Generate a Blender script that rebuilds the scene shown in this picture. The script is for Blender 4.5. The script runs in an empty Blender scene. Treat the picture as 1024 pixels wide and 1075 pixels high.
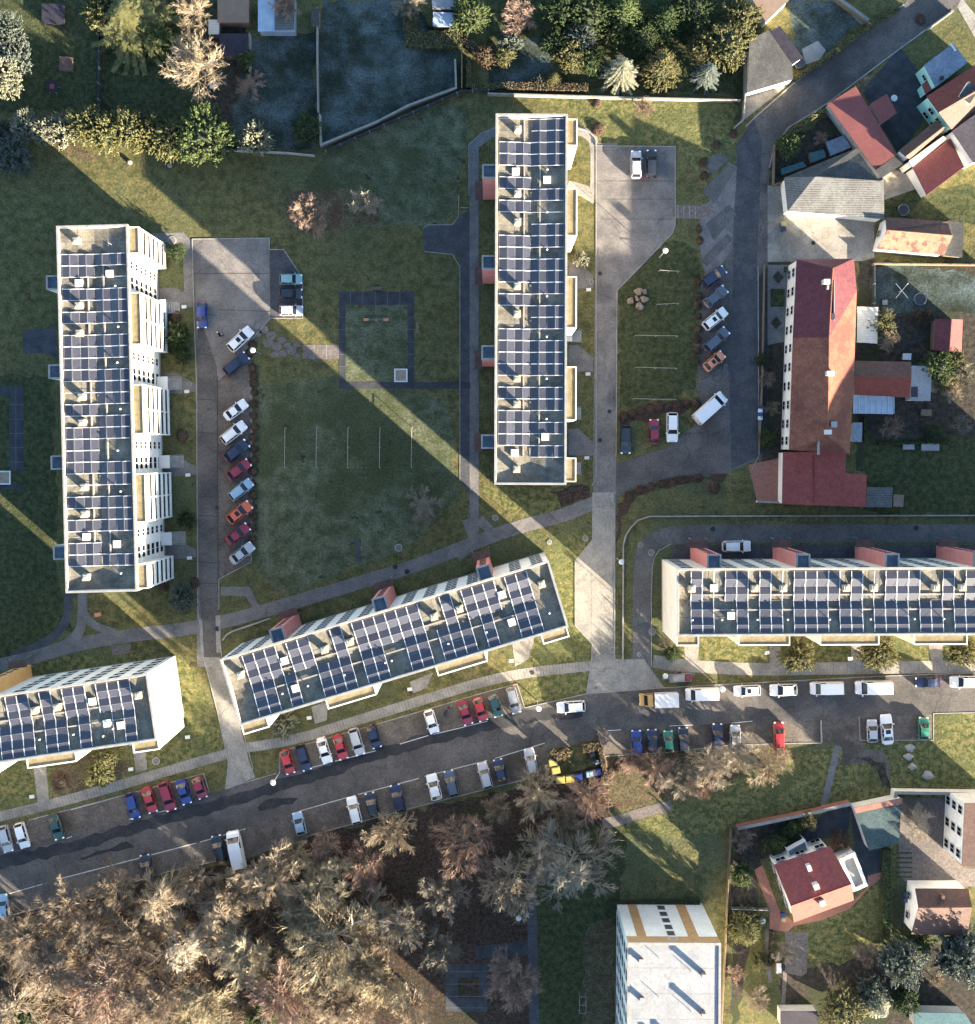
SUN_E=5.0; SKY_S=0.070; EXPO=3.3; SKY_T=(.84,.95,1.04)
import bpy, bmesh, math, random
from mathutils import Vector, Matrix
from math import sin, cos, pi, radians, atan2, hypot
random.seed(7)
S = 0.15                 # metres of ground per photo pixel
NX, NY = 515.0, 478.0    # nadir: where plumb lines meet
CH = 207.0               # camera height
scene = bpy.context.scene
COL = scene.collection
BH = 17.0                # height of the slab blocks

def gp(X, Y, h=0.0):
    k = (CH-h)/CH
    return ((NX+(X-NX)*k-512)*S, (537-(NY+(Y-NY)*k))*S)
def zt(ox, oy, pts, s=3.98):
    return [(ox+x/s, oy+y/s) for x, y in pts]

# ------------------------------------------------------------------ materials
MATS = {}
SCL = [('roofing_felt',.72),('balcony_roof',.5),('garden_wall_coping',.62),('grass',1.12),('green_lawn',1.12),('frosty',1.3),('grass_with',.9),('concrete',.80),('weathered',.65),('twigs',.90),('leaves',.86),('dark_red',1.0),('bright_red',.52),('red_prof',.62),('maroon',.85),('orange_tiles',.75),
       ('brown_tiles',.8),('mossy',.68),('grey_slate',.7),('frosted_grey',.75),('pale_blue_grey',.7),('dark_purple',.5),('brown_corr',.55),('pale_poly',.6),('greenhouse',.7),('teal',.5),('dark_paving',.62),('blue_green',.6),('white_roof',.55),('leaf_litter',.95),
       ('solar',.62),('parapet',.58),('cement',.75),('white_metal',.85),('worn_lot',.95),('parking_bay',.85),('asphalt',.9),('road_patch',.62),('ochre',.9),('brown_mulch',.75),('grey_terrace',.7),('block_paving',.9),('aluminium',.8)]
def lin(c):
    return tuple((x/12.92 if x <= .04045 else ((x+.055)/1.055)**2.4) for x in c)
def mat(name, col, rough=.8, col2=None, scale=1.0, detail=6, bump=0.0, bscale=None, metal=0.0, spec=.3, rand=0.0,
        col3=None, scale3=.1, lo3=.5, hi3=.65, transl=0.0, lo=.35, hi=.65, wave=None, dist=0.0, fine=0.0, spots=None, crack=0):
    q = next((v for k, v in SCL if name.startswith(k)), 1.0)
    col = tuple(x*q for x in col); col2 = tuple(x*q for x in col2) if col2 else None; col3 = tuple(x*q for x in col3) if col3 else None
    if wave: wave = (wave[0], wave[1], tuple(x*q for x in wave[2]), wave[3])
    m = bpy.data.materials.new(name); m.use_nodes = True
    nt = m.node_tree; N = nt.nodes; L = nt.links
    b = N['Principled BSDF']
    b.inputs['Roughness'].default_value = rough
    b.inputs['Metallic'].default_value = metal
    b.inputs['Specular IOR Level'].default_value = spec
    tc = N.new('ShaderNodeTexCoord'); geo = N.new('ShaderNodeNewGeometry')
    pos = geo.outputs['Position']
    out = None
    def noise(sc, det=detail, dd=dist):
        n = N.new('ShaderNodeTexNoise'); n.inputs['Scale'].default_value = sc
        n.inputs['Detail'].default_value = det; n.inputs['Roughness'].default_value = .65
        n.inputs['Distortion'].default_value = dd
        L.new(pos, n.inputs['Vector']); return n.outputs['Fac']
    def rng(src, a, c):
        r = N.new('ShaderNodeMapRange'); r.interpolation_type = 'SMOOTHSTEP'
        r.inputs['From Min'].default_value = a; r.inputs['From Max'].default_value = c
        L.new(src, r.inputs['Value']); return r.outputs['Result']
    def mix(f, a, c):
        x = N.new('ShaderNodeMix'); x.data_type = 'RGBA'
        L.new(f, x.inputs['Factor'])
        for i, v in ((6, a), (7, c)):
            if isinstance(v, tuple): x.inputs[i].default_value = (*v, 1)
            else: L.new(v, x.inputs[i])
        return x.outputs[2]
    cur = tuple(col)
    if col2: cur = mix(rng(noise(scale), lo, hi), cur, tuple(col2))
    if col3: cur = mix(rng(noise(scale3, 4), lo3, hi3), cur, tuple(col3))
    if spots: cur = mix(rng(noise(.55, 6, .6), .60, .70), cur, tuple(spots))
    if crack:
        vo = N.new('ShaderNodeTexVoronoi'); vo.feature = 'DISTANCE_TO_EDGE'; vo.inputs['Scale'].default_value = crack
        nz = N.new('ShaderNodeTexNoise'); nz.inputs['Scale'].default_value = .7; nz.inputs['Detail'].default_value = 5; L.new(pos, nz.inputs['Vector'])
        va = N.new('ShaderNodeVectorMath'); va.operation = 'MULTIPLY_ADD'; va.inputs[1].default_value = (2.2,2.2,0); L.new(nz.outputs['Color'], va.inputs[0]); L.new(pos, va.inputs[2]); L.new(va.outputs[0], vo.inputs['Vector'])
        rr_ = N.new('ShaderNodeMapRange'); rr_.inputs['From Max'].default_value = .07*crack; rr_.inputs['To Min'].default_value = .62; rr_.inputs['To Max'].default_value = 1
        L.new(vo.outputs['Distance'], rr_.inputs['Value'])
        xm = N.new('ShaderNodeMix'); xm.data_type = 'RGBA'; xm.blend_type = 'MULTIPLY'; xm.inputs['Factor'].default_value = 1
        if isinstance(cur, tuple): xm.inputs[6].default_value = (*cur, 1)
        else: L.new(cur, xm.inputs[6])
        L.new(rr_.outputs['Result'], xm.inputs[7]); cur = xm.outputs[2]
        cur = mix(rng(noise(.8, 6, 1.0), .66, .74), cur, tuple(x*.55 for x in col))
    if fine:
        def mul(src, a, c, lo_, hi_):
            x = N.new('ShaderNodeMix'); x.data_type = 'RGBA'; x.blend_type = 'MULTIPLY'; x.inputs['Factor'].default_value = 1
            r = rng(src, a, c); v = N.new('ShaderNodeMapRange'); L.new(r, v.inputs['Value']); v.inputs['To Min'].default_value = lo_; v.inputs['To Max'].default_value = hi_
            if isinstance(cur, tuple): x.inputs[6].default_value = (*cur, 1)
            else: L.new(cur, x.inputs[6])
            L.new(v.outputs['Result'], x.inputs[7]); return x.outputs[2]
        cur = mul(noise(3.1, 3), .38, .62, 1-fine*.8, 1+fine*.8)
        cur = mul(noise(.23, 5), .36, .64, 1-fine*.35, 1+fine*.35)
    if wave:   # (scale, direction, colour, width) thin regular lines
        w = N.new('ShaderNodeTexWave'); w.wave_type = 'BANDS'; w.bands_direction = wave[1]
        w.inputs['Scale'].default_value = wave[0]; w.inputs['Distortion'].default_value = 0
        L.new(tc.outputs['Object'], w.inputs['Vector'])
        cur = mix(rng(w.outputs['Fac'], wave[3], wave[3]+.08), cur, tuple(wave[2]))
    if rand:
        oi = N.new('ShaderNodeObjectInfo'); hs = N.new('ShaderNodeHueSaturation')
        mr = N.new('ShaderNodeMapRange'); L.new(oi.outputs['Random'], mr.inputs['Value'])
        mr.inputs['To Min'].default_value = 1-rand; mr.inputs['To Max'].default_value = 1+rand
        L.new(mr.outputs['Result'], hs.inputs['Value'])
        if isinstance(cur, tuple): hs.inputs['Color'].default_value = (*cur, 1)
        else: L.new(cur, hs.inputs['Color'])
        cur = hs.outputs['Color']
    if isinstance(cur, tuple): b.inputs['Base Color'].default_value = (*cur, 1)
    else: L.new(cur, b.inputs['Base Color'])
    if bump:
        bn = N.new('ShaderNodeBump'); bn.inputs['Strength'].default_value = bump
        bn.inputs['Distance'].default_value = .1
        L.new(noise(bscale or scale*3, 5), bn.inputs['Height']); L.new(bn.outputs['Normal'], b.inputs['Normal'])
    if transl:
        tr = N.new('ShaderNodeBsdfTranslucent'); ms = N.new('ShaderNodeMixShader'); ms.inputs[0].default_value = transl
        if isinstance(cur, tuple): tr.inputs[0].default_value = (*cur, 1)
        else: L.new(cur, tr.inputs[0])
        o = N['Material Output']
        L.new(b.outputs[0], ms.inputs[1]); L.new(tr.outputs[0], ms.inputs[2]); L.new(ms.outputs[0], o.inputs[0])
    MATS[name] = m
    return m
M = {}
M['grass'] = mat('grass_turf', (.036,.042,.017), .95, (.105,.088,.038), .8, 12, .8, 2.2, col3=(.054,.062,.032), scale3=.05, lo3=.42, hi3=.7, lo=.30, hi=.70, spec=.1, fine=.26, spots=(.045,.030,.018))
M['grass_frost'] = mat('frosty_grass', (.034,.041,.020), .95, (.080,.084,.055), .5, 12, .8, 2.2, col3=(.034,.039,.018), scale3=.05, lo3=.44, hi3=.62, spec=.1, lo=.34, hi=.70, fine=.28, spots=(.03,.024,.016))
M['grass_blue'] = mat('frozen_garden_grass', (.026,.034,.027), .95, (.066,.084,.084), .28, 12, .8, 2.0, col3=(.016,.021,.014), scale3=.09, lo3=.44, hi3=.66, spec=.1, fine=.34)
M['grass_dark'] = mat('dark_lawn', (.024,.032,.014), .95, (.054,.056,.026), 1.2, 12, .9, 2.5, spec=.1, fine=.26, lo=.38, hi=.62)
M['grass_green'] = mat('green_lawn', (.038,.050,.018), .95, (.118,.104,.044), 1.2, 12, 1, 2.5, spec=.1, fine=.26, col3=(.06,.066,.028), scale3=.12, lo=.38, hi=.62)
M['litter'] = mat('leaf_litter', (.026,.019,.015), .95, (.062,.042,.032), 1.6, 12, 1, 4, col3=(.028,.029,.016), scale3=.07, spec=.1, fine=.35)
M['litter_grass'] = mat('grass_with_leaves', (.044,.042,.022), .95, (.085,.066,.040), 1.1, 12, 1, 3, col3=(.060,.034,.024), scale3=.22, lo3=.5, hi3=.66, spec=.1, fine=.35)
M['soil'] = mat('garden_soil', (.022,.020,.018), .95, (.055,.046,.036), 1.4, 9, 1, 4, col3=(.03,.036,.018), scale3=.16, spec=.1)
M['mulch'] = mat('brown_mulch', (.045,.032,.024), .95, (.085,.056,.042), 3, 8, 1, 5, spec=.1)
M['asphalt'] = mat('asphalt', (.062,.056,.052), .85, (.100,.090,.083), .22, 12, .25, 12, col3=(.046,.043,.043), scale3=.06, lo3=.5, hi3=.66, fine=.2, crack=.16)  # warm tint stands in for sunlight filtered through trees onto the street
M['asphalt_mid'] = mat('service_asphalt', (.060,.058,.058), .9, (.088,.085,.083), .3, 12, .25, 12, fine=.2, crack=.16)
M['asphalt_dark'] = mat('dark_asphalt', (.034,.036,.042), .85, (.054,.055,.060), .5, 12, .2, 12, fine=.2, crack=.16)
M['asphalt_lot'] = mat('worn_lot_asphalt', (.105,.098,.095), .88, (.155,.142,.133), .3, 9, .25, 12, col3=(.075,.072,.074), scale3=.09, lo3=.5, hi3=.65, crack=.12, fine=.15)
M['concrete'] = mat('concrete_paving', (.20,.185,.165), .9, (.27,.25,.22), .5, 8, .2, 10, col3=(.15,.14,.125), scale3=.12, crack=.12, fine=.15)
M['path'] = mat('asphalt_path', (.105,.10,.10), .9, (.145,.135,.13), .5, 8, .2, 10, crack=.12, fine=.15)
M['patch'] = mat('road_patch', (.024,.025,.029), .8, (.050,.050,.053), .35, 12, .2, 12, lo=.38, hi=.7, fine=.2, crack=.16)
M['bay'] = mat('parking_bay_asphalt', (.080,.068,.058), .9, (.125,.106,.090), .35, 12, .3, 10, col3=(.055,.046,.039), scale3=.1, fine=.25, crack=.16)  # browner tone carries the tree-filtered sun in its colour
M['setts'] = mat('block_paving', (.095,.08,.074), .9, (.14,.12,.108), 2, 8, .4, 6, fine=.2)
M['paint'] = mat('white_road_paint', (.42,.41,.39), .8, (.2,.2,.2), 2.5, 6, lo=.5, hi=.7)
M['kerb'] = mat('kerb_stone', (.17,.16,.15), .9, (.25,.24,.22), 1)
M['slab_dark'] = mat('dark_paving_slab', (.035,.038,.046), .9, (.06,.064,.074), .7, 6, .3, 6)
M['wall_white'] = mat('white_render', (.60,.575,.525), .9, (.67,.645,.595), .5, 10, fine=.08)
M['wall_cream'] = mat('cream_render', (.56,.505,.42), .9, (.64,.585,.50), .5, 10, fine=.08)
M['wall_red'] = mat('salmon_render', (.48,.17,.15), .85, (.54,.21,.185), .6)
M['wall_orange'] = mat('orange_render', (.62,.34,.12), .85, (.68,.4,.16), .6)
M['wall_mint'] = mat('mint_render', (.28,.50,.42), .85, (.33,.56,.48), .6)
M['plinth'] = mat('grey_plinth', (.22,.21,.20), .9, (.28,.27,.25), 1)
M['roof_felt'] = mat('roofing_felt', (.130,.117,.092), .92, (.19,.172,.135), .6, 12, .35, 5, col3=(.09,.082,.066), scale3=.35, fine=.15)
M['balc_roof'] = mat('balcony_roof_felt', (.23,.185,.10), .92, (.33,.275,.165), 1.2, 9, .5, 6)
M['coping'] = mat('parapet_coping', (.30,.285,.26), .6, (.40,.38,.35), 1)
M['alu'] = mat('aluminium_rail', (.50,.50,.52), .5)
M['pv'] = mat('solar_cells', (.040,.042,.060), .38, (.050,.050,.068), .5, spec=.6, rand=.14)
M['cement'] = mat('cement_chimney', (.42,.34,.23), .9, (.52,.44,.32), 2)
M['white'] = mat('white_metal', (.52,.52,.51), .6)
M['glass'] = mat('dark_window_glass', (.012,.014,.02), .10, spec=.35)
M['pane'] = mat('window_pane', (.008,.009,.012), 1.0, spec=0.0)
M['porch'] = mat('brown_porch_roof', (.07,.04,.036), .85, (.10,.06,.05), 1)
M['bed'] = mat('garden_wall_coping', (.26,.245,.22), .9, (.34,.32,.29), 1)
M['frame'] = mat('white_window_frame', (.45,.44,.42), .6)
M['dark'] = mat('dark_recess', (.025,.028,.035), .8)
M['tower_roof'] = mat('dark_flat_roof', (.035,.05,.07), .7, (.07,.09,.12), .8)
M['wood'] = mat('weathered_wood', (.16,.11,.07), .85, (.24,.18,.12), 3)
M['steel'] = mat('galvanised_steel', (.20,.205,.21), .55)
M['rubber'] = mat('black_rubber', (.015,.015,.016), .8)
M['tile_red'] = mat('dark_red_tiles', (.20,.045,.038), .8, (.255,.062,.05), 1.2, 12, .4, 8, wave=(2.4,'Y',(.12,.03,.026),.72), fine=.2)
M['tile_salmon'] = mat('bright_red_tiles', (.27,.055,.040), .8, (.32,.075,.055), 1.2, 12, .4, 8, wave=(2.4,'Y',(.16,.045,.035),.72), fine=.2)
M['sheet_red'] = mat('red_profiled_sheet', (.155,.040,.038), .7, (.20,.056,.052), .6, 12, wave=(2.6,'X',(.24,.085,.08),.62), fine=.2)
M['tile_maroon'] = mat('maroon_tiles', (.085,.017,.026), .7, (.12,.03,.038), 1.2, 12, .4, 8, wave=(2.2,'Y',(.055,.012,.018),.7), fine=.2)
M['tile_orange'] = mat('orange_tiles', (.19,.070,.042), .85, (.27,.108,.068), .8, 12, .5, 8, col3=(.14,.048,.036), scale3=.12, wave=(2.2,'Y',(.12,.045,.03),.75), fine=.22)
M['tile_brown'] = mat('brown_tiles', (.090,.044,.034), .75, (.125,.066,.05), 1.3, 12, .4, 8, wave=(2.2,'Y',(.055,.03,.024),.75), fine=.22)
M['tile_moss_sunlit'] = mat('mossy_sunlit_orange_tiles', (.27,.125,.08), .85, (.33,.165,.11), 1.0, 8, .4, 8, col3=(.13,.06,.045), scale3=.55, lo3=.5, hi3=.56)  # orange includes the sunlight on the slope that wears it
M['slate'] = mat('grey_slate_roof', (.052,.052,.052), .85, (.085,.084,.080), .6, 12, .3, 6, wave=(2.2,'X',(.04,.04,.042),.7), fine=.3)
M['frost_roof'] = mat('frosted_grey_roof', (.062,.062,.060), .85, (.115,.115,.11), .5, 12, .2, 6, wave=(1.2,'Y',(.19,.19,.185),.85), fine=.3)
M['blue_roof'] = mat('pale_blue_grey_roof', (.17,.20,.26), .65, (.22,.255,.32), .4, 12, fine=.2)
M['purple_roof'] = mat('dark_purple_roof', (.028,.024,.04), .75, (.042,.036,.055), .8, 12, fine=.3)
M['brown_sheet'] = mat('brown_corrugated_sheet', (.22,.14,.10), .8, (.28,.19,.14), .8, wave=(3.5,'X',(.34,.25,.19),.7))
M['polycarb'] = mat('pale_polycarbonate', (.62,.58,.50), .4, (.70,.67,.6), 1.5, wave=(1.3,'Y',(.42,.40,.36),.85))
M['greenhouse'] = mat('greenhouse_glass', (.28,.36,.46), .25, (.38,.45,.54), .6, spec=.6)
M['teal'] = mat('teal_sheet_roof', (.055,.15,.17), .75, (.075,.18,.20), .8, 12, fine=.2)
M['pond'] = mat('blue_green_felt', (.040,.075,.080), .85, (.065,.10,.10), .7, 12, fine=.3)
M['terrace'] = mat('grey_terrace', (.26,.26,.25), .85, (.32,.32,.3), 1.4)
M['brick'] = mat('red_brick_paving', (.20,.09,.065), .9, (.26,.12,.09), 2.5, 5, .3, 6)
M['white_roof'] = mat('white_roof_membrane', (.33,.33,.335), .8, (.42,.42,.42), .35, 12, wave=(1.5,'X',(.29,.30,.32),.93), fine=.12, col3=(.25,.25,.25), scale3=.5, lo3=.58, hi3=.72)
M['ochre'] = mat('ochre_render', (.36,.20,.09), .85, (.42,.25,.12), 1)
M['stone'] = mat('sandstone_boulder', (.13,.10,.075), .9, (.23,.18,.14), 2, 6, .6, 4)
M['sand'] = mat('sand', (.20,.15,.11), .95, (.26,.2,.15), 2)
M['bark'] = mat('grey_bark', (.13,.10,.075), .9, (.20,.165,.125), 2, 5)
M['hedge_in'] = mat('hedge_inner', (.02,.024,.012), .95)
for k, c, c2 in (('tan', (.21,.165,.11), (.30,.24,.17)), ('pink', (.20,.128,.095), (.29,.20,.155)), ('yellow', (.23,.19,.115), (.32,.27,.175)),
                 ('brown', (.15,.115,.082), (.23,.18,.13)), ('pale', (.25,.21,.155), (.35,.30,.23)), ('grey', (.155,.132,.10), (.24,.21,.165))):
    M['tw_'+k] = mat('twigs_'+k, c, .9, c2, .8, 4, rand=.18)
for k, c, c2 in (('green', (.038,.060,.020), (.10,.128,.045)), ('yellowgreen', (.070,.075,.026), (.165,.155,.065)), ('dark', (.024,.042,.018), (.06,.085,.03)),
                 ('blue', (.045,.062,.056), (.12,.138,.115)), ('pale', (.13,.135,.09), (.27,.265,.19)), ('brown', (.08,.052,.032), (.16,.11,.066)),
                 ('olive', (.07,.068,.028), (.15,.14,.06)), ('rust', (.075,.046,.034), (.14,.085,.062))):
    M['lf_'+k] = mat('leaves_'+k, c, .8, c2, 1.1, 5, rand=.12, transl=.2, spec=.2)
def paintmat(name, c, metal=.0):
    m = mat('paint_'+name, c, .28, spec=.5, metal=metal)
    m.node_tree.nodes['Principled BSDF'].inputs['Coat Weight'].default_value = .5
    return m
PAINT = {k: paintmat(k, c) for k, c in dict(white=(.56,.56,.56), silver=(.30,.31,.33), grey=(.13,.14,.155), black=(.014,.016,.022), navy=(.012,.016,.042),
    blue=(.016,.032,.15), lightblue=(.20,.29,.38), teal=(.17,.28,.29), red=(.26,.020,.018), maroon=(.17,.012,.025), green=(.02,.13,.075), darkgreen=(.015,.05,.045),
    orange=(.42,.085,.025), yellow=(.30,.25,.07), amber=(.42,.23,.06), beige=(.5,.38,.22), steelblue=(.05,.062,.088), coral=(.45,.17,.08)).items()}
M['headlamp'] = mat('headlamp_glass', (.75,.76,.78), .15, spec=.7)
M['taillamp'] = mat('tail_lamp', (.30,.01,.01), .2, spec=.6)

# ------------------------------------------------------------------ mesh helpers
def link(o, parent=None):
    COL.objects.link(o)
    if parent: o.parent = parent
    return o
def tag(o, label=None, cat=None, group=None, kind=None):
    if label: o['label'] = label
    if cat: o['category'] = cat
    if group: o['group'] = group
    if kind: o['kind'] = kind
    return o
def thing(name, label, cat, loc=(0,0,0), rz=0, group=None):
    o = bpy.data.objects.new(name, None); o.location = loc; o.rotation_euler = (0,0,rz)
    o.empty_display_size = .3
    link(o); return tag(o, label, cat, group)
class MB:
    def __init__(s): s.v = []; s.f = []; s.m = []; s.mats = []
    def mi(s, m):
        if m not in s.mats: s.mats.append(m)
        return s.mats.index(m)
    def poly(s, pts, m):
        b = len(s.v); s.v += [tuple(p) for p in pts]; s.f.append(tuple(range(b, b+len(pts)))); s.m.append(s.mi(m))
    def box(s, x0, y0, z0, x1, y1, z1, m, mtop=None):
        b = len(s.v); s.v += [(x,y,z) for z in (z0,z1) for x, y in ((x0,y0),(x1,y0),(x1,y1),(x0,y1))]
        i = s.mi(m); t = s.mi(mtop) if mtop else i
        for f, k in (((0,3,2,1),i), ((4,5,6,7),t), ((0,1,5,4),i), ((1,2,6,5),i), ((2,3,7,6),i), ((3,0,4,7),i)):
            s.f.append(tuple(b+j for j in f)); s.m.append(k)
    def prism(s, pts, z0, z1, m, mtop=None):
        if sum(pts[i][0]*pts[(i+1)%len(pts)][1]-pts[(i+1)%len(pts)][0]*pts[i][1] for i in range(len(pts))) < 0: pts = pts[::-1]
        n = len(pts); b = len(s.v); i = s.mi(m); t = s.mi(mtop) if mtop else i
        s.v += [(p[0],p[1],z0) for p in pts]+[(p[0],p[1],z1) for p in pts]
        s.f.append(tuple(b+j for j in reversed(range(n)))); s.m.append(i)
        s.f.append(tuple(b+n+j for j in range(n))); s.m.append(t)
        for j in range(n):
            k = (j+1) % n; s.f.append((b+j, b+k, b+n+k, b+n+j)); s.m.append(i)
    def tube(s, p, q, r0, r1, m, n=6, cap=True):
        p = Vector(p); q = Vector(q); d = (q-p).normalized()
        a = d.orthogonal().normalized(); c = d.cross(a); b = len(s.v); i = s.mi(m)
        for o, r in ((p,r0),(q,r1)):
            for j in range(n):
                t = 2*pi*j/n; s.v.append(tuple(o+a*cos(t)*r+c*sin(t)*r))
        for j in range(n):
            k = (j+1) % n; s.f.append((b+j, b+k, b+n+k, b+n+j)); s.m.append(i)
        if cap:
            s.f.append(tuple(b+j for j in reversed(range(n)))); s.m.append(i); s.f.append(tuple(b+n+j for j in range(n))); s.m.append(i)
    def lathe(s, prof, m, n=12, c=(0,0)):
        b = len(s.v); i = s.mi(m)
        for r, z in prof:
            for j in range(n): s.v.append((c[0]+r*cos(2*pi*j/n), c[1]+r*sin(2*pi*j/n), z))
        for a in range(len(prof)-1):
            for j in range(n):
                k = (j+1) % n; s.f.append((b+a*n+j, b+a*n+k, b+a*n+n+k, b+a*n+n+j)); s.m.append(i)
        s.f.append(tuple(b+j for j in reversed(range(n)))); s.m.append(i)
        e = b+(len(prof)-1)*n; s.f.append(tuple(e+j for j in range(n))); s.m.append(i)
    def ribbon(s, pts, w, z0, z1, m, closed=False):
        pts = [Vector(p[:2]) for p in pts]; n = len(pts); L = []; R = []
        for i in range(n):
            a = pts[i-1] if (i > 0 or closed) else None; c = pts[(i+1) % n] if (i < n-1 or closed) else None
            d1 = (pts[i]-a).normalized() if a is not None else None; d2 = (c-pts[i]).normalized() if c is not None else None
            d = (d1+d2).normalized() if d1 is not None and d2 is not None else (d1 if d1 is not None else d2)
            nn = Vector((-d.y, d.x)); k = w/2
            if d1 is not None and d2 is not None: k = w/2/max(.4, nn.dot(Vector((-d1.y, d1.x))))
            L.append(pts[i]+nn*k); R.append(pts[i]-nn*k)
        r = range(n if closed else n-1)
        for i in r:
            j = (i+1) % n
            if z1 is None: s.poly([(*L[i],z0),(*R[i],z0),(*R[j],z0),(*L[j],z0)], m)
            else: s.prism([tuple(L[i]),tuple(R[i]),tuple(R[j]),tuple(L[j])], z0, z1, m)
    def mesh(s, name):
        me = bpy.data.meshes.new(name); me.from_pydata(s.v, [], s.f)
        for m in s.mats: me.materials.append(m)
        me.polygons.foreach_set('material_index', s.m); me.update(); return me
    def build(s, name, parent=None, smooth=False):
        me = s.mesh(name)
        if smooth: me.polygons.foreach_set('use_smooth', [True]*len(me.polygons))
        o = bpy.data.objects.new(name, me); return link(o, parent)
def inst(name, me, parent, loc=(0,0,0), rot=(0,0,0), sc=None):
    o = bpy.data.objects.new(name, me); o.location = loc; o.rotation_euler = rot
    if sc: o.scale = sc
    return link(o, parent)
def smoothp(pts, it=2):
    for _ in range(it):
        q = [pts[0]]
        for a, b in zip(pts, pts[1:]):
            q += [(a[0]*.75+b[0]*.25, a[1]*.75+b[1]*.25), (a[0]*.25+b[0]*.75, a[1]*.25+b[1]*.75)]
        q.append(pts[-1]); pts = q
    return pts
CNT=[0]
def lz(layer):
    CNT[0]+=1; return .004*layer+(CNT[0]%37)*.0001
def sheet(name, px, layer, m, label=None):
    Z=lz(layer)
    mb = MB(); pts = [gp(*p) for p in px]
    if name in ('lawn','garden_soil','woodland_floor','planting_bed','wheel_ruts','dirt_track','road_patch'):
        R = random.Random(len(px)+int(px[0][0])); J = .5 if name != 'road_patch' else .3; q = []
        for a, c in zip(pts, pts[1:]+pts[:1]):
            n = max(1, int(hypot(c[0]-a[0], c[1]-a[1])/1.1))
            for i in range(n): q.append((a[0]+(c[0]-a[0])*i/n+R.uniform(-J,J), a[1]+(c[1]-a[1])*i/n+R.uniform(-J,J)))
        pts = q
    if sum(pts[i][0]*pts[(i+1)%len(pts)][1]-pts[(i+1)%len(pts)][0]*pts[i][1] for i in range(len(pts))) < 0: pts = pts[::-1]
    mb.poly([(x,y,Z) for x,y in pts], m); o = mb.build(name)
    bm = bmesh.new(); bm.from_mesh(o.data); bmesh.ops.triangulate(bm, faces=bm.faces[:]); bm.to_mesh(o.data); bm.free()
    return tag(o, kind='structure')
def strip(name, px, wpx, layer, m, sm=2, closed=False):
    mb = MB(); pts = [gp(*p) for p in (smoothp(px, sm) if sm else px)]
    mb.ribbon(pts, wpx*S, lz(layer), None, m, closed)
    return tag(mb.build(name), kind='structure')
def kerb(px, sm=0, w=.12, h=.10, closed=False, name='kerb', m=None):
    mb = MB(); mb.ribbon([gp(*p) for p in (smoothp(px, sm) if sm else px)], w, 0, h, m or M['kerb'], closed)
    return tag(mb.build(name), kind='structure')
# ------------------------------------------------------------------ ground
g = MB(); g.poly([(-1500,-1500,0),(1500,-1500,0),(1500,1500,0),(-1500,1500,0)], M['grass']); tag(g.build('ground'), kind='structure')
G = M
# lawns and soil
sheet('lawn', [(270,405),(350,395),(470,420),(480,520),(440,570),(300,625),(270,600),(262,500)], 1, M['grass_frost'])
sheet('lawn', [(340,0),(430,0),(480,60),(478,92),(338,152),(333,60)], 1, M['grass_blue'])
sheet('lawn', [(345,155),(440,112),(490,110),(492,140),(470,235),(330,240),(320,190)], 1, M['grass_frost'])
sheet('lawn', [(262,38),(330,36),(333,155),(240,160),(236,60)], 1, M['grass_blue'])
sheet('garden_soil', [(512,-20),(785,-20),(785,98),(512,90)], 1, M['grass_dark'])
sheet('lawn', [(515,45),(570,40),(590,88),(512,88)], 2, M['grass_blue'])
sheet('garden_soil', [(-20,-20),(230,-20),(236,150),(60,118),(-20,120)], 1, M['grass_dark'])
sheet('garden_soil', [(215,25),(262,25),(240,158),(212,150)], 2, M['soil'])
sheet('lawn', [(648,300),(705,250),(735,262),(730,410),(650,428)], 1, M['grass_dark'])
sheet('lawn', [(20,395),(55,395),(60,600),(75,660),(20,690),(-20,690),(-20,395)], 1, M['grass_dark'])
sheet('woodland_floor', [(-30,968),(100,942),(230,910),(330,878),(560,822),(640,800),(640,870),(590,935),(560,1100),(-20,1110)], 1, M['litter'])
sheet('woodland_floor', [(636,796),(730,790),(830,783),(825,820),(760,835),(700,838),(636,850)], 1, M['litter_grass'])
sheet('lawn', [(556,880),(660,860),(650,950),(645,1100),(556,1100)], 2, M['grass_dark'])
sheet('planting_bed', [(615,975),(645,960),(645,1100),(612,1100)], 3, M['litter_grass'])
sheet('lawn', [(835,790),(900,780),(1060,775),(1060,834),(770,870),(700,880),(640,872),(700,850)], 1, M['grass_green'])
sheet('garden_soil', [(772,872),(850,850),(862,880),(800,905),(770,1100),(768,1000)], 2, M['soil'])
sheet('garden_soil', [(820,1000),(850,1015),(925,1000),(1060,985),(1060,1110),(820,1110)], 2, M['soil'])
sheet('lawn', [(845,970),(925,922),(925,980),(880,1012),(848,1010)], 3, M['grass_green'])
sheet('garden_soil', [(900,275),(1060,275),(1060,495),(900,495)], 1, M['soil'])
sheet('lawn', [(916,280),(985,280),(1000,285),(1060,290),(1060,326),(930,328),(916,318)], 2, M['grass_blue'])
sheet('lawn', [(908,465),(1060,455),(1060,540),(908,540)], 2, M['grass_dark'])
sheet('garden_soil', [(805,160),(880,115),(905,135),(940,180),(828,190),(810,190)], 1, M['soil'])
sheet('yard', [(905,95),(945,50),(985,100),(960,140),(945,165),(925,130)], 2, M['slab_dark'])
sheet('lawn', [(925,180),(960,200),(1060,190),(1060,235),(930,232)], 2, M['grass_dark'])
sheet('lawn', [(830,0),(880,0),(905,18),(870,55),(840,55),(828,20)], 2, M['grass_blue'])
sheet('mulch', [(500,510),(522,510),(600,514),(620,520),(618,530),(560,545),(530,535)], 1, M['grass_green'])
sheet('planting_bed', [(575,515),(618,510),(618,524),(590,530)], 2, M['litter'])
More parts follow.
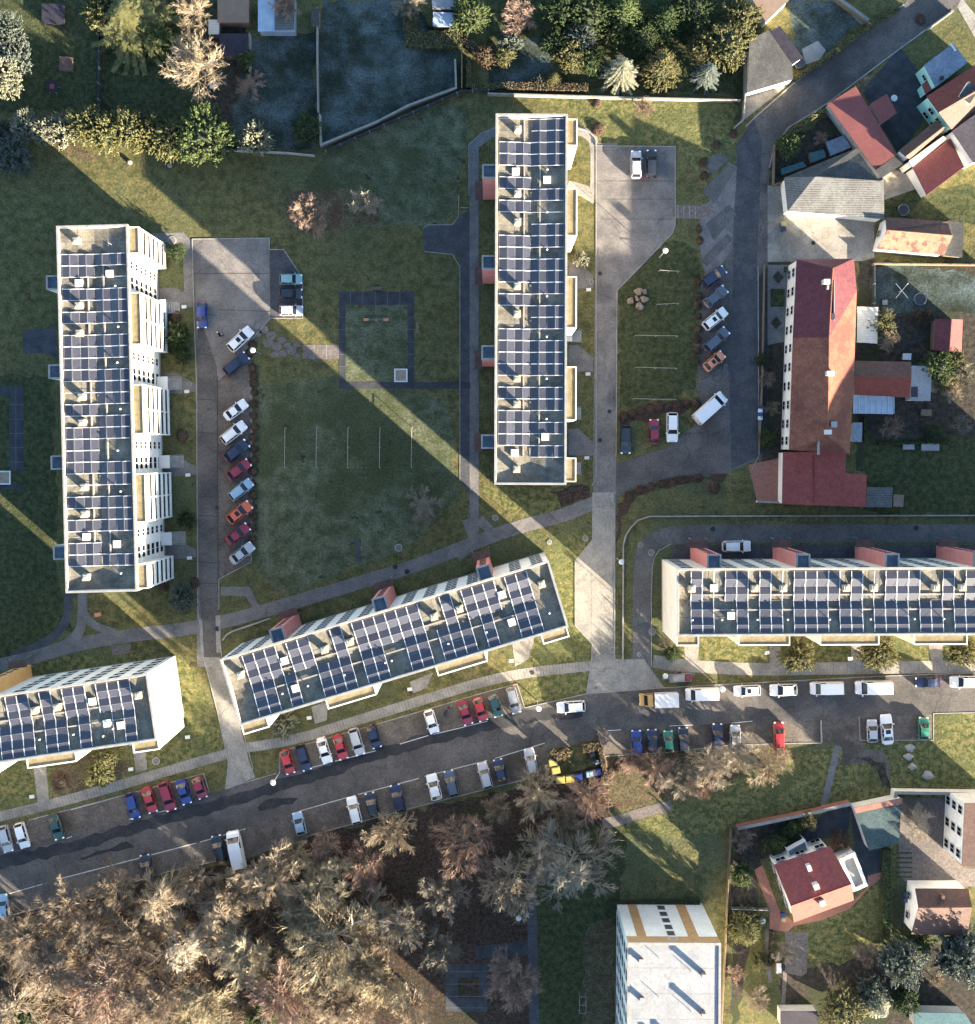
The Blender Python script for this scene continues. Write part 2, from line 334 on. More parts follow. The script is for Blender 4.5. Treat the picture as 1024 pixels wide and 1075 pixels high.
sheet('planting_bed', [(647,530),(665,513),(713,500),(765,497),(765,503),(713,506),(668,522),(652,545),(648,590)], 3, M['mulch'])
sheet('planting_bed', [(648,437),(700,424),(735,420),(737,428),(700,436),(650,450)], 3, M['mulch'])
sheet('verge', [(806,275),(830,275),(826,475),(800,490),(802,380)], 1, M['soil'])
sheet('lawn', [(620,712),(622,700),(560,705),(545,738),(617,727)], 1, M['grass_green'])
sheet('lawn', [(0,700),(70,690),(120,690),(150,680),(190,690),(210,720),(235,790),(0,850)], 1, M['grass_green'])
sheet('lawn', [(570,560),(620,560),(622,692),(560,700),(540,690),(590,650)], 1, M['grass_green'])
sheet('lawn', [(555,100),(775,105),(770,150),(740,190),(709,150),(620,150),(600,120)], 1, M['grass_green'])
sheet('lawn', [(720,670),(1060,665),(1060,697),(705,697)], 1, M['grass_green'])
sheet('planting_bed', zt(0,700,[(200,440),(360,360),(550,400),(560,430),(330,530),(215,540)]), 2, M['litter_grass'])
sheet('lawn', zt(768,700,[(845,190),(1100,185),(1100,400),(900,310)]), 2, M['grass_green'])
sheet('woodland_floor', [(298,208),(330,196),(372,200),(402,206),(398,232),(360,240),(330,246),(300,238)], 3, M['litter_grass'])
sheet('woodland_floor', [(62,152),(85,150),(108,163),(92,172),(70,163)], 3, M['litter_grass'])
# left side: parking court and drive
sheet('parking_court', [(202,251),(283,250),(284,333),(262,362),(266,398),(264,590),(229,608),(229,700),(207,700),(207,380)], 6, M['asphalt_lot'])
sheet('parking_court', [(284,262),(298,262),(318,292),(318,334),(284,334)], 7, M['asphalt_dark'])
sheet('drive', [(207.5,325),(228,385),(229.5,640),(231,690),(213,690),(207.5,560)], 8, M['asphalt'])
sheet('drive', [(213,690),(231,690),(247,742),(262,800),(268,816),(236,830),(240,800),(228,745)], 8, M['concrete'])
sheet('parking_bays', [(229,400),(262,372),(264,590),(230,607)], 9, M['bay'])
kerb([(202,251),(283,250),(283,262),(298,262),(318,292),(318,334),(284,334),(265,356)])
kerb([(202,251),(204,330),(206.5,400),(208,640),(214,690),(228,745),(240,800),(238,825)])
kerb([(264,398),(264,590),(230,608),(230,640)])
kerb([(230,655),(234,700),(248,742),(266,806),(262,816)])
strip('expansion_joint', [(228.5,395),(229.5,640)], .9, 10, M['patch'], 0)
for y in (330,372,419,454,521,541,590,612): strip('expansion_joint', [(208,y),(228,y+1)], .6, 10, M['patch'], 0)
strip('expansion_joint', [(230,325),(284,327)], .5, 10, M['patch'], 0)
strip('expansion_joint', [(203,287),(283,287)], .6, 10, M['patch'], 0)
strip('drain_strip', [(229,646),(230,685)], 5, 11, M['concrete'], 0)
strip('drain_strip', [(211,650),(213,690)], 3, 11, M['concrete'], 0)
# paths round the blocks
strip('path', [(-20,702),(30,692),(80,676),(150,665),(185,662),(240,652),(300,635),(380,611),(440,593),(480,577),(540,554),(590,542),(626,527)], 14, 4, M['path'])
strip('path', [(87,620),(87,650),(82,668),(60,682),(30,690)], 10, 5, M['path'])
strip('path', [(86,640),(96,656),(120,664)], 8, 3, M['path'])
strip('path', [(12,690),(55,672),(72,650),(72,620)], 9, 3, M['asphalt_dark'])
strip('path', [(498,560),(498,240),(498,152),(522,136)], 9.5, 5, M['path'], 0)
sheet('path', [(483,236),(494,236),(494,520),(483,505)], 4, M['asphalt_dark'])
sheet('path', [(444,240),(450,236),(475,236),(480,228),(494,220),(494,270),(484,270),(475,266),(446,264)], 3, M['asphalt_dark'])
kerb([(444,240),(450,236),(475,236),(481,228),(482,205)], 0, .1, .06); kerb([(483,505),(483,280),(475,267),(446,264)], 0, .1, .06)
kerb([(492.5,205),(492.5,152),(505,140),(521,134)], 0, .12, .1); kerb([(484,218),(492,218)], 0, .15, .06)
strip('path', [(490,545),(500,570),(480,585)], 10, 3, M['path'])
strip('path', [(503,545),(520,562)], 10, 3, M['path'])
# playground square with paving ring
for a in ([(356,306),(435,306),(435,320),(356,320)], [(356,320),(363,320),(363,408),(356,408)], [(428,320),(435,320),(435,401),(428,401)], [(363,401),(494,401),(494,408),(363,408)]):
    sheet('paving_ring', a, 5, M['slab_dark'])
sheet('lawn', [(363,320),(428,320),(428,401),(363,401)], 2, M['grass_frost'])
sheet('path', [(318,362),(356,362),(356,377),(318,377)], 4, M['setts'])
sheet('paving_ring', [(389,300),(402,300),(402,306),(389,306)], 4, M['slab_dark'])
for x in (368,381,394,407,420): strip('expansion_joint', [(x,306),(x,320)], .4, 6, M['path'], 0)
for y in (333,346,359,372,385): strip('expansion_joint', [(428,y),(435,y)], .4, 6, M['path'], 0); strip('expansion_joint', [(356,y),(363,y)], .4, 6, M['path'], 0)
for x in (330,343): strip('expansion_joint', [(x,362),(x,377)], .5, 6, M['kerb'], 0)
for k, (x, y, r) in enumerate([(270,350,6),(277,346,6),(285,352,6),(282,360,6),(291,364,6),(289,372,5),(296,357,5),(298,371,5),(306,368,6),(312,362,4),(312,374,4),(302,362,4)]):
    mb = MB(); c = gp(x,y); mb.prism([(c[0]+r*S*cos(t*pi/3+k), c[1]+r*S*.8*sin(t*pi/3+k)) for t in range(6)], 0, .05, M['setts'])
    tag(mb.build('stepping_stone'), kind='structure')
strip('path', [(374,565),(378,590)], 5, 3, M['asphalt_dark'], 0)
sheet('paving_ring', [(-20,405),(10,405),(10,415),(-20,415)], 5, M['slab_dark']); sheet('paving_ring', [(10,405),(25,405),(25,495),(10,495)], 5, M['slab_dark'])
sheet('paving_ring', [(-20,508),(24,508),(24,514),(-20,514)], 5, M['slab_dark'])
sheet('paved_apron', [(24,346),(58,344),(62,378),(50,371),(25,371)], 3, M['asphalt_dark'])
for y in (425,440,455,470,485): strip('expansion_joint', [(10,y),(25,y)], .4, 6, M['path'], 0)
strip('expansion_joint', [(17,405),(17,495)], .4, 6, M['path'], 0)
# entrance paving on the east side of the west block
for y0 in (316,405,492,579):
    sheet('entrance_paving', [(166,y0-13),(184,y0-14),(206,y0-2),(206,y0+6),(185,y0+8),(166,y0+8)], 4, M['path'])
sheet('entrance_paving', [(160,245),(193,244),(203,256),(203,320),(194,322),(192,256),(162,253)], 3, M['path'])
sheet('entrance_paving', [(118,688),(136,686),(138,676),(116,678)], 5, M['setts'])
# centre drive
sheet('drive', [(626,150),(648,150),(648,300),(647,480),(646,700),(622,700),(623,480)], 8, M['asphalt_lot'])
sheet('parking_court', [(626,153),(709,154),(709,236),(706,245),(648,305),(626,300)], 9, M['asphalt_lot'])
sheet('drive', [(604,588),(623,565),(622,675),(604,657)], 6, M['concrete'])
sheet('drive', [(622,517),(645,517),(645,690),(648,692),(676,692),(698,722),(640,728),(616,729),(621,692)], 10, M['concrete'])
kerb([(626,190),(626,153),(709,154),(709,236),(706,245),(648,305),(647,480)], 0)
kerb([(626,190),(626,500),(622,510)]); kerb([(645.5,528),(645.5,690)]); kerb([(604,588),(604,657),(622,676),(621,695),(616,728)])
strip('expansion_joint', [(626,190),(709,190)], .5, 11, M['patch'], 0)
strip('expansion_joint', [(622.5,518),(645,518)], .8, 11, M['kerb'], 0)
for y in (209,230): strip('expansion_joint', [(632,y),(706,y)], .4, 11, M['patch'], 0)
strip('path', [(605,136),(616,140),(625,148),(625,190),(624,205)], 10, 5, M['concrete'], 1)
strip('path', [(596,196),(612,200),(626,208)], 13, 4, M['concrete'], 0)
kerb([(605,134),(618,138),(626,146),(626,153)], 1, .2, .25)
for y0 in (291,378,466):
    sheet('entrance_paving', [(597,y0-16),(607,y0-16),(623,y0-2),(623,y0+12),(597,y0+12)], 4, M['path'])
# lower junction arm, east car park and street
sheet('street', [(646,528),(652,520),(663,513),(713,499),(763,497),(800,480),(806,420),(806,270),(808,176),(813,153),(828,134),(868,109),(941,54),(1000,11),(1040,-15),(960,-15),(949,5),(916,28),(876,55),(833,88),(793,123),(777,150),(772,190),(765,235),(735,300),(733,400),(737,440),(700,470),(647,487)], 7, M['asphalt'])
sheet('street', [(774,150),(792,125),(800,150),(795,270),(796,480),(768,492),(766,420),(770,270)], 8, M['asphalt_dark'])
sheet('pavement', [(797,290),(806,280),(806,470),(797,478)], 9, M['slab_dark'])
sheet('parking_bays', [(735,232),(765,170),(774,175),(768,262),(742,300),(735,260)], 9, M['path'])
sheet('grid_paving', zt(512,230,[(910,20),(1010,-60),(1040,-20),(945,90)]), 10, M['asphalt_mid'])
for a in ([(895,680),(1000,600),(1010,650),(915,745),(865,710)], [(890,170),(1000,60),(1030,80),(915,200)], ): sheet('grid_paving', zt(512,230,a), 10, M['asphalt_mid'])
for a in ([(895,800),(1000,690),(1040,700),(950,850)], [(900,680),(960,640),(1010,660),(940,730)]): sheet('grid_paving', zt(512,0,a), 10, M['asphalt_mid'])
strip('path', [(706,222),(735,223),(748,218)], 14, 11, M['setts'], 0)
for x in (712,718,724,730): strip('expansion_joint', [(x,216),(x,229)], .5, 12, M['kerb'], 0)
kerb([(796,280),(797,478),(790,492)]); kerb([(808,176),(813,153),(828,134),(868,109),(941,54),(1000,11)], 0, .2, .12)
kerb([(783,133),(793,123),(833,88),(876,55),(916,28),(949,5)], 0, .2, .12)
sheet('yard', [(806,195),(824,195),(824,225),(905,228),(918,232),(918,270),(905,274),(806,275)], 9, M['concrete'])
sheet('yard', zt(768,0,[(600,735),(620,680),(760,740),(800,780),(640,835)]), 4, M['concrete'])
sheet('yard', [(786,488),(822,480),(821,526),(795,526)], 9, M['brick'])
sheet('yard', zt(768,0,[(250,345),(55,500),(60,390)]), 12, M['concrete'])
sheet('patio', zt(768,0,[(295,205),(360,170),(395,210),(370,250),(310,270)]), 4, M['terrace'])
sheet('patio', zt(768,0,[(430,-20),(470,0),(580,80),(545,105),(500,60)]), 4, M['terrace'])
sheet('patio', [(860,195),(860,200),(820,200)], 2, M['concrete'])
# front garden squares by the long house
sheet('garden_path', [(806,278),(829,278),(829,358),(806,362)], 4, M['path'])
for x, y in ((817,291),(815,339)): sheet('flower_bed', [(x,y-7),(x+6,y),(x,y+7),(x-6,y)], 5, M['soil'])
sheet('flower_bed', [(809,303),(824,303),(824,322),(809,322)], 5, M['grass_dark'])
# service road round the right block
strip('service_road', [(1060,560),(760,560),(705,561),(680,570),(674,595),(674,735)], 19, 6, M['asphalt_mid'], 2)
sheet('service_yard', [(705,572),(1060,572),(1060,590),(705,590)], 5, M['asphalt_dark'])
kerb([(654,692),(654.5,572),(657,562),(662,554),(670,546),(682,542),(1060,541)], 0, .2, .35)
kerb([(684,700),(684,600),(688,580),(705,571)], 1)
sheet('grid_paving', zt(512,480,[(700,845),(820,845),(880,885),(860,920),(700,880)]), 5, M['setts'])
# main street
ROADTOP = [(-20,872),(25,862),(133,834),(212,815),(222,832),(240,828),(262,820),(289,814),(294,789),(417,754),(512,726),(543,718),(551,743),(617,728),(698,722),(768,718),(920,710),(1060,705)]
ROADBOT = [(1060,747),(980,749),(980,777),(902,777),(862,780),(700,790),(632,794),(632,775),(576,788),(578,812),(512,828),(445,845),(370,865),(318,879),(258,902),(227,904),(176,915),(100,938),(10,961),(-20,968)]
sheet('main_street', ROADTOP+ROADBOT, 11, M['asphalt'])
sheet('parking_bays', [(-20,872),(25,862),(133,834),(212,815),(216,832),(136,860),(-20,897)], 12, M['bay'])
sheet('parking_bays', [(294,789),(417,754),(512,726),(543,718),(550,743),(512,757),(420,781),(326,806),(290,812)], 12, M['bay'])
sheet('parking_bays', [(-20,944),(65,922),(206,885),(316,851),(512,799),(572,781),(576,788),(578,812),(512,828),(445,845),(370,865),(318,879),(258,902),(227,904),(176,915),(100,938),(10,961),(-20,968)], 12, M['bay'])
sheet('parking_bays', [(637,768),(728,761),(860,756),(980,750),(980,777),(902,777),(862,780),(700,790),(632,794)], 12, M['bay'])
BL = smoothp([(-20,910),(0,905),(75,890),(151,866),(201,853),(256,836),(306,822),(407,788),(507,762),(562,750),(612,747)], 1)
sheet('road_patch', [(x,y-6.2) for x,y in BL]+[(x,y+6.2) for x,y in BL[::-1]], 13, M['patch'])
sheet('road_patch', zt(256,700,[(60,580),(120,545),(230,540),(200,570),(70,612)]), 14, M['patch'])
sheet('road_patch', zt(0,805,[(340,375),(480,330),(540,315),(560,330),(420,370),(345,390)]), 14, M['patch'])
strip('road_marking', [(65,922),(115,909),(206,885)], 1.0, 14, M['paint'], 0)
for a in ([(10,938),(45,928)], [(210,884),(258,870)], [(316,851),(372,835)], [(376,834),(440,817)], [(446,815),(512,798)], [(520,796),(572,780)], [(326,806),(345,801)], [(352,799),(395,788)], [(420,781),(450,772)], [(455,771),(512,757)], [(638,767),(652,766)], [(703,762),(728,761)], [(768,759),(790,757)], [(136,860),(148,857)], [(165,853),(186,848)], [(70,880),(76,878)], [(35,860),(60,853)], [(75,850),(133,834)]):
    strip('road_marking', a, .8, 15, M['paint'], 0)
for a in ([(238,827),(262,820),(290,812)], [(551,743),(617,728),(698,722),(768,718),(920,710),(1060,705)], [(1060,747),(980,749),(980,777),(903,777),(902,752)], [(862,756),(862,780),(840,780)], [(632,794),(700,790),(768,782),(840,780)],
          [(10,961),(100,938),(176,915),(227,904)], [(318,879),(370,865)], [(370,865),(445,845),(512,828),(560,816)], [(294,812),(294,789),(417,754),(512,726),(543,718),(551,743)], [(30,861),(133,834),(214,812),(220,832)]): kerb(a)
sheet('dirt_track', zt(768,700,[(380,220),(540,210),(560,330),(650,370),(660,500),(620,450),(560,390),(450,420),(460,330),(380,310)]), 13, M['bay'])
sheet('wheel_ruts', zt(768,700,[(510,375),(580,372),(650,410),(655,500),(620,480),(600,430),(540,395)]), 14, M['soil'])
strip('path', zt(768,700,[(445,330),(385,585)]), 7, 4, M['path'], 0)
strip('path', zt(512,700,[(480,655),(560,640),(640,610),(770,580)]), 11, 5, M['setts'], 1)
for q in ((575,635),(625,615),(675,600),(720,590)): strip('expansion_joint', zt(512,700,[(q[0]-12,q[1]-26),(q[0]+12,q[1]+26)]), .5, 6, M['path'], 0)
strip('path', zt(256,805,[(1200,430),(1215,1075)]), 10, 4, M['asphalt_dark'], 0)
strip('path', [(500,1000),(556,995)], 14, 3, M['slab_dark'], 0)
sheet('paving_ring', [(468,1012),(512,1012),(512,1062),(468,1062)], 4, M['slab_dark']); sheet('flower_bed', [(481,1026),(503,1026),(503,1048),(481,1048)], 5, M['litter'])
for y in (1020,1033,1046,1058): strip('expansion_joint', [(468,y),(512,y)], .4, 6, M['path'], 0)
# sunlit footway south of the blocks
strip('footway', [(-20,862),(60,843),(130,823),(236,792),(245,789)], 10.5, 6, M['concrete'], 1)
strip('footway', [(252,786),(310,777),(376,756),(450,733),(512,714),(560,705),(622,699)], 10.5, 6, M['concrete'], 1)
strip('footway', [(686,694),(720,699),(790,703),(850,702),(1060,699)], 13, 6, M['concrete'], 1)
for x in range(800,1060,15): strip('expansion_joint', [(x,696),(x,708)], .5, 7, M['path'], 0)
def along(pts, d):
    out = []; acc = 0
    for a, b in zip(pts, pts[1:]):
        l = hypot(b[0]-a[0], b[1]-a[1]); t = (-acc) % d
        while t < l: out.append((a[0]+(b[0]-a[0])*t/l, a[1]+(b[1]-a[1])*t/l, (b[0]-a[0])/l, (b[1]-a[1])/l)); t += d
        acc = (acc+l) % d
    return out
mb = MB()
for line in ([(-20,862),(60,843),(130,823),(236,792)], [(252,786),(310,777),(376,756),(450,733),(512,714),(560,705),(622,699)]):
    for x, y, dx, dy in along(line, 3.4):
        a = gp(x-dy*5, y+dx*5); b = gp(x+dy*5, y-dx*5); mb.ribbon([a,b], .07, .030, None, M['path'])
tag(mb.build('paving_joints'), kind='structure')
for a in ([(35,802),(48,799),(52,842),(40,846)], [(139,783),(152,780),(155,808),(143,811)], [(327,742),(345,736),(343,756),(331,760)], [(430,716),(455,706),(448,722),(434,728)], [(538,676),(562,668),(555,692),(541,700)],
          [(718,676),(734,676),(733,696),(720,696)], [(808,676),(820,676),(820,697),(808,697)], [(894,676),(904,676),(905,697),(893,697)], [(975,676),(990,676),(990,697),(978,697)]):
    sheet('entrance_paving', a, 5, M['concrete'])
for a in ([(316,640),(360,628),(362,634),(318,646)],): pass
sheet('entrance_paving', [(299,632),(272,636),(262,616),(232,616),(232,625),(258,626),(268,642)], 5, M['path'])
kerb([(234,672),(240,664),(258,658),(284,649)], 1, .25, .35)
# gardens lower right
sheet('driveway', zt(768,805,[(500,170),(515,350),(570,495),(625,440),(620,330),(520,160),(420,180),(330,230),(300,300),(420,300),(480,340)]), 3, M['slab_dark'])
sheet('driveway', zt(768,805,[(700,130),(930,130),(905,360),(970,420),(1060,430),(1060,500),(760,500),(700,460)]), 3, M['setts'])
sheet('brick_path', zt(768,805,[(570,455),(625,440),(620,470),(580,500),(500,590),(380,640),(260,665),(235,690),(160,680),(160,600),(95,430),(130,410),(200,600),(262,650),(510,560),(570,500)]), 4, M['brick'])
sheet('grass_strip', zt(768,805,[(630,340),(690,330),(670,720),(620,740)]), 4, M['grass_green'])
sheet('terrace', zt(768,805,[(225,690),(322,690),(315,860),(290,875),(225,860)]), 4, M['setts'])
for y in range(360,470,20): strip('vegetable_row', zt(768,805,[(690,y),(755,y)]), 1.6, 5, M['grass_dark'], 0)
strip('garden_path', zt(768,805,[(150,680),(150,820),(165,900)]), 4, 4, M['path'], 0)
strip('garden_path', zt(768,805,[(225,850),(215,1020)]), 4, 4, M['setts'], 0)
sheet('courtyard', zt(768,805,[(940,100),(1080,105),(1080,160),(975,155)]), 5, M['concrete'])
# ------------------------------------------------------------------ slab apartment blocks with solar roofs
KM = S*(CH-BH)/CH      # metres per photo pixel at roof height
PANE = {}
def window_mesh(w=1.5, h=1.4):
    b = MB(); f = .06
    b.box(-w/2,-.02,-h/2, w/2,.05,-h/2+f, M['frame']); b.box(-w/2,-.02,h/2-f, w/2,.05,h/2, M['frame'])
    b.box(-w/2,-.02,-h/2+f, -w/2+f,.05,h/2-f, M['frame']); b.box(w/2-f,-.02,-h/2+f, w/2,.05,h/2-f, M['frame'])
    b.box(-.04,-.02,-h/2+f, .04,.045,h/2-f, M['frame'])
    g_ = MB(); g_.box(-w/2+f,-.02,-h/2+f, -.04,.042,h/2-f, M['pane']); g_.box(.04,-.02,-h/2+f, w/2-f,.042,h/2-f, M['pane'])
    b.box(-w/2-.03,-.02,-h/2-.05, w/2+.03,.08,-h/2, M['coping'])
    me = b.mesh('window'); PANE[me.name] = g_.mesh('pane'); return me
WIN = window_mesh(1.75, 1.5)
WINS = window_mesh(1.1, 1.2)
def panel_mesh():
    b = MB(); a, c = 1.60/2, 1.14/2; fz = .05
    b.box(-a,-c,-.02,a,c,0,M['steel'])
    b.box(-a,-c,0,-a+.055,c,fz,M['alu']); b.box(a-.055,-c,0,a,c,fz,M['alu'])
    b.box(-a+.055,-c,0,a-.055,-c+.02,fz,M['steel']); b.box(-a+.055,c-.02,0,a-.055,c,fz,M['steel'])
    b.box(-a+.055,-c+.02,0,a-.055,c-.02,fz-.008,M['pv'])
    return b.mesh('solar_panel')
PAN = panel_mesh()
def chimney_mesh():
    b = MB()
    b.box(-.42,-.42,-.6,.42,.42,1.15,M['cement']); b.box(-.52,-.52,1.15,.52,.52,1.27,M['cement']); b.box(-.36,-.36,1.27,.36,.36,1.36,M['cement'])
    b.box(-.14,-.24,1.36,.14,.24,1.40,M['plinth']); b.box(-.64,-.5,-.6,-.42,-.1,.25,M['coping'])
    return b.mesh('chimney')
def chimney_low_mesh():
    b = MB(); b.box(-.42,-.42,-.6,.42,.42,.55,M['cement']); b.box(-.52,-.52,.55,.52,.52,.65,M['cement']); b.box(-.25,-.25,.65,.25,.25,.72,M['dark']); return b.mesh('chimney')
def hatch_mesh():
    b = MB(); b.box(-.48,-.48,-.4,.48,.48,.42,M['white']); b.box(-.54,-.54,.42,.54,.54,.5,M['white']); return b.mesh('roof_hatch')
def vent_mesh():
    b = MB(); b.tube((0,0,-.4),(0,0,.75),.07,.07,M['steel'],8); b.lathe([(.07,.7),(.16,.74),(.13,.84),(.02,.88)],M['white'],8); return b.mesh('vent_pipe')
def fanbox_mesh():
    b = MB(); b.box(-1.3,-.22,-.3,1.3,.22,.16,M['white'])
    for x in (-.95,-.35,.35,.95): b.box(x-.13,-.12,.16,x+.13,.12,.2,M['dark'])
    return b.mesh('vent_box')
def antenna_mesh():
    b = MB(); b.tube((0,0,-.5),(0,0,1.9),.035,.03,M['steel'],6); b.tube((-.5,0,1.8),(.5,0,1.8),.02,.02,M['steel'],4)
    b.lathe([(.16,-.5),(.16,-.2),(.05,-.15)],M['white'],8); return b.mesh('antenna_mast')
CHI, CHL, HAT, VEN, FAN, ANT = chimney_mesh(), chimney_low_mesh(), hatch_mesh(), vent_mesh(), fanbox_mesh(), antenna_mesh()
COLS = [(3.6,12.2),(12.2,20.6),(20.8,28.6),(28.6,36.9),(37.6,46.1),(46.1,54.5),(54.6,62.9),(62.9,71.0)]

def block(name, label, cat, corner, end, Lpx, Wpx, near, far, u0, pitch, towers, stacks, chim=(), chl=(), hat=(), ven=(), fan=(), ant=(), wallm='wall_white',
          towerm='wall_red', win_side='far', steps=(), rev=False, winrange=None, endwin=False, towerlbl='salmon'):
    ox, oy = gp(corner[0], corner[1], BH); ex, ey = gp(end[0], end[1], BH)
    rz = atan2(ey-oy, ex-ox); L = Lpx*KM; W = Wpx*KM; k = KM
    T = thing(name, label, cat, (ox,oy,0), rz); wm = M[wallm]
    def F(u): return (Lpx-u)*k if rev else u*k       # plan position along the block
    b = MB()
    t = .28; HB = BH-.12
    b.box(0,0,0,L,t,HB,wm); b.box(0,W-t,0,L,W,HB,wm); b.box(0,t,0,t,W-t,HB,wm); b.box(L-t,t,0,L,W-t,HB,wm)
    b.build('wall', T)
    b = MB(); q = .04
    b.box(-q,-q,0,L+q,0-.001,.75,M['plinth']); b.box(-q,W+.001,0,L+q,W+q,.75,M['plinth']); b.box(-q,0,0,-.001,W,.75,M['plinth']); b.box(L+.001,0,0,L+q,W,.75,M['plinth'])
    b.build('plinth', T)
    b = MB(); c = .24
    b.box(-.06,-.06,HB,L+.06,c,BH+.02,M['coping']); b.box(-.06,W-c,HB,L+.06,W+.06,BH+.02,M['coping'])
    b.box(-.06,c,HB,c,W-c,BH+.02,M['coping']); b.box(L-c,c,HB,L+.06,W-c,BH+.02,M['coping']); b.build('parapet', T)
    z0 = BH-.42; zm = BH-1.08
    def rz_(v): return z0+(zm-z0)*(1-abs(v-W/2)/(W/2))
    b = MB()
    for i in range(int(L//2)+1):
        a = t+(L-2*t)*i/(int(L//2)+1); d = t+(L-2*t)*(i+1)/(int(L//2)+1)
        e = .006 if i % 2 else 0
        b.poly([(a,t,rz_(t)+e),(d,t,rz_(t)+e),(d,W/2,zm+e),(a,W/2,zm+e)], M['roof_felt'])
        b.poly([(a,W/2,zm+e),(d,W/2,zm+e),(d,W-t,rz_(t)+e),(a,W-t,rz_(t)+e)], M['roof_felt'])
    for i in range(1, int(L//2)+1, 1):
        a = t+(L-2*t)*i/(int(L//2)+1)
        for (v1, v2) in ((t+.2, W/2),(W/2, W-t-.2)):
            b.poly([(a-.03,v1,rz_(v1)+.015),(a+.03,v1,rz_(v1)+.015),(a+.03,v2,rz_(v2)+.015),(a-.03,v2,rz_(v2)+.015)], M['tower_roof'])
    for v in (W*.27, W*.73): b.poly([(t,v-.03,rz_(v)+.02),(L-t,v-.03,rz_(v)+.02),(L-t,v+.03,rz_(v)+.02),(t,v+.03,rz_(v)+.02)], M['tower_roof'])
    b.build('roof', T)
    # solar panels
    cells = []
    sc = Wpx/74.6
    for half, st in ((0,near),(1,far)):
        for i, ch in enumerate(st):
            if ch == '0': continue
            for j in range(4):
                if ch == '2' and j == 0: continue
                c0, c1 = COLS[half*4+j]; cells.append((F(u0+pitch*(i+.5)), (c0+c1)/2*sc*k, j % 2, half))
    tilt = radians(13)
    stuffb = MB()
    random.Random(3).shuffle(cells)
    sl = math.atan2(z0-zm, W/2)
    for n, (cu, cv, kind, half) in enumerate(cells):
        slope = (-sl if half == 0 else sl)
        ang = slope+(tilt if kind == 0 else -tilt)
        z = rz_(cv)+.24
        if n < 100: inst('solar_panel', PAN, T, (cu,cv,z), (ang,0,0), (pitch*k/1.62,1,1))
        else:
            Mx = Matrix.Translation((cu,cv,z)) @ Matrix.Rotation(ang,4,'X') @ Matrix.Diagonal((pitch*k/1.62,1,1,1))
            base = len(stuffb.v); stuffb.v += [tuple(Mx @ v.co) for v in PAN.vertices]
            for p in PAN.polygons: stuffb.f.append(tuple(base+i for i in p.vertices)); stuffb.m.append(stuffb.mi(PAN.materials[p.material_index]))
    if stuffb.v: tag(stuffb.build('solar_panel_field', T), kind='stuff')
    # rails and cable trays bridging the gaps
    b = MB()
    for st, (va, vb) in ((near,(3.6,36.9)),(far,(37.6,71.0))):
        n = len(st)
        for i in range(n+1):
            a = st[i-1] if i > 0 else '0'; d = st[i] if i < n else '0'
            if a == '0' and d == '0' and (i % 2): continue
            u = F(u0+pitch*i); v1 = va*sc*k; v2 = vb*sc*k; h = .33 if (a == '0' or d == '0') else .36
            b.poly([(u-.04,v1,rz_(v1)+h),(u+.04,v1,rz_(v1)+h),(u+.04,v2,rz_(v2)+h),(u-.04,v2,rz_(v2)+h)][::1], M['alu'])
            b.box(u-.04,v1,rz_(v1)+h-.3,u+.04,v1+.06,rz_(v1)+h-.01,M['alu']); b.box(u-.04,v2-.06,rz_(v2)+h-.3,u+.04,v2,rz_(v2)+h-.01,M['alu'])
    b.build('panel_rails', T)
    for st, vv in ((near,30.0),(far,46.5)):
        i = 0
        while i < len(st):
            if st[i] == '0':
                j = i
                while j < len(st) and st[j] == '0': j += 1
                ua, ub = sorted((F(u0+pitch*i), F(u0+pitch*j))); v = vv*sc*k
                b = MB(); b.box(ua,v-.10,rz_(v)+.1,ub,v+.10,rz_(v)+.26,M['coping']); b.build('cable_tray', T); i = j
            i += 1
    for lst, me, nm in ((chim,CHI,'chimney'),(chl,CHL,'chimney'),(hat,HAT,'roof_hatch'),(ven,VEN,'vent_pipe'),(fan,FAN,'vent_box'),(ant,ANT,'antenna_mast')):
        for (u, v) in lst: inst(nm, me, T, (F(u),v*k,rz_(v*k)), (0,0,0))
    # balcony stacks on the far side (v = W)
    D = 1.45
    for (sa, sb) in stacks:
        a, d = sorted((F(sa), F(sb))); full = (d-a) > 5; HT = BH-.75
        b = MB()
        for x in [a, d-.16]+([(a+d)/2-.08] if full else []): b.box(x,W,.6,x+.16,W+D,HT-.12,wm)
        b.box(a-.03,W+.005,HT-.12,d+.03,W+D+.05,HT,M['coping'], M['balc_roof'])
        b.box(a-.03,W+D-.12,HT,d+.03,W+D+.05,HT+.14,wm); b.box(a-.03,W+.1,HT,a+.1,W+D-.12,HT+.14,wm); b.box(d-.1,W+.1,HT,d+.03,W+D-.12,HT+.14,wm)
        b.build('balcony_tower', T)
        for fl in range(6):
            z = .7+fl*2.63
            for (x0, x1) in (((a+.16,(a+d)/2-.08),((a+d)/2+.08,d-.16)) if full else ((a+.16,d-.16),)):
                b = MB(); b.box(x0,W+.002,z,x1,W+D-.1,z+.16,M['coping']); b.box(x0,W+D-.10,z,x1,W+D-.02,z+1.25,wm)
                b.box(x0+.3,W+.01,z+.16,x0+1.2,W+.06,z+2.25,M['glass']); b.box(x0+1.35,W+.01,z+.9,min(x0+2.7,x1-.1),W+.06,z+2.2,M['glass'])
                b.build('balcony', T)
    # windows: one side individually, the other as a mass when past one hundred
    nwin = 0; rest = MB()
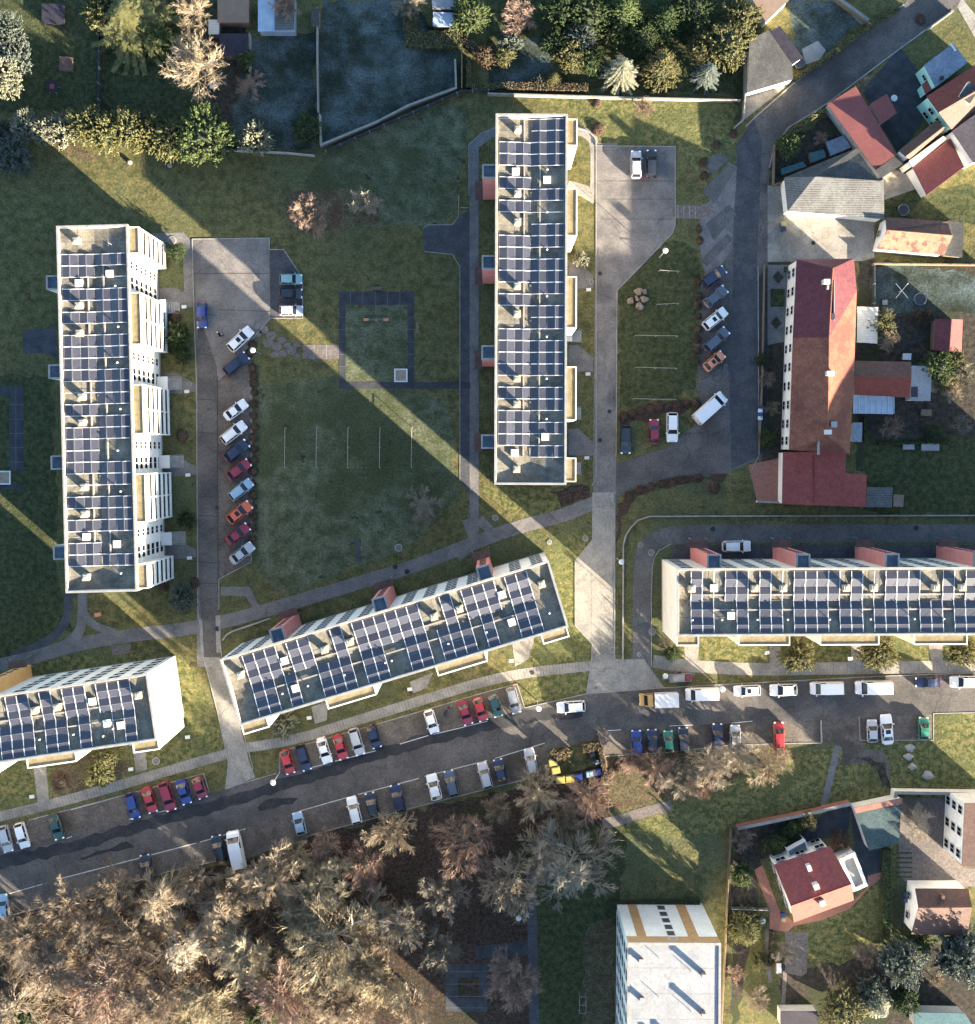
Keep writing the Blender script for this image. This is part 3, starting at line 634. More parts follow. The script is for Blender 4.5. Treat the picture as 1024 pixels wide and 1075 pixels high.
    def put(me, x, y, z, rot):
        nonlocal nwin
        if nwin < 100: o = inst('window', me, T, (x,y,z), (0,0,rot)); inst('pane', PANE[me.name], o); nwin += 1
        else:
            Mx = Matrix.Translation((x,y,z)) @ Matrix.Rotation(rot,4,'Z'); base = len(rest.v); rest.v += [tuple(Mx @ v.co) for v in me.vertices]
            for p in me.polygons: rest.f.append(tuple(base+i for i in p.vertices)); rest.m.append(rest.mi(me.materials[p.material_index]))
            me = PANE[me.name]; base = len(rest.v); rest.v += [tuple(Mx @ v.co) for v in me.vertices]
            for p in me.polygons: rest.f.append(tuple(base+i for i in p.vertices)); rest.m.append(rest.mi(me.materials[p.material_index]))
    def near_side():
        nb = int(L/3.2); 
        for c_ in range(nb):
            x = L*(c_+.5)/nb
            if any(abs(x-F(tu)) < 1.7 for tu in towers): continue
            if winrange and not (winrange[0] < x < winrange[1]): continue
            for fl in range(6): put(WIN, x, 0, 2.35+fl*2.63, pi)
    def far_side():
        gaps = []; ss = sorted(tuple(sorted((F(p), F(q_)))) for p, q_ in stacks)
        for (p, q_) in zip(ss, ss[1:]): gaps.append((p[1], q_[0]))
        for (p, q_) in gaps:
            for f in (.27,.73):
                for fl in range(6): put(WINS if f < .5 else WIN, p+(q_-p)*f, W, 2.35+fl*2.63+(0 if f < .5 else 0), 0)
    (near_side(), far_side()) if win_side == 'near' else (far_side(), near_side())
    if rest.v: tag(rest.build('window_rows', T), kind='stuff')
    # stair towers on the near side
    for tu in towers:
        x = F(tu); tm = M[towerm]; w = 1.0; dp = 1.95; hh = BH-1.1
        b = MB(); b.box(x-w,-dp,0,x+w,-.001,hh,tm); o = b.build('stair_tower', T)
        b = MB(); b.box(x-w-.04,-dp-.04,hh,x+w+.04,-dp+.2,hh+.35,M['coping']); b.box(x-w-.04,-dp+.2,hh,x-w+.2,-.07,hh+.35,M['coping']); b.box(x+w-.2,-dp+.2,hh,x+w+.04,-.07,hh+.35,M['coping'])
        b.box(x-w+.2,-dp+.2,hh,x+w-.2,-.07,hh+.06,M['tower_roof']); b.build('tower_roof', o)
        b = MB(); b.box(x-w-.3,-dp-1.2,2.5,x+w+.5,-dp-.001,2.68,M['porch']); b.tube((x-w-.3,-dp-1.4,0),(x-w-.3,-dp-1.4,2.5),.06,.06,M['steel']); b.tube((x+w+.3,-dp-1.4,0),(x+w+.3,-dp-1.4,2.5),.06,.06,M['steel'])
        b.build('porch', o)
        b = MB(); b.box(x-.6,-dp-.04,.1,x+.6,-dp-.002,2.3,M['glass']); b.build('door', o)
        for fl in range(5): b = MB(); b.box(x-.5,-dp-.04,3.6+fl*2.4,x+.5,-dp-.002,4.8+fl*2.4,M['glass']); b.build('stair_window', o)
    for su in steps:
        x = F(su); b = MB()
        b.box(x-1.0,W+.01,2.5,x+1.0,W+1.7,2.66,M['white'], M['white'])
        b.build('entrance_canopy', T)
        b = MB()
        for i in range(7): b.box(x-.9,W+1.0+i*.33,0,x+.9,W+1.33+i*.33,.95-.13*i,M['kerb'])
        b.box(x-.9,W+.01,0,x+.9,W+1.0,1.0,M['kerb']); b.build('entrance_steps', T)
        b = MB()
        for s_ in (-1.0,1.0):
            b.tube((x+s_,W+.9,2.0),(x+s_,W+3.4,1.1),.03,.03,M['steel'],5); b.tube((x+s_,W+3.4,0),(x+s_,W+3.4,1.1),.03,.03,M['steel'],5); b.tube((x+s_,W+.9,0),(x+s_,W+.9,2.0),.03,.03,M['steel'],5)
        b.build('handrail', T)
        b = MB(); b.box(x-.6,W+.005,1.05,x+.6,W+.05,3.0-.6,M['glass']); b.build('door', T)
    return T

# string order is along u: north to south for upright blocks, west to east for lying ones
NL = "110101011110010111100101011"; FL = "100111011011101100110111001"
def chn(st, v=22, pit=12.2, off=0): return [(off+pit*(i+.45), v) for i in st]
# west block
block('apartment_block', "tall white block upright at the left with solar roof and sunlit balcony front", 'apartment block', (59.5,237.5), (69.5,622.5), 385, 74.5, NL, FL[:26]+'1', 29.5, 12.16,
      [58,152,248,343], [(2,30),(71,126),(168,220),(262,313),(357,383)], chim=[(16,21),(84,21.5),(113,21.5),(180,22),(207,22),(274.7,22),(303,22),(369,22)], chl=[],
      hat=[(60,21),(51,53.6),(327,22),(335.5,54)], ven=[(64,60),(107,62),(144.5,60),(193.5,62),(237,58),(280,60),(366,58)], fan=[], ant=[(20,56)], towerm='wall_white', win_side='far', steps=[74,161,250,337])
# centre block
NC = "0011010100111101001111010111 0".replace(' ','')
FC = "11110010011011101101110110101"
block('apartment_block', "tall cream block upright at top centre, red stair towers on its left", 'apartment block', (521,119.5), (519.5,508.8), 389, 75, NC[:29], FC, 4.2, 12.28,
      [59,155,250,344], [(4,32),(77,127),(170,224),(265,321),(361,386)], chim=[(16.5,23),(84,23),(113.6,23),(181,23),(210,23),(278,23),(305,23),(373,23)], chl=[],
      hat=[(60,21),(68.5,54),(356,21),(339,53)], ven=[(58,54),(102.7,54),(142,54),(191,54),(233.6,54),(277.6,54),(320,54)], fan=[], ant=[(360,60)], towerm='wall_red', win_side='far', steps=[222,310,398-25], wallm='wall_cream')
# middle slanted block (v runs from its north side to its south side, so u is reversed)
NM = "11101100101111110010111011"; FM = "11010011101100110111010011"
def rv(s): return s[::-1]
block('apartment_block', "long white block lying slantwise in the middle with red stair towers on its shaded side", 'apartment block', (576,588.7), (231,692.7), 360, 72.5, rv(NM), rv(FM), 360-22.5-26*12.0, 12.0,
      [360-64,360-177,360-292], [(360-28,360-0),(360-146,360-93),(360-268,360-214),(360-358,360-330)], chim=[(360-u,21.5) for u in (16,108,136,228,256,346)], chl=[],
      hat=[(360-64,21),(360-66.5,52),(360-303,20.5),(360-304.5,51)], ven=[(360-u,53) for u in (52,80,120,165,172,234,276,345)], fan=[], ant=[(20,30)], towerm='wall_red', win_side='near', steps=[])
# right block
NR = "10011010011110100111001011101100111001"; FR = "11001011011101101110110111011011101101"
block('apartment_block', "long cream block lying at the right edge with solar roof and tall salmon stair towers", 'apartment block', (1250,594.5), (711,597), 539, 71, rv(NR), rv(FR), 539-15-38*12.05, 12.05,
      [539-40,539-134,539-228,539-321,539-414,539-507], [(539-23,539),(539-119,539-65),(539-213,539-151),(539-306,539-250),(539-400,539-344),(539-490,539-436)],
      chim=[(539-u,21) for u in (15,81,111,177,206,271,299,355,388)], chl=[], hat=[(539-39,21),(539-57,50)], ven=[(539-u,54) for u in (16,47,84,116,160,203,249,280,330)], towerm='wall_red', win_side='near',
      wallm='wall_cream', winrange=(539*KM-44,539*KM), steps=[])
# lower left block
block('apartment_block', "white block at the left edge beside the street with a blank sunlit gable wall", 'apartment block', (154.5,707.4), (-120,747.5), 277, 70.5, "111011010110111011010", "100010110111011011011", 20, 12.0,
      [172,262], [(0,27),(88,140),(170,224),(250,277)], chim=[(12,21),(98,21),(122,21),(180,22)], chl=[], hat=[(62,21),(50,46),(36,50)], ven=[(44,52),(55,58),(86,52),(122,52)], fan=[], towerm='wall_orange',
      win_side='near', winrange=(0,24), steps=[60])
# white block at the bottom
def white_block():
    c = [gp(647.5,947.5), gp(737,947.5)]; ox, oy = c[0]; W = c[1][0]-c[0][0]; L = 38.0
    T = thing('apartment_block', 'white flat-roofed block at the bottom edge with brown stripes on its end wall', 'apartment block', (ox,oy,0), -.006)
    wm = M['wall_white']; h = BH-.1
    b = MB(); b.box(0,-L,0,W,0,h,wm); b.build('wall', T)
    b = MB(); b.box(.001,.002,h-2.3,W-.001,.05,h-.01,M['ochre']); b.box(1.6,.002,0,3.0,.05,h-2.3,M['ochre']); b.box(W-4.3,.002,0,W-2.8,.05,h-2.3,M['ochre']); b.build('wall_stripe', T)
    for z in (2.6,5.4,8.2,11.0,13.6): b = MB(); b.box(W*.5-.6,.002,z-1.2,W*.5+.6,.06,z+.6,M['plinth']); [b.box(W*.5-.5,.06,z-1.1+q*.44,W*.5+.5,.08,z-.8+q*.44,M['glass']) for q in range(4)]; b.build('stair_window', T)
    b = MB(); b.box(W*.5-.7,.055,h-1.6,W*.5+.7,.12,h-.9,M['white']); b.box(W*.5-.55,.12,h-1.5,W*.5+.55,.14,h-1.0,M['steel']); b.build('vent_cover', T)
    b = MB(); b.box(.3,-L+.3,h,W-.3,-.3,h+.05,M['white_roof']); b.build('roof', T)
    b = MB()
    for i in range(1, 9): b.box(W*i/9-.025,-L+.4,h+.05,W*i/9+.025,-.4,h+.056,M['plinth'])
    for i in range(1, 10): b.box(.4,-i*3.7-.02,h+.057,W-.4,-i*3.7+.02,h+.061,M['coping'])
    b.build('membrane_seams', T)
    b = MB(); b.box(-.05,-.3,h+.001,W+.05,.06,h+.22,M['coping']); b.box(-.05,-L,h+.001,.3,-.3,h+.22,M['coping']); b.box(W-.3,-L,h+.001,W+.05,-.3,h+.22,M['coping']); b.build('parapet', T)
    for fl in range(6):
        for i in range(11): o = inst('window', WIN, T, (0,-2.2-i*3.1,2.2+fl*2.65), (0,0,pi/2)); inst('pane', PANE[WIN.name], o)
    def sh(x, y, hh, w, nm):
        b = MB(); b.box(-w,-w,0,w,w,hh,M['brick']); b.box(-w-.06,-w-.06,hh,w+.06,w+.06,hh+.1,M['steel']); inst(nm, b.mesh(nm), T, (x,y,h+.05))
    k = (CH-BH)/CH*S
    for (x, y, hh, w) in ((10+4,18.5,.6,.3),(79,32,1.3,.3),(15,59,.6,.3),(79,73,1.3,.3),(30,100,.6,.3),(50,103,.9,.3)): sh(x*k,-y*k,hh,w,'chimney')
    for (x, y) in ((32,15),(66,29),(32,56),(66,71),(66,112)):
        b = MB(); b.tube((0,0,0),(0,0,.8),.05,.05,M['steel'],6); inst('vent_pipe', b.mesh('vent_pipe'), T, (x*k,-y*k,h+.05))
white_block()
# ------------------------------------------------------------------ houses
def inset(pts, d):
    if sum(pts[i][0]*pts[(i+1)%len(pts)][1]-pts[(i+1)%len(pts)][0]*pts[i][1] for i in range(len(pts))) < 0: pts = pts[::-1]
    n = len(pts); out = []
    for i in range(n):
        a, p, c = Vector(pts[i-1]), Vector(pts[i]), Vector(pts[(i+1) % n]); d1 = (p-a).normalized(); d2 = (c-p).normalized()
        n1 = Vector((-d1.y,d1.x)); n2 = Vector((-d2.y,d2.x)); m = (n1+n2).normalized(); out.append(tuple(p+m*d/max(.3, m.dot(n1))))
    return out
def thick(mesh_mb, name, parent, th=.16):
    o = mesh_mb.build(name, parent); md = o.modifiers.new('thickness', 'SOLIDIFY'); md.thickness = th; md.offset = -1
    bm = bmesh.new(); bm.from_mesh(o.data); bmesh.ops.remove_doubles(bm, verts=bm.verts[:], dist=.01)
    for f in bm.faces:
        f.normal_update()
        if f.normal.z < 0: f.normal_flip()
    bm.to_mesh(o.data); bm.free(); return o
def flat_house(name, label, cat, px, h, wall, top, ins=.12, cop='coping', slope=None, group=None):
    """flat or single-pitch roof traced at its own height"""
    hs = slope or [h]*len(px); P = [gp(p[0],p[1],hh) for p, hh in zip(px, hs)]
    c = (sum(p[0] for p in P)/len(P), sum(p[1] for p in P)/len(P)); P = [(x-c[0],y-c[1]) for x, y in P]
    T = thing(name, label, cat, (c[0],c[1],0), 0, group)
    b = MB(); b.poly([(p[0],p[1],hh) for p, hh in zip(P, hs)], M[top]); thick(b, 'roof', T, .14)
    if wall:
        sgn = sum(P[i][0]*P[(i+1)%len(P)][1]-P[(i+1)%len(P)][0]*P[i][1] for i in range(len(P))) < 0
        Q = inset(P, ins); H2 = hs[::-1] if sgn else hs
        b = MB(); n = len(Q)
        for i in range(n):
            j = (i+1) % n; b.poly([(*Q[i],0),(*Q[j],0),(*Q[j],H2[j]-.16),(*Q[i],H2[i]-.16)], M[wall])
        b.build('wall', T)
    return T, P
def pitched(name, label, cat, eave_px, he, ridge_px, hr, faces, wall, gables=(), ins=.25, group=None):
    """eave corners traced at eave height, ridge points at ridge height; faces = (indices, material)"""
    P = [(*gp(p[0],p[1],he),he) for p in eave_px]+[(*gp(p[0],p[1],hr),hr) for p in ridge_px]
    c = (sum(p[0] for p in P)/len(P), sum(p[1] for p in P)/len(P)); P = [(x-c[0],y-c[1],z) for x, y, z in P]
    T = thing(name, label, cat, (c[0],c[1],0), 0, group)
    mats = []
    for idx, m in faces:
        if m not in mats: mats.append(m)
    b = MB()
    for idx, m in faces: b.poly([P[i] for i in idx], M[m])
    roof = thick(b, 'roof', T, .16)
    for p, q in zip(P[len(eave_px):], P[len(eave_px)+1:]):
        rb = MB(); rb.tube(tuple(p[:2])+(p[2]+.03,), tuple(q[:2])+(q[2]+.03,), .13, .13, M[faces[-1][1]], 6); rb.build('ridge_cap', roof)
    Q = inset([p[:2] for p in P[:len(eave_px)]], ins)
    b = MB(); n = len(Q)
    for i in range(n):
        j = (i+1) % n; b.poly([(*Q[i],0),(*Q[j],0),(*Q[j],he-.1),(*Q[i],he-.1)], M[wall])
    for (i, j, r) in gables:
        a, d, t_ = Vector(P[i]), Vector(P[j]), Vector(P[r]); ctr = Vector((0,0,0)); nrm = (ctr-(a+d)/2); nrm.z = 0; nrm = nrm.normalized()*ins*.5
        b.poly([tuple(a+nrm-Vector((0,0,.15))), tuple(d+nrm-Vector((0,0,.15))), tuple(t_+nrm-Vector((0,0,.2)))], M[wall])
    b.build('wall', T)
    return T, P
def on(T, px, h, w, d, z0, z1, m, name, rz=0, mtop=None):
    x, y = gp(px[0], px[1], h); b = MB(); b.box(-w/2,-d/2,z0,w/2,d/2,z1,M[m],M[mtop] if mtop else None)
    return inst(name, b.mesh(name), T, (x-T.location.x, y-T.location.y, 0), (0,0,rz))
def wallwin(T, pa, pb, he, us, zs, w=1.1, h=1.3, me=None):
    """windows on the wall between two roof corners (photo px at height he)"""
    a = Vector(gp(*pa,he)); b_ = Vector(gp(*pb,he)); d = (b_-a); L = d.length; d /= L; nrm = Vector((d.y,-d.x)); ang = atan2(nrm.y, nrm.x)-pi/2
    for u in us:
        for z in zs:
            p = a+d*L*u-Vector(T.location[:2]); inst('pane', PANE[WIN.name], inst('window', WIN, T, (p.x,p.y,z), (0,0,ang), (w/1.5,1,h/1.4)))

# long two-tone house
TL = (768,230)
e = zt(768,230,[(272,168),(512,165),(524,300),(513,640),(495,980),(240,965),(256,495)]); r = zt(768,230,[(424,205),(408,495),(402,905)])
T, P = pitched('long_house', 'long house with maroon tiles at one end and orange tiles at the other', 'house', e, 6.2, r, 8.8,
   [((0,6,8,7),'tile_maroon'), ((0,1,7),'tile_maroon'), ((1,2,7),'tile_maroon'), ((2,8,7),'tile_maroon'), ((2,3,8),'tile_orange'), ((6,5,9,8),'tile_orange'), ((5,4,9),'tile_orange'), ((4,3,8,9),'tile_orange')], 'wall_white', ins=.15)
wallwin(T, e[5], e[0], 6.2, [.05,.14,.24,.34,.44,.54,.64,.74,.84,.94], [1.6,4.4])
for (x, y, w_) in ((397,262,.9),(412,645,1.1),(404,890,.9)): on(T, zt(768,230,[(x,y)])[0], 9.2, w_, .7, 7.6, 9.7, 'white', 'chimney')
on(T, zt(768,230,[(428,858)])[0], 8.6, .9, .9, 7.4, 8.8, 'steel', 'roof_light'); on(T, zt(768,230,[(403,285)])[0], 9, .3, .6, 7.6, 9.2, 'steel', 'vent_pipe')
on(T, zt(768,230,[(426,405)])[0], 9, .5, .9, 8, 8.9, 'dark', 'roof_light'); on(T, zt(768,230,[(366,940)])[0], 8, .25, 3.2, 7.3, 7.9, 'steel', 'roof_ladder')
on(T, zt(768,230,[(431,340)])[0], 8.9, .12, 6, 8.5, 8.82, 'steel', 'snow_guard')
e = zt(768,480,[(215,-22),(480,-22),(475,66),(565,74),(563,208),(212,196)]);
T, P = flat_house('annex', 'low annex with glazed red sheet roof against the long orange house', 'annex', e, 3.6, 'wall_white', 'tile_red')
on(T, zt(768,480,[(345,90)])[0], 3.6, .12, 7.5, 3.6, 3.72, 'tile_salmon', 'roof_ridge')
e = zt(768,230,[(516,592),(752,596),(746,746),(514,734)]); r = zt(768,230,[(516,660),(752,664)])
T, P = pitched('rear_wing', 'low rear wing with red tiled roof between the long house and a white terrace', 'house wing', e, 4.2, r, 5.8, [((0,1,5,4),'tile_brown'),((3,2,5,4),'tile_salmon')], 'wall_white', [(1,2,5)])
T, P = flat_house('terrace_annex', 'white flat terrace roof at the end of the red rear wing', 'terrace', zt(768,230,[(754,612),(838,616),(832,760),(750,758)]), 3.2, 'wall_white', 'white_roof')
on(T, zt(768,230,[(765,722)])[0], 3.2, 1.0, 1.6, 3.2, 3.26, 'dark', 'roof_light')
T, P = flat_house('garden_canopy', 'pale slatted canopy beside the maroon end of the long house', 'canopy', zt(768,230,[(527,365),(614,368),(610,520),(525,515)]), 2.8, None, 'polycarb')
b = MB(); [b.tube((p[0]*.92,p[1]*.92,0),(p[0]*.92,p[1]*.92,2.66),.06,.06,M['steel']) for p in P]; b.build('post', T)
T, P = flat_house('glass_canopy', 'blue glass veranda roof along the red rear wing', 'canopy', zt(768,230,[(512,733),(680,738),(677,815),(510,812)]), 2.7, None, 'greenhouse')
b = MB(); [b.tube((p[0]*.92,p[1]*.92,0),(p[0]*.92,p[1]*.92,2.56),.06,.06,M['steel']) for p in P]; b.build('post', T)
b = MB(); X0 = min(p[0] for p in P); X1 = max(p[0] for p in P); Y0 = min(p[1] for p in P); Y1 = max(p[1] for p in P)
for i in range(8): b.box(X0+(X1-X0)*i/7-.04, Y0+.1, 2.702, X0+(X1-X0)*i/7+.04, Y1-.1, 2.76, M['alu'])
b.build('glazing_bar', T)
e = zt(768,230,[(849,416),(967,420),(962,554),(846,549)]); r = zt(768,230,[(920,418),(911,552)])
pitched('garden_house', 'small garden house with a half maroon half pink gabled roof', 'garden house', e, 2.5, r, 3.8, [((0,3,5,4),'tile_maroon'),((1,2,5,4),'sheet_red')], 'wood', [(0,1,4),(3,2,5)])
flat_house('metal_shed', 'pale corrugated shed beside the low annex', 'shed', zt(768,480,[(567,124),(675,127),(671,210),(564,208)]), 2.4, 'wood', 'frost_roof')
flat_house('wooden_shed', 'tiny brown shed just right of the corrugated shed', 'shed', zt(768,480,[(678,155),(722,158),(718,208),(676,206)]), 2.2, 'wood', 'brown_sheet')
flat_house('lean_to', 'narrow blue-grey lean-to behind the orange end of the long house', 'lean-to', zt(768,230,[(508,850),(548,850),(545,932),(505,930)]), 2.4, 'wall_white', 'blue_roof')
# cottages top right
e = zt(768,0,[(400,435),(520,360),(693,645),(600,708)])
T, P = flat_house('barn', 'long barn with a pinkish red profiled metal roof', 'barn', e, 3.4, 'plinth', 'sheet_red', slope=[3.0,3.6,3.6,3.0])
T, P = flat_house('barn_annex', 'small square annex with red metal roof beside the long barn', 'annex', zt(768,0,[(578,435),(650,392),(693,472),(625,518)]), 3.6, 'wall_cream', 'sheet_red')
e = zt(768,0,[(220,742),(524,618),(636,748),(640,917),(522,905),(235,883)]); r = zt(768,0,[(350,738),(622,756)])
T, P = pitched('workshop', 'wide workshop with frosted grey roof half in shade by the paved yard', 'workshop', e, 3.9, r, 5.3, [((0,1,2,7,6),'slate'),((0,6,5),'frost_roof'),((6,7,3,4,5),'frost_roof'),((7,2,3),'slate')], 'wall_white')  # slope turned from the sun given a plainer grey, shade in the colour
T, P = flat_house('workshop_link', 'dark lean-to roof between the barn and the workshop', 'lean-to', zt(768,0,[(602,710),(692,648),(722,682),(628,745)]), 3.2, 'wall_cream', 'slate')
e = zt(768,0,[(645,907),(905,925),(925,985),(888,1068),(608,1042)]); r = zt(768,0,[(648,962),(925,985)])
T, P = pitched('garden_cottage', 'narrow cottage with blotched orange roof and white gable behind the workshop', 'cottage', e, 3.6, r, 5.0, [((0,1,2,6,5),'tile_brown'),((5,6,3,4),'tile_moss_sunlit')], 'wall_white', [(4,0,5)])  # brown back slope, sun side painted light orange as lit
wallwin(T, e[4], e[0], 3.6, [.55], [1.8], .9, .9)
flat_house('pergola_shed', 'grey weathered shed at the end of the blotched orange cottage', 'shed', zt(768,0,[(905,920),(972,930),(965,1075),(893,1068)]), 2.6, 'wood', 'slate')
e = zt(920,0,[(520,985),(1110,620),(1450,1080),(760,1320)], 9.77); r = zt(920,0,[(640,1160),(1250,850)], 9.77)
e = [(973.2,100.8),(1024,66),(1060,112),(1000,137)]; 
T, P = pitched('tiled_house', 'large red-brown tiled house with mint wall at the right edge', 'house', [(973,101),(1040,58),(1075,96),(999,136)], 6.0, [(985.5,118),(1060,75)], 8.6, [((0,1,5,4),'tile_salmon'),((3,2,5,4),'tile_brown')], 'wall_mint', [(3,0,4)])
wallwin(T, (999,136), (973,101), 6.0, [.35,.65], [1.6,4.0], 1.0, 1.1)
b = on(T, (1018,97), 8.4, 2.0, 2.8, 6.4, 8.4, 'wall_white', 'dormer', -.6, 'slate')
T, P = flat_house('flat_extension', 'blue-grey flat roofed extension with mint wall below the lit grass', 'extension', zt(920,0,[(490,668),(790,445),(940,640),(610,895)], 9.77), 4.6, 'wall_mint', 'blue_roof')
wallwin(T, zt(920,0,[(610,895)],9.77)[0], zt(920,0,[(490,668)],9.77)[0], 4.6, [.6], [2.6], .8, .9)
on(T, zt(920,0,[(675,798)],9.77)[0], 5.0, .5, .5, 4.6, 5.2, 'dark', 'vent_pipe'); on(T, zt(920,0,[(790,485)],9.77)[0], 4.7, .3, 1.4, 4.6, 4.8, 'white', 'roof_edge', .6)
flat_house('porch_roof', 'small dark red porch roof at the foot of the mint extension', 'porch', zt(920,0,[(470,870),(535,805),(600,895),(510,970)], 9.77), 2.8, 'wall_mint', 'tile_red')
e = zt(920,110,[(232,470),(620,160),(715,240),(760,270),(900,640),(520,930),(370,640),(335,555)], 9.77)
T, P = pitched('gabled_house', 'house with dark shaded north roof and ribbed red south roof', 'house', zt(920,110,[(232,470),(620,155),(715,240),(345,560)], 9.77), 5.0, zt(920,110,[(300,530),(690,225)], 9.77), 6.2, [((0,1,5,4),'tile_brown'),((3,2,5,4),'tile_brown')], 'wall_white', [(3,0,4)])
T, P = flat_house('ribbed_annex', 'lower annex with bright ribbed red roof in the sun', 'annex', zt(920,110,[(375,645),(760,345),(905,640),(520,930)], 9.77), 3.4, 'wall_white', 'tile_maroon', slope=[3.9,3.9,2.9,2.9])
for i in range(17):
    f = (i+.5)/17; p = [P[0][j]+(P[3][j]-P[0][j])*f for j in (0,1)]; q = [P[1][j]+(P[2][j]-P[1][j])*f for j in (0,1)]; z = 3.9-f+.05
    b = MB(); b.tube((*p,z),(*q,z),.07,.07,M['sheet_red'],4); b.build('roof_rib', T)
T, P = flat_house('connecting_roof', 'pale pink lit roof strip between the dark and the ribbed red roofs', 'roof', zt(920,110,[(335,575),(690,318),(725,350),(375,640)], 9.77), 5.2, 'wall_white', 'polycarb')
T, P = flat_house('purple_roofed_house', 'purple-roofed house in shadow at the right edge', 'house', zt(920,110,[(775,270),(1100,40),(1400,400),(1000,600)], 9.77), 6.5, 'wall_white', 'purple_roof', slope=[6,7.5,6.5,5])
# sheds top centre-right
T, P = flat_house('slate_roofed_house', 'low house with dark grey ribbed roof beside the bend of the street', 'house', zt(768,0,[(75,170),(155,125),(215,215),(255,268),(258,332),(68,388)]), 3.4, 'wall_cream', 'slate', slope=[3.8,3.8,3.5,3.3,3.0,3.0])
T, P = flat_house('dark_lean_to', 'dark purple lean-to roof against the grey ribbed roof', 'lean-to', zt(768,0,[(162,133),(203,108),(299,240),(256,270)]), 3.0, 'wall_cream', 'purple_roof')
T, P = flat_house('brown_roofed_shed', 'long shed with brown corrugated roof at the top edge', 'shed', zt(768,0,[(70,-30),(260,-40),(240,2),(145,92)]), 3.4, 'wall_white', 'brown_sheet')
# top left sheds
flat_house('greenhouse', 'blue-white greenhouse half frosted at the top edge', 'greenhouse', zt(200,0,[(485,-25),(750,-25),(750,225),(485,225)], 6.83), 2.6, 'greenhouse', 'greenhouse')
flat_house('greenhouse_bay', 'frosty grey-green half of the glasshouse roof beside the blue half', 'greenhouse', zt(200,0,[(606,-20),(745,-20),(745,215),(606,215)], 6.83), 2.75, 'greenhouse', 'frost_roof')
flat_house('brown_garage', 'garage with dark brown roof beside the glasshouse', 'garage', zt(200,0,[(195,-30),(420,-30),(418,160),(195,160)], 6.83), 2.8, 'wood', 'brown_sheet')
flat_house('dark_shed', 'navy blue-black ribbed shed below the brown garage', 'shed', zt(200,0,[(205,240),(415,240),(412,400),(240,400),(205,330)], 6.83), 2.5, 'wood', 'purple_roof')
flat_house('garden_cabin', 'small pale cabin between the bare trees at top left', 'cabin', zt(200,0,[(130,140),(208,140),(206,245),(130,245)], 6.83), 2.4, 'wood', 'polycarb')
flat_house('grey_hut', 'small grey hut at the top of the garden fence', 'hut', zt(200,0,[(868,60),(925,62),(922,180),(866,178)], 6.83), 2.3, 'wood', 'slate')
flat_house('white_roofed_cabin', 'cabin with bright white roof at the top edge between garden hedges', 'cabin', zt(256,0,[(785,-20),(905,-20),(895,38),(788,36)]), 3.0, 'wood', 'white_roof')
flat_house('blue_shed', 'dim blue shed under the bright white cabin', 'shed', zt(256,0,[(792,50),(885,52),(880,112),(790,108)]), 2.3, 'wood', 'greenhouse')
flat_house('garden_shed', 'dark shed hidden in the shade of the top left garden', 'shed', zt(0,0,[(175,15),(270,15),(268,100),(175,98)]), 1.0, 'purple_roof', 'purple_roof')  # walls coloured as dark as the roof, in place of tree shade
# lower right villa
Z8 = lambda pts: zt(768,805,pts)
e = Z8([(178,408),(412,330),(512,558),(262,650)]); r = Z8([(248,580),(502,488)])
T, P = pitched('red_roofed_villa', 'white villa with big dark red roof, sunlight coloured into its salmon lower slope', 'villa', e, 5.6, r, 7.6, [((0,1,5,4),'tile_red'),((3,2,5,4),'tile_salmon')], 'wall_white', [(3,0,4),(1,2,5)], ins=.35)  # one roof; sunlight on the lower slope is put into its salmon colour
for (x, y) in ((327,425),): on(T, Z8([(x,y)])[0], 7.2, .6, .9, 5.6, 7.2, 'white', 'roof_light', .33)
for (x, y, z) in ((357,503,8.3),(383,572,7.9)): on(T, Z8([(x,y)])[0], z, .8, .8, 6, z, 'white', 'chimney', .33)
wallwin(T, e[3], e[0], 5.6, [.2,.5,.8], [1.6,4.2], 1.2, 1.2); wallwin(T, e[0], e[1], 5.6, [.15,.5,.85], [1.6,4.2], 1.3, 1.2)
T, P = flat_house('roof_terrace', 'grey roof terrace with thick white rim beside the red villa roof', 'terrace', Z8([(446,385),(515,352),(570,495),(508,522)]), 3.2, 'wall_white', 'terrace')
b = MB(); b.ribbon(inset(P,.3), .5, 3.2, 3.6, M['wall_white'], True); b.build('terrace_rim', T)
T, P = flat_house('balcony_frame', 'white balcony frame on the shaded side of the red villa', 'balcony', Z8([(232,345),(305,305),(318,350),(245,390)]), 3.2, None, 'terrace')
b = MB(); b.ribbon(P, .16, 2.6, 3.9, M['white'], True); [b.tube((p[0],p[1],0),(p[0],p[1],2.7),.1,.1,M['white']) for p in P]; b.build('frame', T)
e = Z8([(752,905-402),(990,508),(1008,590),(985,706),(752,700),(775,590)])
T, P = pitched('brown_roofed_house', 'house with brown hipped tile roof beside the blue bins', 'house', Z8([(768,508),(990,508),(985,706),(752,700)]), 4.6, Z8([(782,588),(1006,586)]), 6.6, [((0,1,5,4),'tile_brown'),((3,2,5,4),'tile_brown')], 'wall_white', [(3,0,4),(1,2,5)])
wallwin(T, Z8([(752,700)])[0], Z8([(768,508)])[0], 4.6, [.3,.72], [2.0], .9, 1.1)
on(T, Z8([(885,545)])[0], 6.3, .5, .5, 5.2, 6.4, 'tile_brown', 'chimney')
T, P = flat_house('white_apartment_house', 'white three storey house with brown roof at the right edge', 'house', Z8([(975,152),(1160,150),(1160,425),(963,415)]), 8.6, 'wall_white', 'tile_brown')
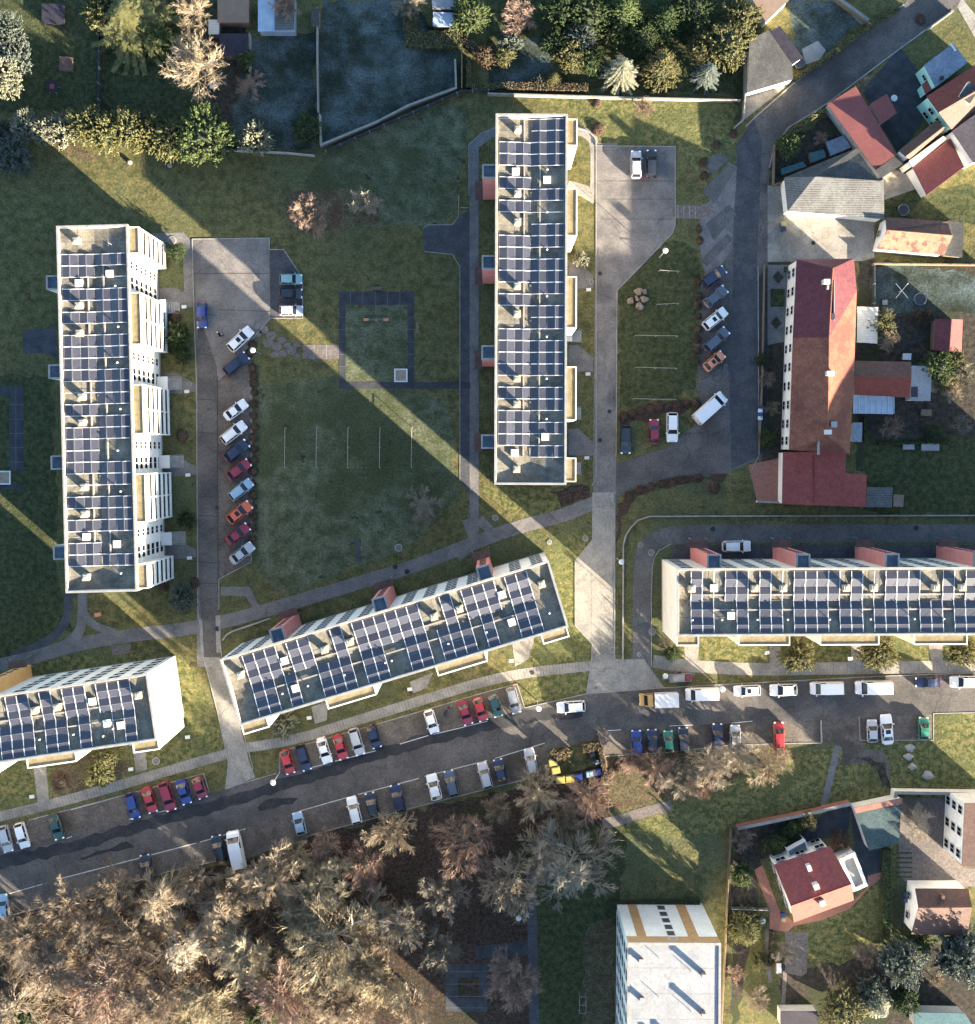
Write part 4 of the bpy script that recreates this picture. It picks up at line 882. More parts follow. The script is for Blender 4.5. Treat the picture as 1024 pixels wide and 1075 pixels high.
wallwin(T, Z8([(963,415)])[0], Z8([(975,152)])[0], 8.6, [.15,.5,.85], [1.6,4.2,6.8], 1.1, 1.5)
T, P = flat_house('garage', 'flat blue-green felt garage roof striped by sun behind the brick wall', 'garage', Z8([(520,190),(710,160),(700,322),(575,350)]), 2.9, 'wall_white', 'pond')
flat_house('brick_gateway', 'long narrow red brick roof strip above the blue-green garage', 'gateway', Z8([(513,172),(712,130),(716,152),(520,195)]), 3.0, 'wall_white', 'brick')
flat_house('teal_roof', 'long teal sheet roof at the bottom right edge', 'shed', Z8([(765,1026),(975,1030),(1015,1090),(765,1090)]), 3.0, 'wall_cream', 'teal')
flat_house('dark_garage', 'dark flat garage roof at the bottom edge below the narrow garden', 'garage', Z8([(205,1022),(360,1022),(362,1090),(205,1090)]), 2.8, 'wall_cream', 'purple_roof')
# ------------------------------------------------------------------ trees and shrubs
def rvec(R):
    while True:
        v = Vector((R.uniform(-1,1),R.uniform(-1,1),R.uniform(-1,1)))
        if .05 < v.length < 1: return v.normalized()
def prism3(b, p, q, r0, r1, i):
    d = (q-p).normalized(); a = d.orthogonal().normalized(); c = d.cross(a); n = len(b.v)
    for o, r in ((p,r0),(q,r1)):
        for j in range(3):
            t = 2.094*j; b.v.append(tuple(o+a*(cos(t)*r)+c*(sin(t)*r)))
    for j in range(3):
        k = (j+1) % 3; b.f.append((n+j,n+k,n+3+k,n+3+j)); b.m.append(i)
def bare_variant(seed, limbs=8, dense=1.0, flat=.75, sag=0.0, spread=1.0):
    """unit tree: crown radius 1, height about 2"""
    R = random.Random(seed)
    tr = MB(); tr.lathe([(.055,-.02),(.038,.1),(.032,.45),(.026,.8)], M['bark'], 8)
    br = MB(); tw = MB(); br.mi(M['bark']); tw.mi(M['bark'])
    NK = (0, 9, 8, 8)
    def grow(p, d, ln, r, lev):
        n = 3 if lev < 3 else (2 if lev == 3 else 1); q = p; pts = [p]
        for s in range(n):
            d = (d+rvec(R)*((.16,.16,.2,.2,.1)[lev])+Vector((0,0,.07-sag*.12*lev))).normalized(); q2 = q+d*ln/n
            prism3(br if lev < 3 else tw, q, q2, r*(1-.28*s/n), r*(1-.28*(s+1)/n)*(1 if lev < 4 else .5), 0); q = q2; pts.append(q)
        if lev == 4: return
        k = int(round(NK[lev]*dense+R.uniform(-1,1)))
        for j in range(k):
            f = (j+R.uniform(.1,.9))/k*.85+.15; t = f*(len(pts)-1); s = min(len(pts)-2, int(t)); pp = pts[s].lerp(pts[s+1], t-s)
            ax = rvec(R); ax = (ax-d*ax.dot(d)); out = Vector((pp.x,pp.y,(pp.z-.6)*.8)); out = out.normalized() if out.length > .05 else d
            dd = (d*.75+ax*(.7,1.1,1.0,.9)[lev]+out*.30+Vector((0,0,.08))).normalized()
            grow(pp, dd, ln*(1.15-.5*f)*(.62,.60,.60,.58)[lev]*R.uniform(.7,1.25), r*(.6,.55,.46,.55)[lev], lev+1)
    for i in range(limbs):
        a = 2*pi*i*.618*1.0; el = .15+1.2*((i+.5)/limbs)**1.1+R.uniform(-.1,.1)
        z0 = R.uniform(.40,.85)
        grow(Vector((0,0,z0)), Vector((cos(a)*cos(el),sin(a)*cos(el),sin(el)*flat)).normalized(), R.uniform(.58,.72)*spread*(1-.25*(i/limbs)), .017, 1)
    xs = sorted(hypot(v[0],v[1]) for v in tw.v); sc = 1/xs[int(len(xs)*.985)]
    for b in (br, tw): b.v = [(x*sc,y*sc,.4+(z-.4)*sc) for x,y,z in b.v]
    return tr.mesh('trunk'), br.mesh('branches'), tw.mesh('twigs')
BARE = [bare_variant(11,13,1.0), bare_variant(12,12,1.0,.9), bare_variant(13,14,.95,.6), bare_variant(14,11,1.05,.8,.5), bare_variant(15,10,1.1,.7,1.2)]
def leafquad(b, c, n, s, R, i):
    n = (n+rvec(R)*.7).normalized(); a = n.orthogonal().normalized(); a.rotate(Matrix.Rotation(R.uniform(0,6.28),3,n)); d = n.cross(a)
    k = len(b.v); b.v += [tuple(c+a*s), tuple(c+d*s*.7), tuple(c-a*s), tuple(c-d*s*.7)]; b.f.append((k,k+1,k+2,k+3)); b.m.append(i)
def leafy_variant(seed, clumps=330, per=30, shape='round', zh=1.0, ls=.042, cr=.085):
    """unit crown: radius 1, from z=.15 to about 2*zh"""
    R = random.Random(seed); b = MB(); b.mi(M['bark']); core = MB()
    core.mi(M['hedge_in'])
    for i in range(clumps):
        v = rvec(R); v.z = abs(v.z)*1.0-.25*R.random()
        if shape == 'cone':
            h = R.random()**1.4; a = R.uniform(0,6.28); rr = (1-h)*R.uniform(.7,1.0); c = Vector((rr*cos(a), rr*sin(a), .2+h*2*zh)); out = Vector((cos(a),sin(a),.5)).normalized()
        else:
            a = atan2(v.y, v.x); w = 1+.14*sin(a*3+seed)+.09*sin(a*5+seed*2)
            lob = sin(a*4+seed*1.7+v.z*5)*sin(a*7+seed+v.z*9); rr = R.uniform(.62,.96)*w*(1+.10*lob)+(.10 if R.random() < .12 else 0); c = Vector((v.x*rr, v.y*rr, .75*zh+v.z*rr*zh)); out = v
        q = cr*R.uniform(.7,1.3); ax = (out+rvec(R)*.55+Vector((0,0,.25))).normalized(); c = c-ax*q*1.2
        for j in range(per):
            t = R.random(); d = rvec(R); leafquad(b, c+ax*q*3.0*t+d*q*.55*(1.05-t*.75), (d+ax*.5+Vector((0,0,.3))), ls*R.uniform(.5,1.15)*(1-.3*t), R, 0)
    for i in range(3): pass
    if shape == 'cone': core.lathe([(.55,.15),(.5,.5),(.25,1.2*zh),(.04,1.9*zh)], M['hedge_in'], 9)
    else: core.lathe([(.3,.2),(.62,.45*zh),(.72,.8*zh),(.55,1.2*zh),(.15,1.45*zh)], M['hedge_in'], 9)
    tr = MB(); tr.lathe([(.07,-.02),(.05,.3),(.03,.9)], M['bark'], 7)
    return tr.mesh('trunk'), b.mesh('crown'), core.mesh('inner_crown')
def spruce_variant(seed, whorls=15, per=10, tufts=22):
    R = random.Random(seed); b = MB(); b.mi(M['bark']); core = MB(); core.lathe([(.05,.1),(.02,2.6)], M['bark'], 6)
    for w in range(whorls):
        h = w/(whorls-1); z = .25+h*2.7; r = (1-h)**.85*1.0+.05; off = R.uniform(0,6)
        for k in range(max(5,int(per*(1-.3*h)))):
            a = off+2*pi*k/max(5,int(per*(1-.3*h)))+R.uniform(-.15,.15); L = r*R.uniform(.8,1.08); dr = -.16-.1*(1-h)
            p0 = Vector((0,0,z)); dirv = Vector((cos(a),sin(a),dr)); n = int(tufts*max(.3,L)); side = Vector((-sin(a),cos(a),0))
            prism3(core, p0, p0+dirv*L, .012, .004, 0)
            for t in range(n):
                f = (t+.5)/n; p = p0+dirv*L*f+Vector((0,0,.05*sin(f*3)+.06*f*f)); wd = .085*(1-.55*f)+.02
                for s in (-1,1):
                    q = p+side*s*wd*R.uniform(.7,1.2)+dirv*.03+Vector((0,0,R.uniform(-.03,.0))); e = dirv*.035
                    kk = len(b.v); b.v += [tuple(p-e), tuple(p+e), tuple(q+e*.6), tuple(q-e*.2)]; b.f.append((kk,kk+1,kk+2,kk+3)); b.m.append(0)
    tr = MB(); tr.lathe([(.05,-.02),(.045,.3)], M['bark'], 7)
    return tr.mesh('trunk'), b.mesh('crown'), core.mesh('branches')
LEAFY = [leafy_variant(21), leafy_variant(22,280,30,'round',.9,.048,.10), leafy_variant(23,380,28,'cone',1.1,.042,.09), leafy_variant(24,200,32,'round',.6,.06,.12)]
SPRUCE = [spruce_variant(31), spruce_variant(32,17,11)]
def obmat(o, m, keep=()):
    for s in o.material_slots:
        s.link = 'OBJECT'; s.material = m
def tree(kind, X, Y, r, label, colr, h=None, var=0, group=None, name=None, rot=None):
    """X, Y = middle of the crown in the photo, r = crown radius in photo px"""
    R = random.Random(int(X*7+Y*13)); Rm = r*S
    if kind == 'bare':
        H = h or max(4, min(14, Rm*2.6)); x, y = gp(X, Y, H*.62); T = thing(name or 'bare_tree', label, 'tree', (x,y,0), R.uniform(0,6.28) if rot is None else rot, group)
        zs = H/1.75; tr, br, tw = BARE[var % 5]; Rm *= (CH-H*.62)/CH
        o = inst('trunk', tr, T, sc=(zs*1.3,zs*1.3,zs)); o = inst('branches', br, T, sc=(Rm,Rm,zs)); obmat(o, M['tw_pale' if colr in ('tan','yellow','pale') else 'tw_grey']); o = inst('twigs', tw, T, sc=(Rm,Rm,zs)); obmat(o, M['tw_'+colr])  # paler limb colour stands in for sun on the branches
    elif kind == 'spruce':
        H = h or Rm*2.6; x, y = gp(X, Y, H*.5); T = thing(name or 'spruce_tree', label, 'tree', (x,y,0), R.uniform(0,6), group)
        tr, cr, br = SPRUCE[var % 2]; zs = H/3.0
        inst('trunk', tr, T, sc=(Rm,Rm,zs)); o = inst('crown', cr, T, sc=(Rm,Rm,zs)); obmat(o, M['lf_'+colr]); inst('branches', br, T, sc=(Rm,Rm,zs))
    else:
        H = h or Rm*2.0; x, y = gp(X, Y, H*.5); shrub = H < 3.2
        T = thing(name or ('shrub' if shrub else 'evergreen_tree'), label, 'shrub' if shrub else 'tree', (x,y,0), R.uniform(0,6), group)
        tr, cr, co = LEAFY[var % 4]; top = (1.75,1.6,2.4,1.2)[var % 4]; zs = H/top
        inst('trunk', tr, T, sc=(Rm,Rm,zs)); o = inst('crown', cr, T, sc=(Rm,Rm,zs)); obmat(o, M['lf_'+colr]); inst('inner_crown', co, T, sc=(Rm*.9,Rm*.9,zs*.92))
    return T
GT = 'bare trees in the grove below the street'
T_ = tree
for a in [
 (410,874,22,'bare tan tree touching the back of the car with the gold windscreen','tan',1,11),(382,912,20,'slim bare pinkish tree just below left of the one behind the gold-trimmed car','pink',0,9),
 (342,888,15,'smallest bare tree just below the empty bays of the left bank','pink',3,7),(487,886,28,'round bare pink-rimmed tree alone on dark leaf litter','pink',2,12),
 (465,938,22,'bare grey-green tree directly below the round pink-rimmed tree','grey',1,10),(423,976,25,'pale bare oval tree at the right rim of the thick grove','grey',3,11),
 (462,1000,19,'bare grey tree above the dark square of paving','grey',0,9),(535,930,28,'round bare brown tree right above the white lamp disc by the path','tan',2,12),
 (565,835,21,'bare tan tree left of the yellow bins','tan',0,11),(620,838,24,'bare pink tree growing below the yellow and blue bins','pink',1,11),
 (522,852,14,'small bare dark tree below the bays with a dark blue car','brown',3,8),(596,862,15,'small twisted bare tree above the big twisted one','brown',4,7),
 (600,915,42,'large twisted grey-green bare tree above left of the white block','grey',4,14),(572,905,20,'bare twisted tree leaning on the big twisted tree beside the narrow path','pale',1,11),
 (540,1035,27,'pale pinkish bare tree at the bottom edge left of the white block','pink',3,11),(432,1058,20,'low bare tree at the bottom edge below the pale oval tree','tan',1,9),
 (338,932,27,'yellow bare tree at the upper right of the thick grove','yellow',3,11),(345,990,44,'big spreading yellowish bare tree in the heart of the grove','yellow',2,14),
 (284,922,30,'bare tan tree just below the white van parked in the lower bays','tan',0,12),(232,958,28,'bare tree with bright tan twigs left of the big yellowish tree','tan',4,12),
 (292,1048,30,'bare pinkish tree at the bottom edge below the big yellowish tree','pink',1,12),(255,1010,28,'bare yellow tree between the grove centre and the bottom edge','yellow',3,12),
 (378,1020,24,'bare yellowish tree at the lower right rim of the big grove','yellow',0,11),(165,950,28,'bare tree with bright forked twigs below the lone black car','tan',4,13),
 (190,1000,28,'bare tan tree in the thick grove with forked pale twigs','pale',4,12),(140,985,24,'brown bare tree in the dark part of the grove','brown',0,11),
 (205,925,20,'bare brown tree just below the two vehicles at the left lower bays','brown',1,9),(118,935,22,'bare brown tree on the street edge of the grove','brown',2,10),
 (70,955,26,'dark brown bare tree near the left end of the grove','brown',1,11),(25,985,28,'dark brown bare tree at the left edge of the photo','brown',0,11),
 (105,1040,33,'bare pinkish tree at the bottom of the grove left of centre','pink',2,13),(50,1025,28,'bare brown tree in the lower left corner','brown',3,11),
 (160,1055,26,'bare brown tree at the bottom edge beside a dark gap','brown',1,11),(215,1058,24,'bare yellowish tree at the bottom edge above a green bush','yellow',0,10),
 (10,1060,24,'bare brown tree in the extreme lower left corner','brown',4,10),(310,900,16,'slender bare yellow-tan tree at the grove tip beside the empty bay','yellow',1,8),
 (90,985,24,'bare dark tree in the left middle of the grove','brown',4,10),(245,895+45,20,'low bare tan tree filling the gap below the parked van','tan',2,9),(388,960,24,'bare yellow-grey tree at the right shoulder of the grove','yellow',4,11),
 (320,965,22,'thin yellow bare tree inside the upper grove','yellow',0,10),(350,1060,22,'dull bare tree at the bottom edge right of the pinkish tree','brown',2,9),
 (402,1035,22,'straw-coloured bare tree at the lower right corner of the grove','yellow',1,10),(398,995,18,'small bare tree between the big yellowish tree and the pale oval one','tan',0,9),(375,1062,20,'bare tan tree at the bottom edge at the right end of the grove','tan',3,9)]:
    X, Y, r, lb, c, v, h = a; T_('bare', X, Y, r*(1.32 if X < 400 and Y > 900 else 1.32), lb, c, h*(1.2 if 400 < X < 640 and Y > 860 else 1.0), v, GT)
GB = 'bare bushes along the right parking bays'
for a in [(690,808,22,'bare pink-grey bush behind the dark blue cars','pink',0,6),(715,818,26,'bare grey tree at the top of the paved path','grey',1,8),(748,805,26,'pale bare tree behind the single dark blue car','pale',2,8),
 (778,795,24,'pale pinkish bare tree behind the silver car','pale',3,8),(806,808,24,'bright bare tan tree below the red car in the bays','tan',1,8),(735,825,18,'low bare pink tree over the lit lawn corner','pink',0,6),
 (665,800,16,'low bare reddish bush right of the bin yard','pink',2,4),(823,795,12,'small bare bush right below the red car','tan',3,4)]:
    X, Y, r, lb, c, v, h = a; T_('bare', X, Y, r, lb, c, h, v, GB)
for a in [(323,222,25,'bare tree left of the pale-tipped one on the shaded upper lawn','pink',3,12.5),(384,212,17,'pale-tipped bare tree alone on the shaded lawn','pale',0,12),
 (205,65,37,'wide sunlit bare tree beside the pale cabin at top left','tan',2,11),(202,10,22,'sunlit bare tree at the top edge left of the brown garage','tan',0,8),(300,5,18,'pinkish bare tree over the top of the glasshouse','pink',1,6),
 (677,112,13,'low round bare bush at the garden wall above the parking court','pink',2,3),(545,14,22,'pinkish bare tree in the shade at the top edge of the gardens','pink',3,7),(430,-2,20,'bare dull tree at the top edge over the frozen lawn','grey',0,6),
 (262,88,18,'bare pinkish bush beside the dark ribbed shed','pink',4,4),(700,672,10,'small bare tan bush at the corner of the right block','tan',2,3),(966,868,21,'bare tree beside the blue-green garage roof','pale',4,7),
 (781,882,14,'bare bush in the corner of the villa garden wall','brown',1,4),(911,1001,15,'dark bare bush on the villa lawn edge','brown',3,4),(912,1008,11,'second dark bush touching the grass strip by the villa','brown',2,3),
 (825,1000,16,'bare bush spreading over the grey terrace below the villa','grey',1,4),(983,1030,9,'small pinkish bush between the two blue-green trees','tan',0,2.5),(795,1052,16,'bare bush in the narrow garden at the bottom edge','brown',3,4),
 (772,1022,12,'small pinkish bare bush by the left fence of the narrow garden','pink',1,3),(884,362+73,14,'',None,0,0),(938,448,14,'bare pinkish bush in the kitchen garden below the glass veranda','pink',2,3.5),
 (1000,410,13,'bare bush near the right edge beyond the white terrace','tan',1,3.5),(975,402,12,'bare twiggy bush next to the white flat terrace','pale',3,3.5),(931,356,14,'round bare tan bush below the pale slatted canopy','tan',2,4),
 (1012,395,14,'bare fruit tree behind the small garden house','grey',0,4),(375,1010+60,0,'',None,0,0),(445,530,22,'leafless weeping tree on the frosty lawn','grey',4,5),(870,890-400,0,'',None,0,0),
 (810,428,10,'small bare bush in the front garden of the long house','brown',1,2.5),(806,398,10,'bare rusty bush in the strip before the long house','brown',2,2.5),(905,88,10,'small bare bush beside the barn roof','tan',1,3),
 (862,145,9,'bare rusty bush in the yard left of the barn','pink',0,2.5),(884,880,9,'',None,0,0),(1010,445,12,'bare bush at the right edge above the vegetable plot','brown',2,3)]:
    X, Y, r, lb, c, v, h = a
    if c: T_('bare', X, Y, r, lb, c, h, v)
# evergreens
for a in [
 ('spruce',137,22,38,'large sunlit green conifer at the top edge','yellowgreen',1,10),('leaf',112,8,20,'yellow-green conifer joined to the left of the large one','yellowgreen',1,7),('leaf',158,35,18,'green conifer on the right flank of the large conifer','green',2,7),
 ('leaf',6,35,17,'blue-grey tree at the left edge near the top','blue',0,8),('leaf',14,62,17,'dim blue-green tree at the left edge','blue',1,7),('leaf',3,82,18,'pale sunlit tree at the left edge above the fence shadows','pale',0,8),
 ('leaf',26,132,14,'pale silvery shrub first in the row along the lawn','pale',0,4),('leaf',44,138,12,'pale cream shrub second in the row along the lawn','pale',1,4),('leaf',62,136,15,'cream shrub third in the row along the lawn','pale',3,4),
 ('leaf',12,160,20,'blue-grey shrub in the shade left of the pale row','blue',1,5),('leaf',0,140,12,'small dim blue shrub at the left edge','blue',3,4),
 ('leaf',90,130,17,'yellow-green tree fourth in the row along the lawn','yellowgreen',0,6),('leaf',110,138,18,'yellow-green tree in the middle of the row with dark notch below','yellowgreen',1,6),('leaf',134,136,18,'olive yellow tree right of the row middle','yellowgreen',0,6),
 ('leaf',156,142,18,'golden olive tree third from the right of the row','yellowgreen',3,5),('leaf',177,145,18,'golden olive tree just left of the round green tree','yellowgreen',1,5),
 ('leaf',215,143,26,'round bright green tree at the right end of the row','green',0,9),('leaf',268,146,14,'bright yellow shrub alone below the dim garden lawn','pale',1,7.5),('leaf',258,62,9,'small green shrub at the corner of the dark ribbed shed','green',1,3.5),
 ('leaf',322,135,14,'dark shrub in the corner by the white garden wall','dark',1,3),
 ('leaf',493,16,17,'bright green rounded tree left of the top gardens','green',0,7),('leaf',536,42,11,'pale blue-white shrub in the top gardens','blue',3,4),('leaf',530,58,9,'yellow-green shrub below the pale blue-white one','yellowgreen',1,3.5),
 ('leaf',510,58,10,'tan sunlit shrub at the left rim of the top gardens','brown',1,3),('leaf',582,45,13,'dark green tree left of the golden one','dark',0,6),('leaf',598,58,14,'golden brown tree in the top gardens','olive',1,6),
 ('leaf',610,40,14,'hazy blue-green tree behind the golden one','blue',0,6),('leaf',620,62,12,'dark tree between the golden tree and the pale spruce','dark',1,5),('leaf',655,14,24,'dark green tree with sunlit crown at the top edge','green',2,9),
 ('leaf',620,10,20,'dark tree at the top edge left of the sunlit crown','dark',0,8),('leaf',590,12,18,'shadowed tree at the top edge','dark',1,7),('leaf',700,20,20,'dim tree above the two green firs','dark',2,7),
 ('leaf',728,8,20,'dim green tree at the top edge near the roofs','dark',0,7),('leaf',695,68,19,'soft green fir right of the pale spruce','olive',2,8),('leaf',765,45,22,'sunlit green tree beside the slate house','yellowgreen',0,7),
 ('leaf',778,20,18,'olive tree at the top edge beside the brown roof','olive',1,6),('leaf',738,48,14,'olive tree above the blue-white spruce','olive',1,5),('leaf',675,40,14,'dark tree behind the soft green fir','dark',0,5),
 ('leaf',581,84,9,'small bright yellow-green conifer at the garden wall','yellowgreen',2,3.5),('leaf',566,84,6,'low blue-green shrub at the garden wall','blue',3,2),
 ('leaf',188,352,13,'dark evergreen shrub by the second entrance of the west block','dark',1,4),('leaf',190,372,10,'dark low shrub below the dark evergreen','dark',3,3),('leaf',186,265,10,'dark round shrub by the first lawn of the west block','dark',0,3),
 ('leaf',196,546,9,'dark green shrub on the lawn by the last west entrance','dark',3,3),('leaf',192,628,14,'bluish evergreen at the lower end of the west block','blue',1,5),
 ('leaf',104,812,15,'yellow-green rounded tree in front of the lower left block','yellowgreen',0,5),('leaf',112,798,12,'darker twin behind the yellow-green rounded tree','olive',1,4.5),('leaf',297,761,14,'cream-coloured bush at the corner of the slanted block','pale',3,4.5),
 ('leaf',838,688,18,'dark green tree in front of the right block between two path entries','olive',1,6),('leaf',922,685,20,'olive tree in front of the right block near the white vans','olive',0,6),('leaf',1010,684,16,'olive tree in front of the right block at the right edge','olive',1,6),
 ('leaf',705,686,9,'small dark shrub at the lower left corner of the right block','dark',1,3),
 ('leaf',785,978,20,'bright yellow-green spruce in the narrow villa garden','yellowgreen',2,7),('leaf',948,1010,25,'large blue-green tree below the brown-roofed house','blue',0,8),('leaf',1010,1003,28,'large blue-grey tree at the right edge','blue',1,9),
 ('leaf',885,1058,24,'dark green and yellow tree at the bottom edge','olive',0,7),('leaf',968,992,12,'dark green fir between the brown house and the large blue-green tree','green',2,5),('leaf',915,1042,16,'dim blue-green tree behind the palm-like spruce','blue',1,6),
 ('leaf',950,1050,15,'dark green tree beside the teal roof','dark',0,5),('leaf',816,886,10,'clipped oval green shrub in the villa garden','green',0,3),('leaf',803,888,7,'dull gold shrub beside the clipped oval one','olive',1,2.5),
 ('leaf',834,868,8,'round green shrub under the villa garden wall','green',1,2.5),('leaf',848,862,10,'dark olive shrub where the driveway starts','olive',0,3),('leaf',826,873,6,'small round green shrub under the villa garden wall','dark',0,2),
 ('leaf',882,882,10,'rusty brown shrub touching the red villa roof','rust',1,3),('leaf',779,918,12,'green shrub with pale tip left of the villa','green',1,4),('leaf',798,1010,9,'grey-green shrub by the garden path','olive',3,2.5),
 ('leaf',828,153,11,'green rounded tree at the bend of the street','green',0,4),('leaf',925,340,16,'dark olive shrub below the cross-shaped frame','olive',1,4),('leaf',985,385,18,'dark green tree with a sunlit rim below the garden house','green',0,5),
 ('leaf',1002,378,12,'yellow-green tree right below the garden house','yellowgreen',1,4),('leaf',993,398,12,'cream-green bush in the sun beside the white terrace','yellowgreen',3,3.5),('leaf',962,332,7,'golden shrub left of the garden house','brown',3,2),
 ('leaf',975,329,6,'small golden shrub by the garden house corner','brown',1,2),('leaf',806,460,9,'bright green round shrub in the front strip of the long house','green',3,2.5),('leaf',980,455,10,'round dark shrub above the pale garden frames','dark',0,3),
 ('leaf',20,1068,18,'green bush at the lower left corner under the bare trees','dark',1,4),('leaf',275,1068,16,'bright green bush at the bottom edge under the bare trees','green',1,4),
 ('leaf',800,378,7,'low dark shrub in the front strip of the long house','dark',1,2),('leaf',610,272,8,'cream-flowered shrub on the lawn east of the centre block','pale',3,2.2),('leaf',602,171,5,'small yellow ball shrub by the top of the centre block','yellowgreen',3,1.5)]:
    k, X, Y, r, lb, c, v, h = a; T_(k, X, Y, r*(1.25 if Y < 165 else 1.08), lb, c, h, v)
for a in [(653,74,23,'pale star-shaped spruce above the garden wall','pale',0,9),(744,76,17,'blue-white spruce near the end of the garden wall','blue',1,7),(922,1056,20,'palm-like star-shaped spruce at the bottom edge','pale',1,7)]:
    X, Y, r, lb, c, v, h = a; T_('spruce', X, Y, r, lb, c, h, v)
# low brown parking bushes, one object each
def low_bush(seed, colr, hh=.55):
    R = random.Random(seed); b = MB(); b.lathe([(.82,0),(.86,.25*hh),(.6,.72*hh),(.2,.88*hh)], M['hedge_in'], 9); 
    i = b.mi(M['lf_'+colr])
    for _ in range(420):
        v = rvec(R); v.z = abs(v.z); leafquad(b, Vector((v.x*.93,v.y*.93,v.z*hh+.03)), v+Vector((0,0,.5)), .085, R, i)
    return b.mesh('bush')
BU = [low_bush(s,'rust') for s in (1,2)]; BB = [low_bush(5,'brown')]
def bush_row(pts, r, label, group, meshes=BU):
    for n, (x, y) in enumerate(pts):
        wx, wy = gp(x, y, .4); o = inst('bush', meshes[n % len(meshes)], None, (wx,wy,0), (0,0,n*1.7), (r*S*(1+.12*sin(n*2.3)), r*S*(1+.1*cos(n*3.1)), 1))
        tag(o, label if len(pts) > 1 else label, 'bush', group)
bush_row([(265,362),(262,370),(265,386),(266,394),(266,402),(267,412),(266,424),(266,436),(267,448),(266,459),(266,471),(267,483),(266,495),(265,508),(266,520),(265,532),(266,543),(265,554),(265,566)], 5.2, 'low round brown bush in the row edging the angled bays of the left court', 'low bushes along the left parking court')
bush_row([(735,252),(734,240),(733,296),(734,310),(733,321),(734,332),(733,345),(733,356),(732,368),(731,378)], 4.6, 'low round brown bush in the row between the middle lawn and the right parking bays', 'low bushes along the right parking bays', BB+BU)
bush_row([(655,437),(664,434),(673,431),(683,428),(692,426),(702,425),(712,424),(722,423),(731,423)], 5.5, 'low reddish bush in the strip above the black, red and white cars', 'low bushes above the short parking row')
bush_row([(660,520),(672,514),(684,511),(696,508),(708,506),(720,504),(734,502)], 4.6, 'low brown bush in the strip along the lower edge of the street arm', 'low bushes along the street arm')
for (x, y, r, lb) in [(184,332,7,'round brown bed bush by the first stairs of the west block'),(191,457,7,'round brown bed bush on the third lawn of the west block'),(628,135,7,'round rusty bush above the top of the centre path'),(204,612,6,'brown bush beside the drive near the bluish evergreen'),
  (172,615,6,'brown bush at the lower right corner of the west block'),(753,152,5,'rusty bush at the top corner of the grid parking'),(739,170,5,'rusty bush left of the upper grid parking'),(740,184,5,'rusty bush second left of the upper grid parking'),
  (771,140,5,'small orange bush on the lawn at the street bend'),(773,105,4,'tiny orange bush near the end of the garden wall'),(967,20,6,'round brown bush in the garden above the blue-grey extension'),(62,820,9,'flat rusty bush before the lower left block'),
  (750,512,7,'dark round bush on the verge below the street arm'),(667,803,7,'rusty hedge bush right of the bin yard wall'),(652,805,8,'rusty bush touching the bin yard wall'),(639,812,7,'rusty bush at the foot of the bin yard wall'),(165,798+60,0,''),(627,108,5,'small faded bush on the lawn above the centre path')]:
    if r: bush_row([(x,y)], r, lb, None)
# hedges
def hedge(px, wpx, h, label, colr, name='hedge', dens=26):
    R = random.Random(len(label)); P = [gp(*p,h*.8) for p in px]; c = P[0]; P = [(x-c[0],y-c[1]) for x,y in P]; w = wpx*S
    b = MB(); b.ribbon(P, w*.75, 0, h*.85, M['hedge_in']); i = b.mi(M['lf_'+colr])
    for p, q in zip(P, P[1:]):
        d = Vector((q[0]-p[0],q[1]-p[1],0)); L = d.length; d.normalize(); n = Vector((-d.y,d.x,0))
        for _ in range(int(L*(w+1.2*h)*dens)):
            t = R.uniform(0,L); s = R.uniform(-1,1)
            if R.random() < w/(w+h): o = n*s*w*.5+Vector((0,0,h*(.88+.14*R.random()))); nn = Vector((0,0,1))
            else: sg = 1 if s > 0 else -1; o = n*sg*w*.5*R.uniform(.85,1.05)+Vector((0,0,R.uniform(.05,1)*h)); nn = n*sg
            leafquad(b, Vector((*p,0))+d*t+o, nn, .12, R, i)
    o = b.build(name); o.location = (c[0],c[1],0); tag(o, label, 'hedge'); return o
hedge([(425,40),(465,42),(486,40)], 18, 2.0, 'broad olive hedge below the bright white cabin', 'olive'); hedge([(431,5),(431,32)], 15, 2.0, 'short olive hedge going up from the broad one', 'olive')
hedge([(486,40),(500,52),(515,65)], 9, 1.8, 'lit yellow-brown hedge slanting between the top gardens', 'brown')
hedge([(492,60),(492,92)], 5, 1.5, 'short hedge left of the top gardens', 'olive'); hedge([(495,91),(532,90)], 6, 1.5, 'shaded dull hedge behind the pale wall', 'olive')
hedge([(532,90),(560,91),(618,92)], 8, 1.6, 'scalloped golden hedge behind the sunlit pale wall', 'brown')
hedge([(834,83),(870,60),(905,33),(945,8)], 5, 1.3, 'long clipped hedge along the top side of the dark street', 'olive'); hedge([(820,148),(845,128),(868,113)], 6, 1.4, 'yellow-green hedge along the street left of the barn', 'yellowgreen')
hedge([(932,892),(931,985)], 10, 1.2, 'long upright green hedge strip between villa and brown-roofed house', 'green'); hedge([(811,978),(809,1015)], 4, 1.2, 'narrow hedge beside the white cabin trailer', 'brown')
hedge([(578,789),(584,795),(594,792),(598,786)], 10, 1.6, 'brown-topped hedge at the left mouth of the bin yard', 'brown'); hedge([(612,786),(630,783)], 9, 1.6, 'brown-topped hedge at the right mouth of the bin yard', 'brown')
hedge([(602,845-60),(602,845-60.5)], 3, .5, 'tiny clipped green hedge stub in the bin yard mouth', 'dark'); hedge([(630,785),(636,815),(637,848)], 5, 1.7, 'tan hedge down the right side of the bin yard', 'rust')
hedge([(640,952),(735,948)], 10, 1.0, 'dark hedge in the shade at the head of the white block', 'dark')
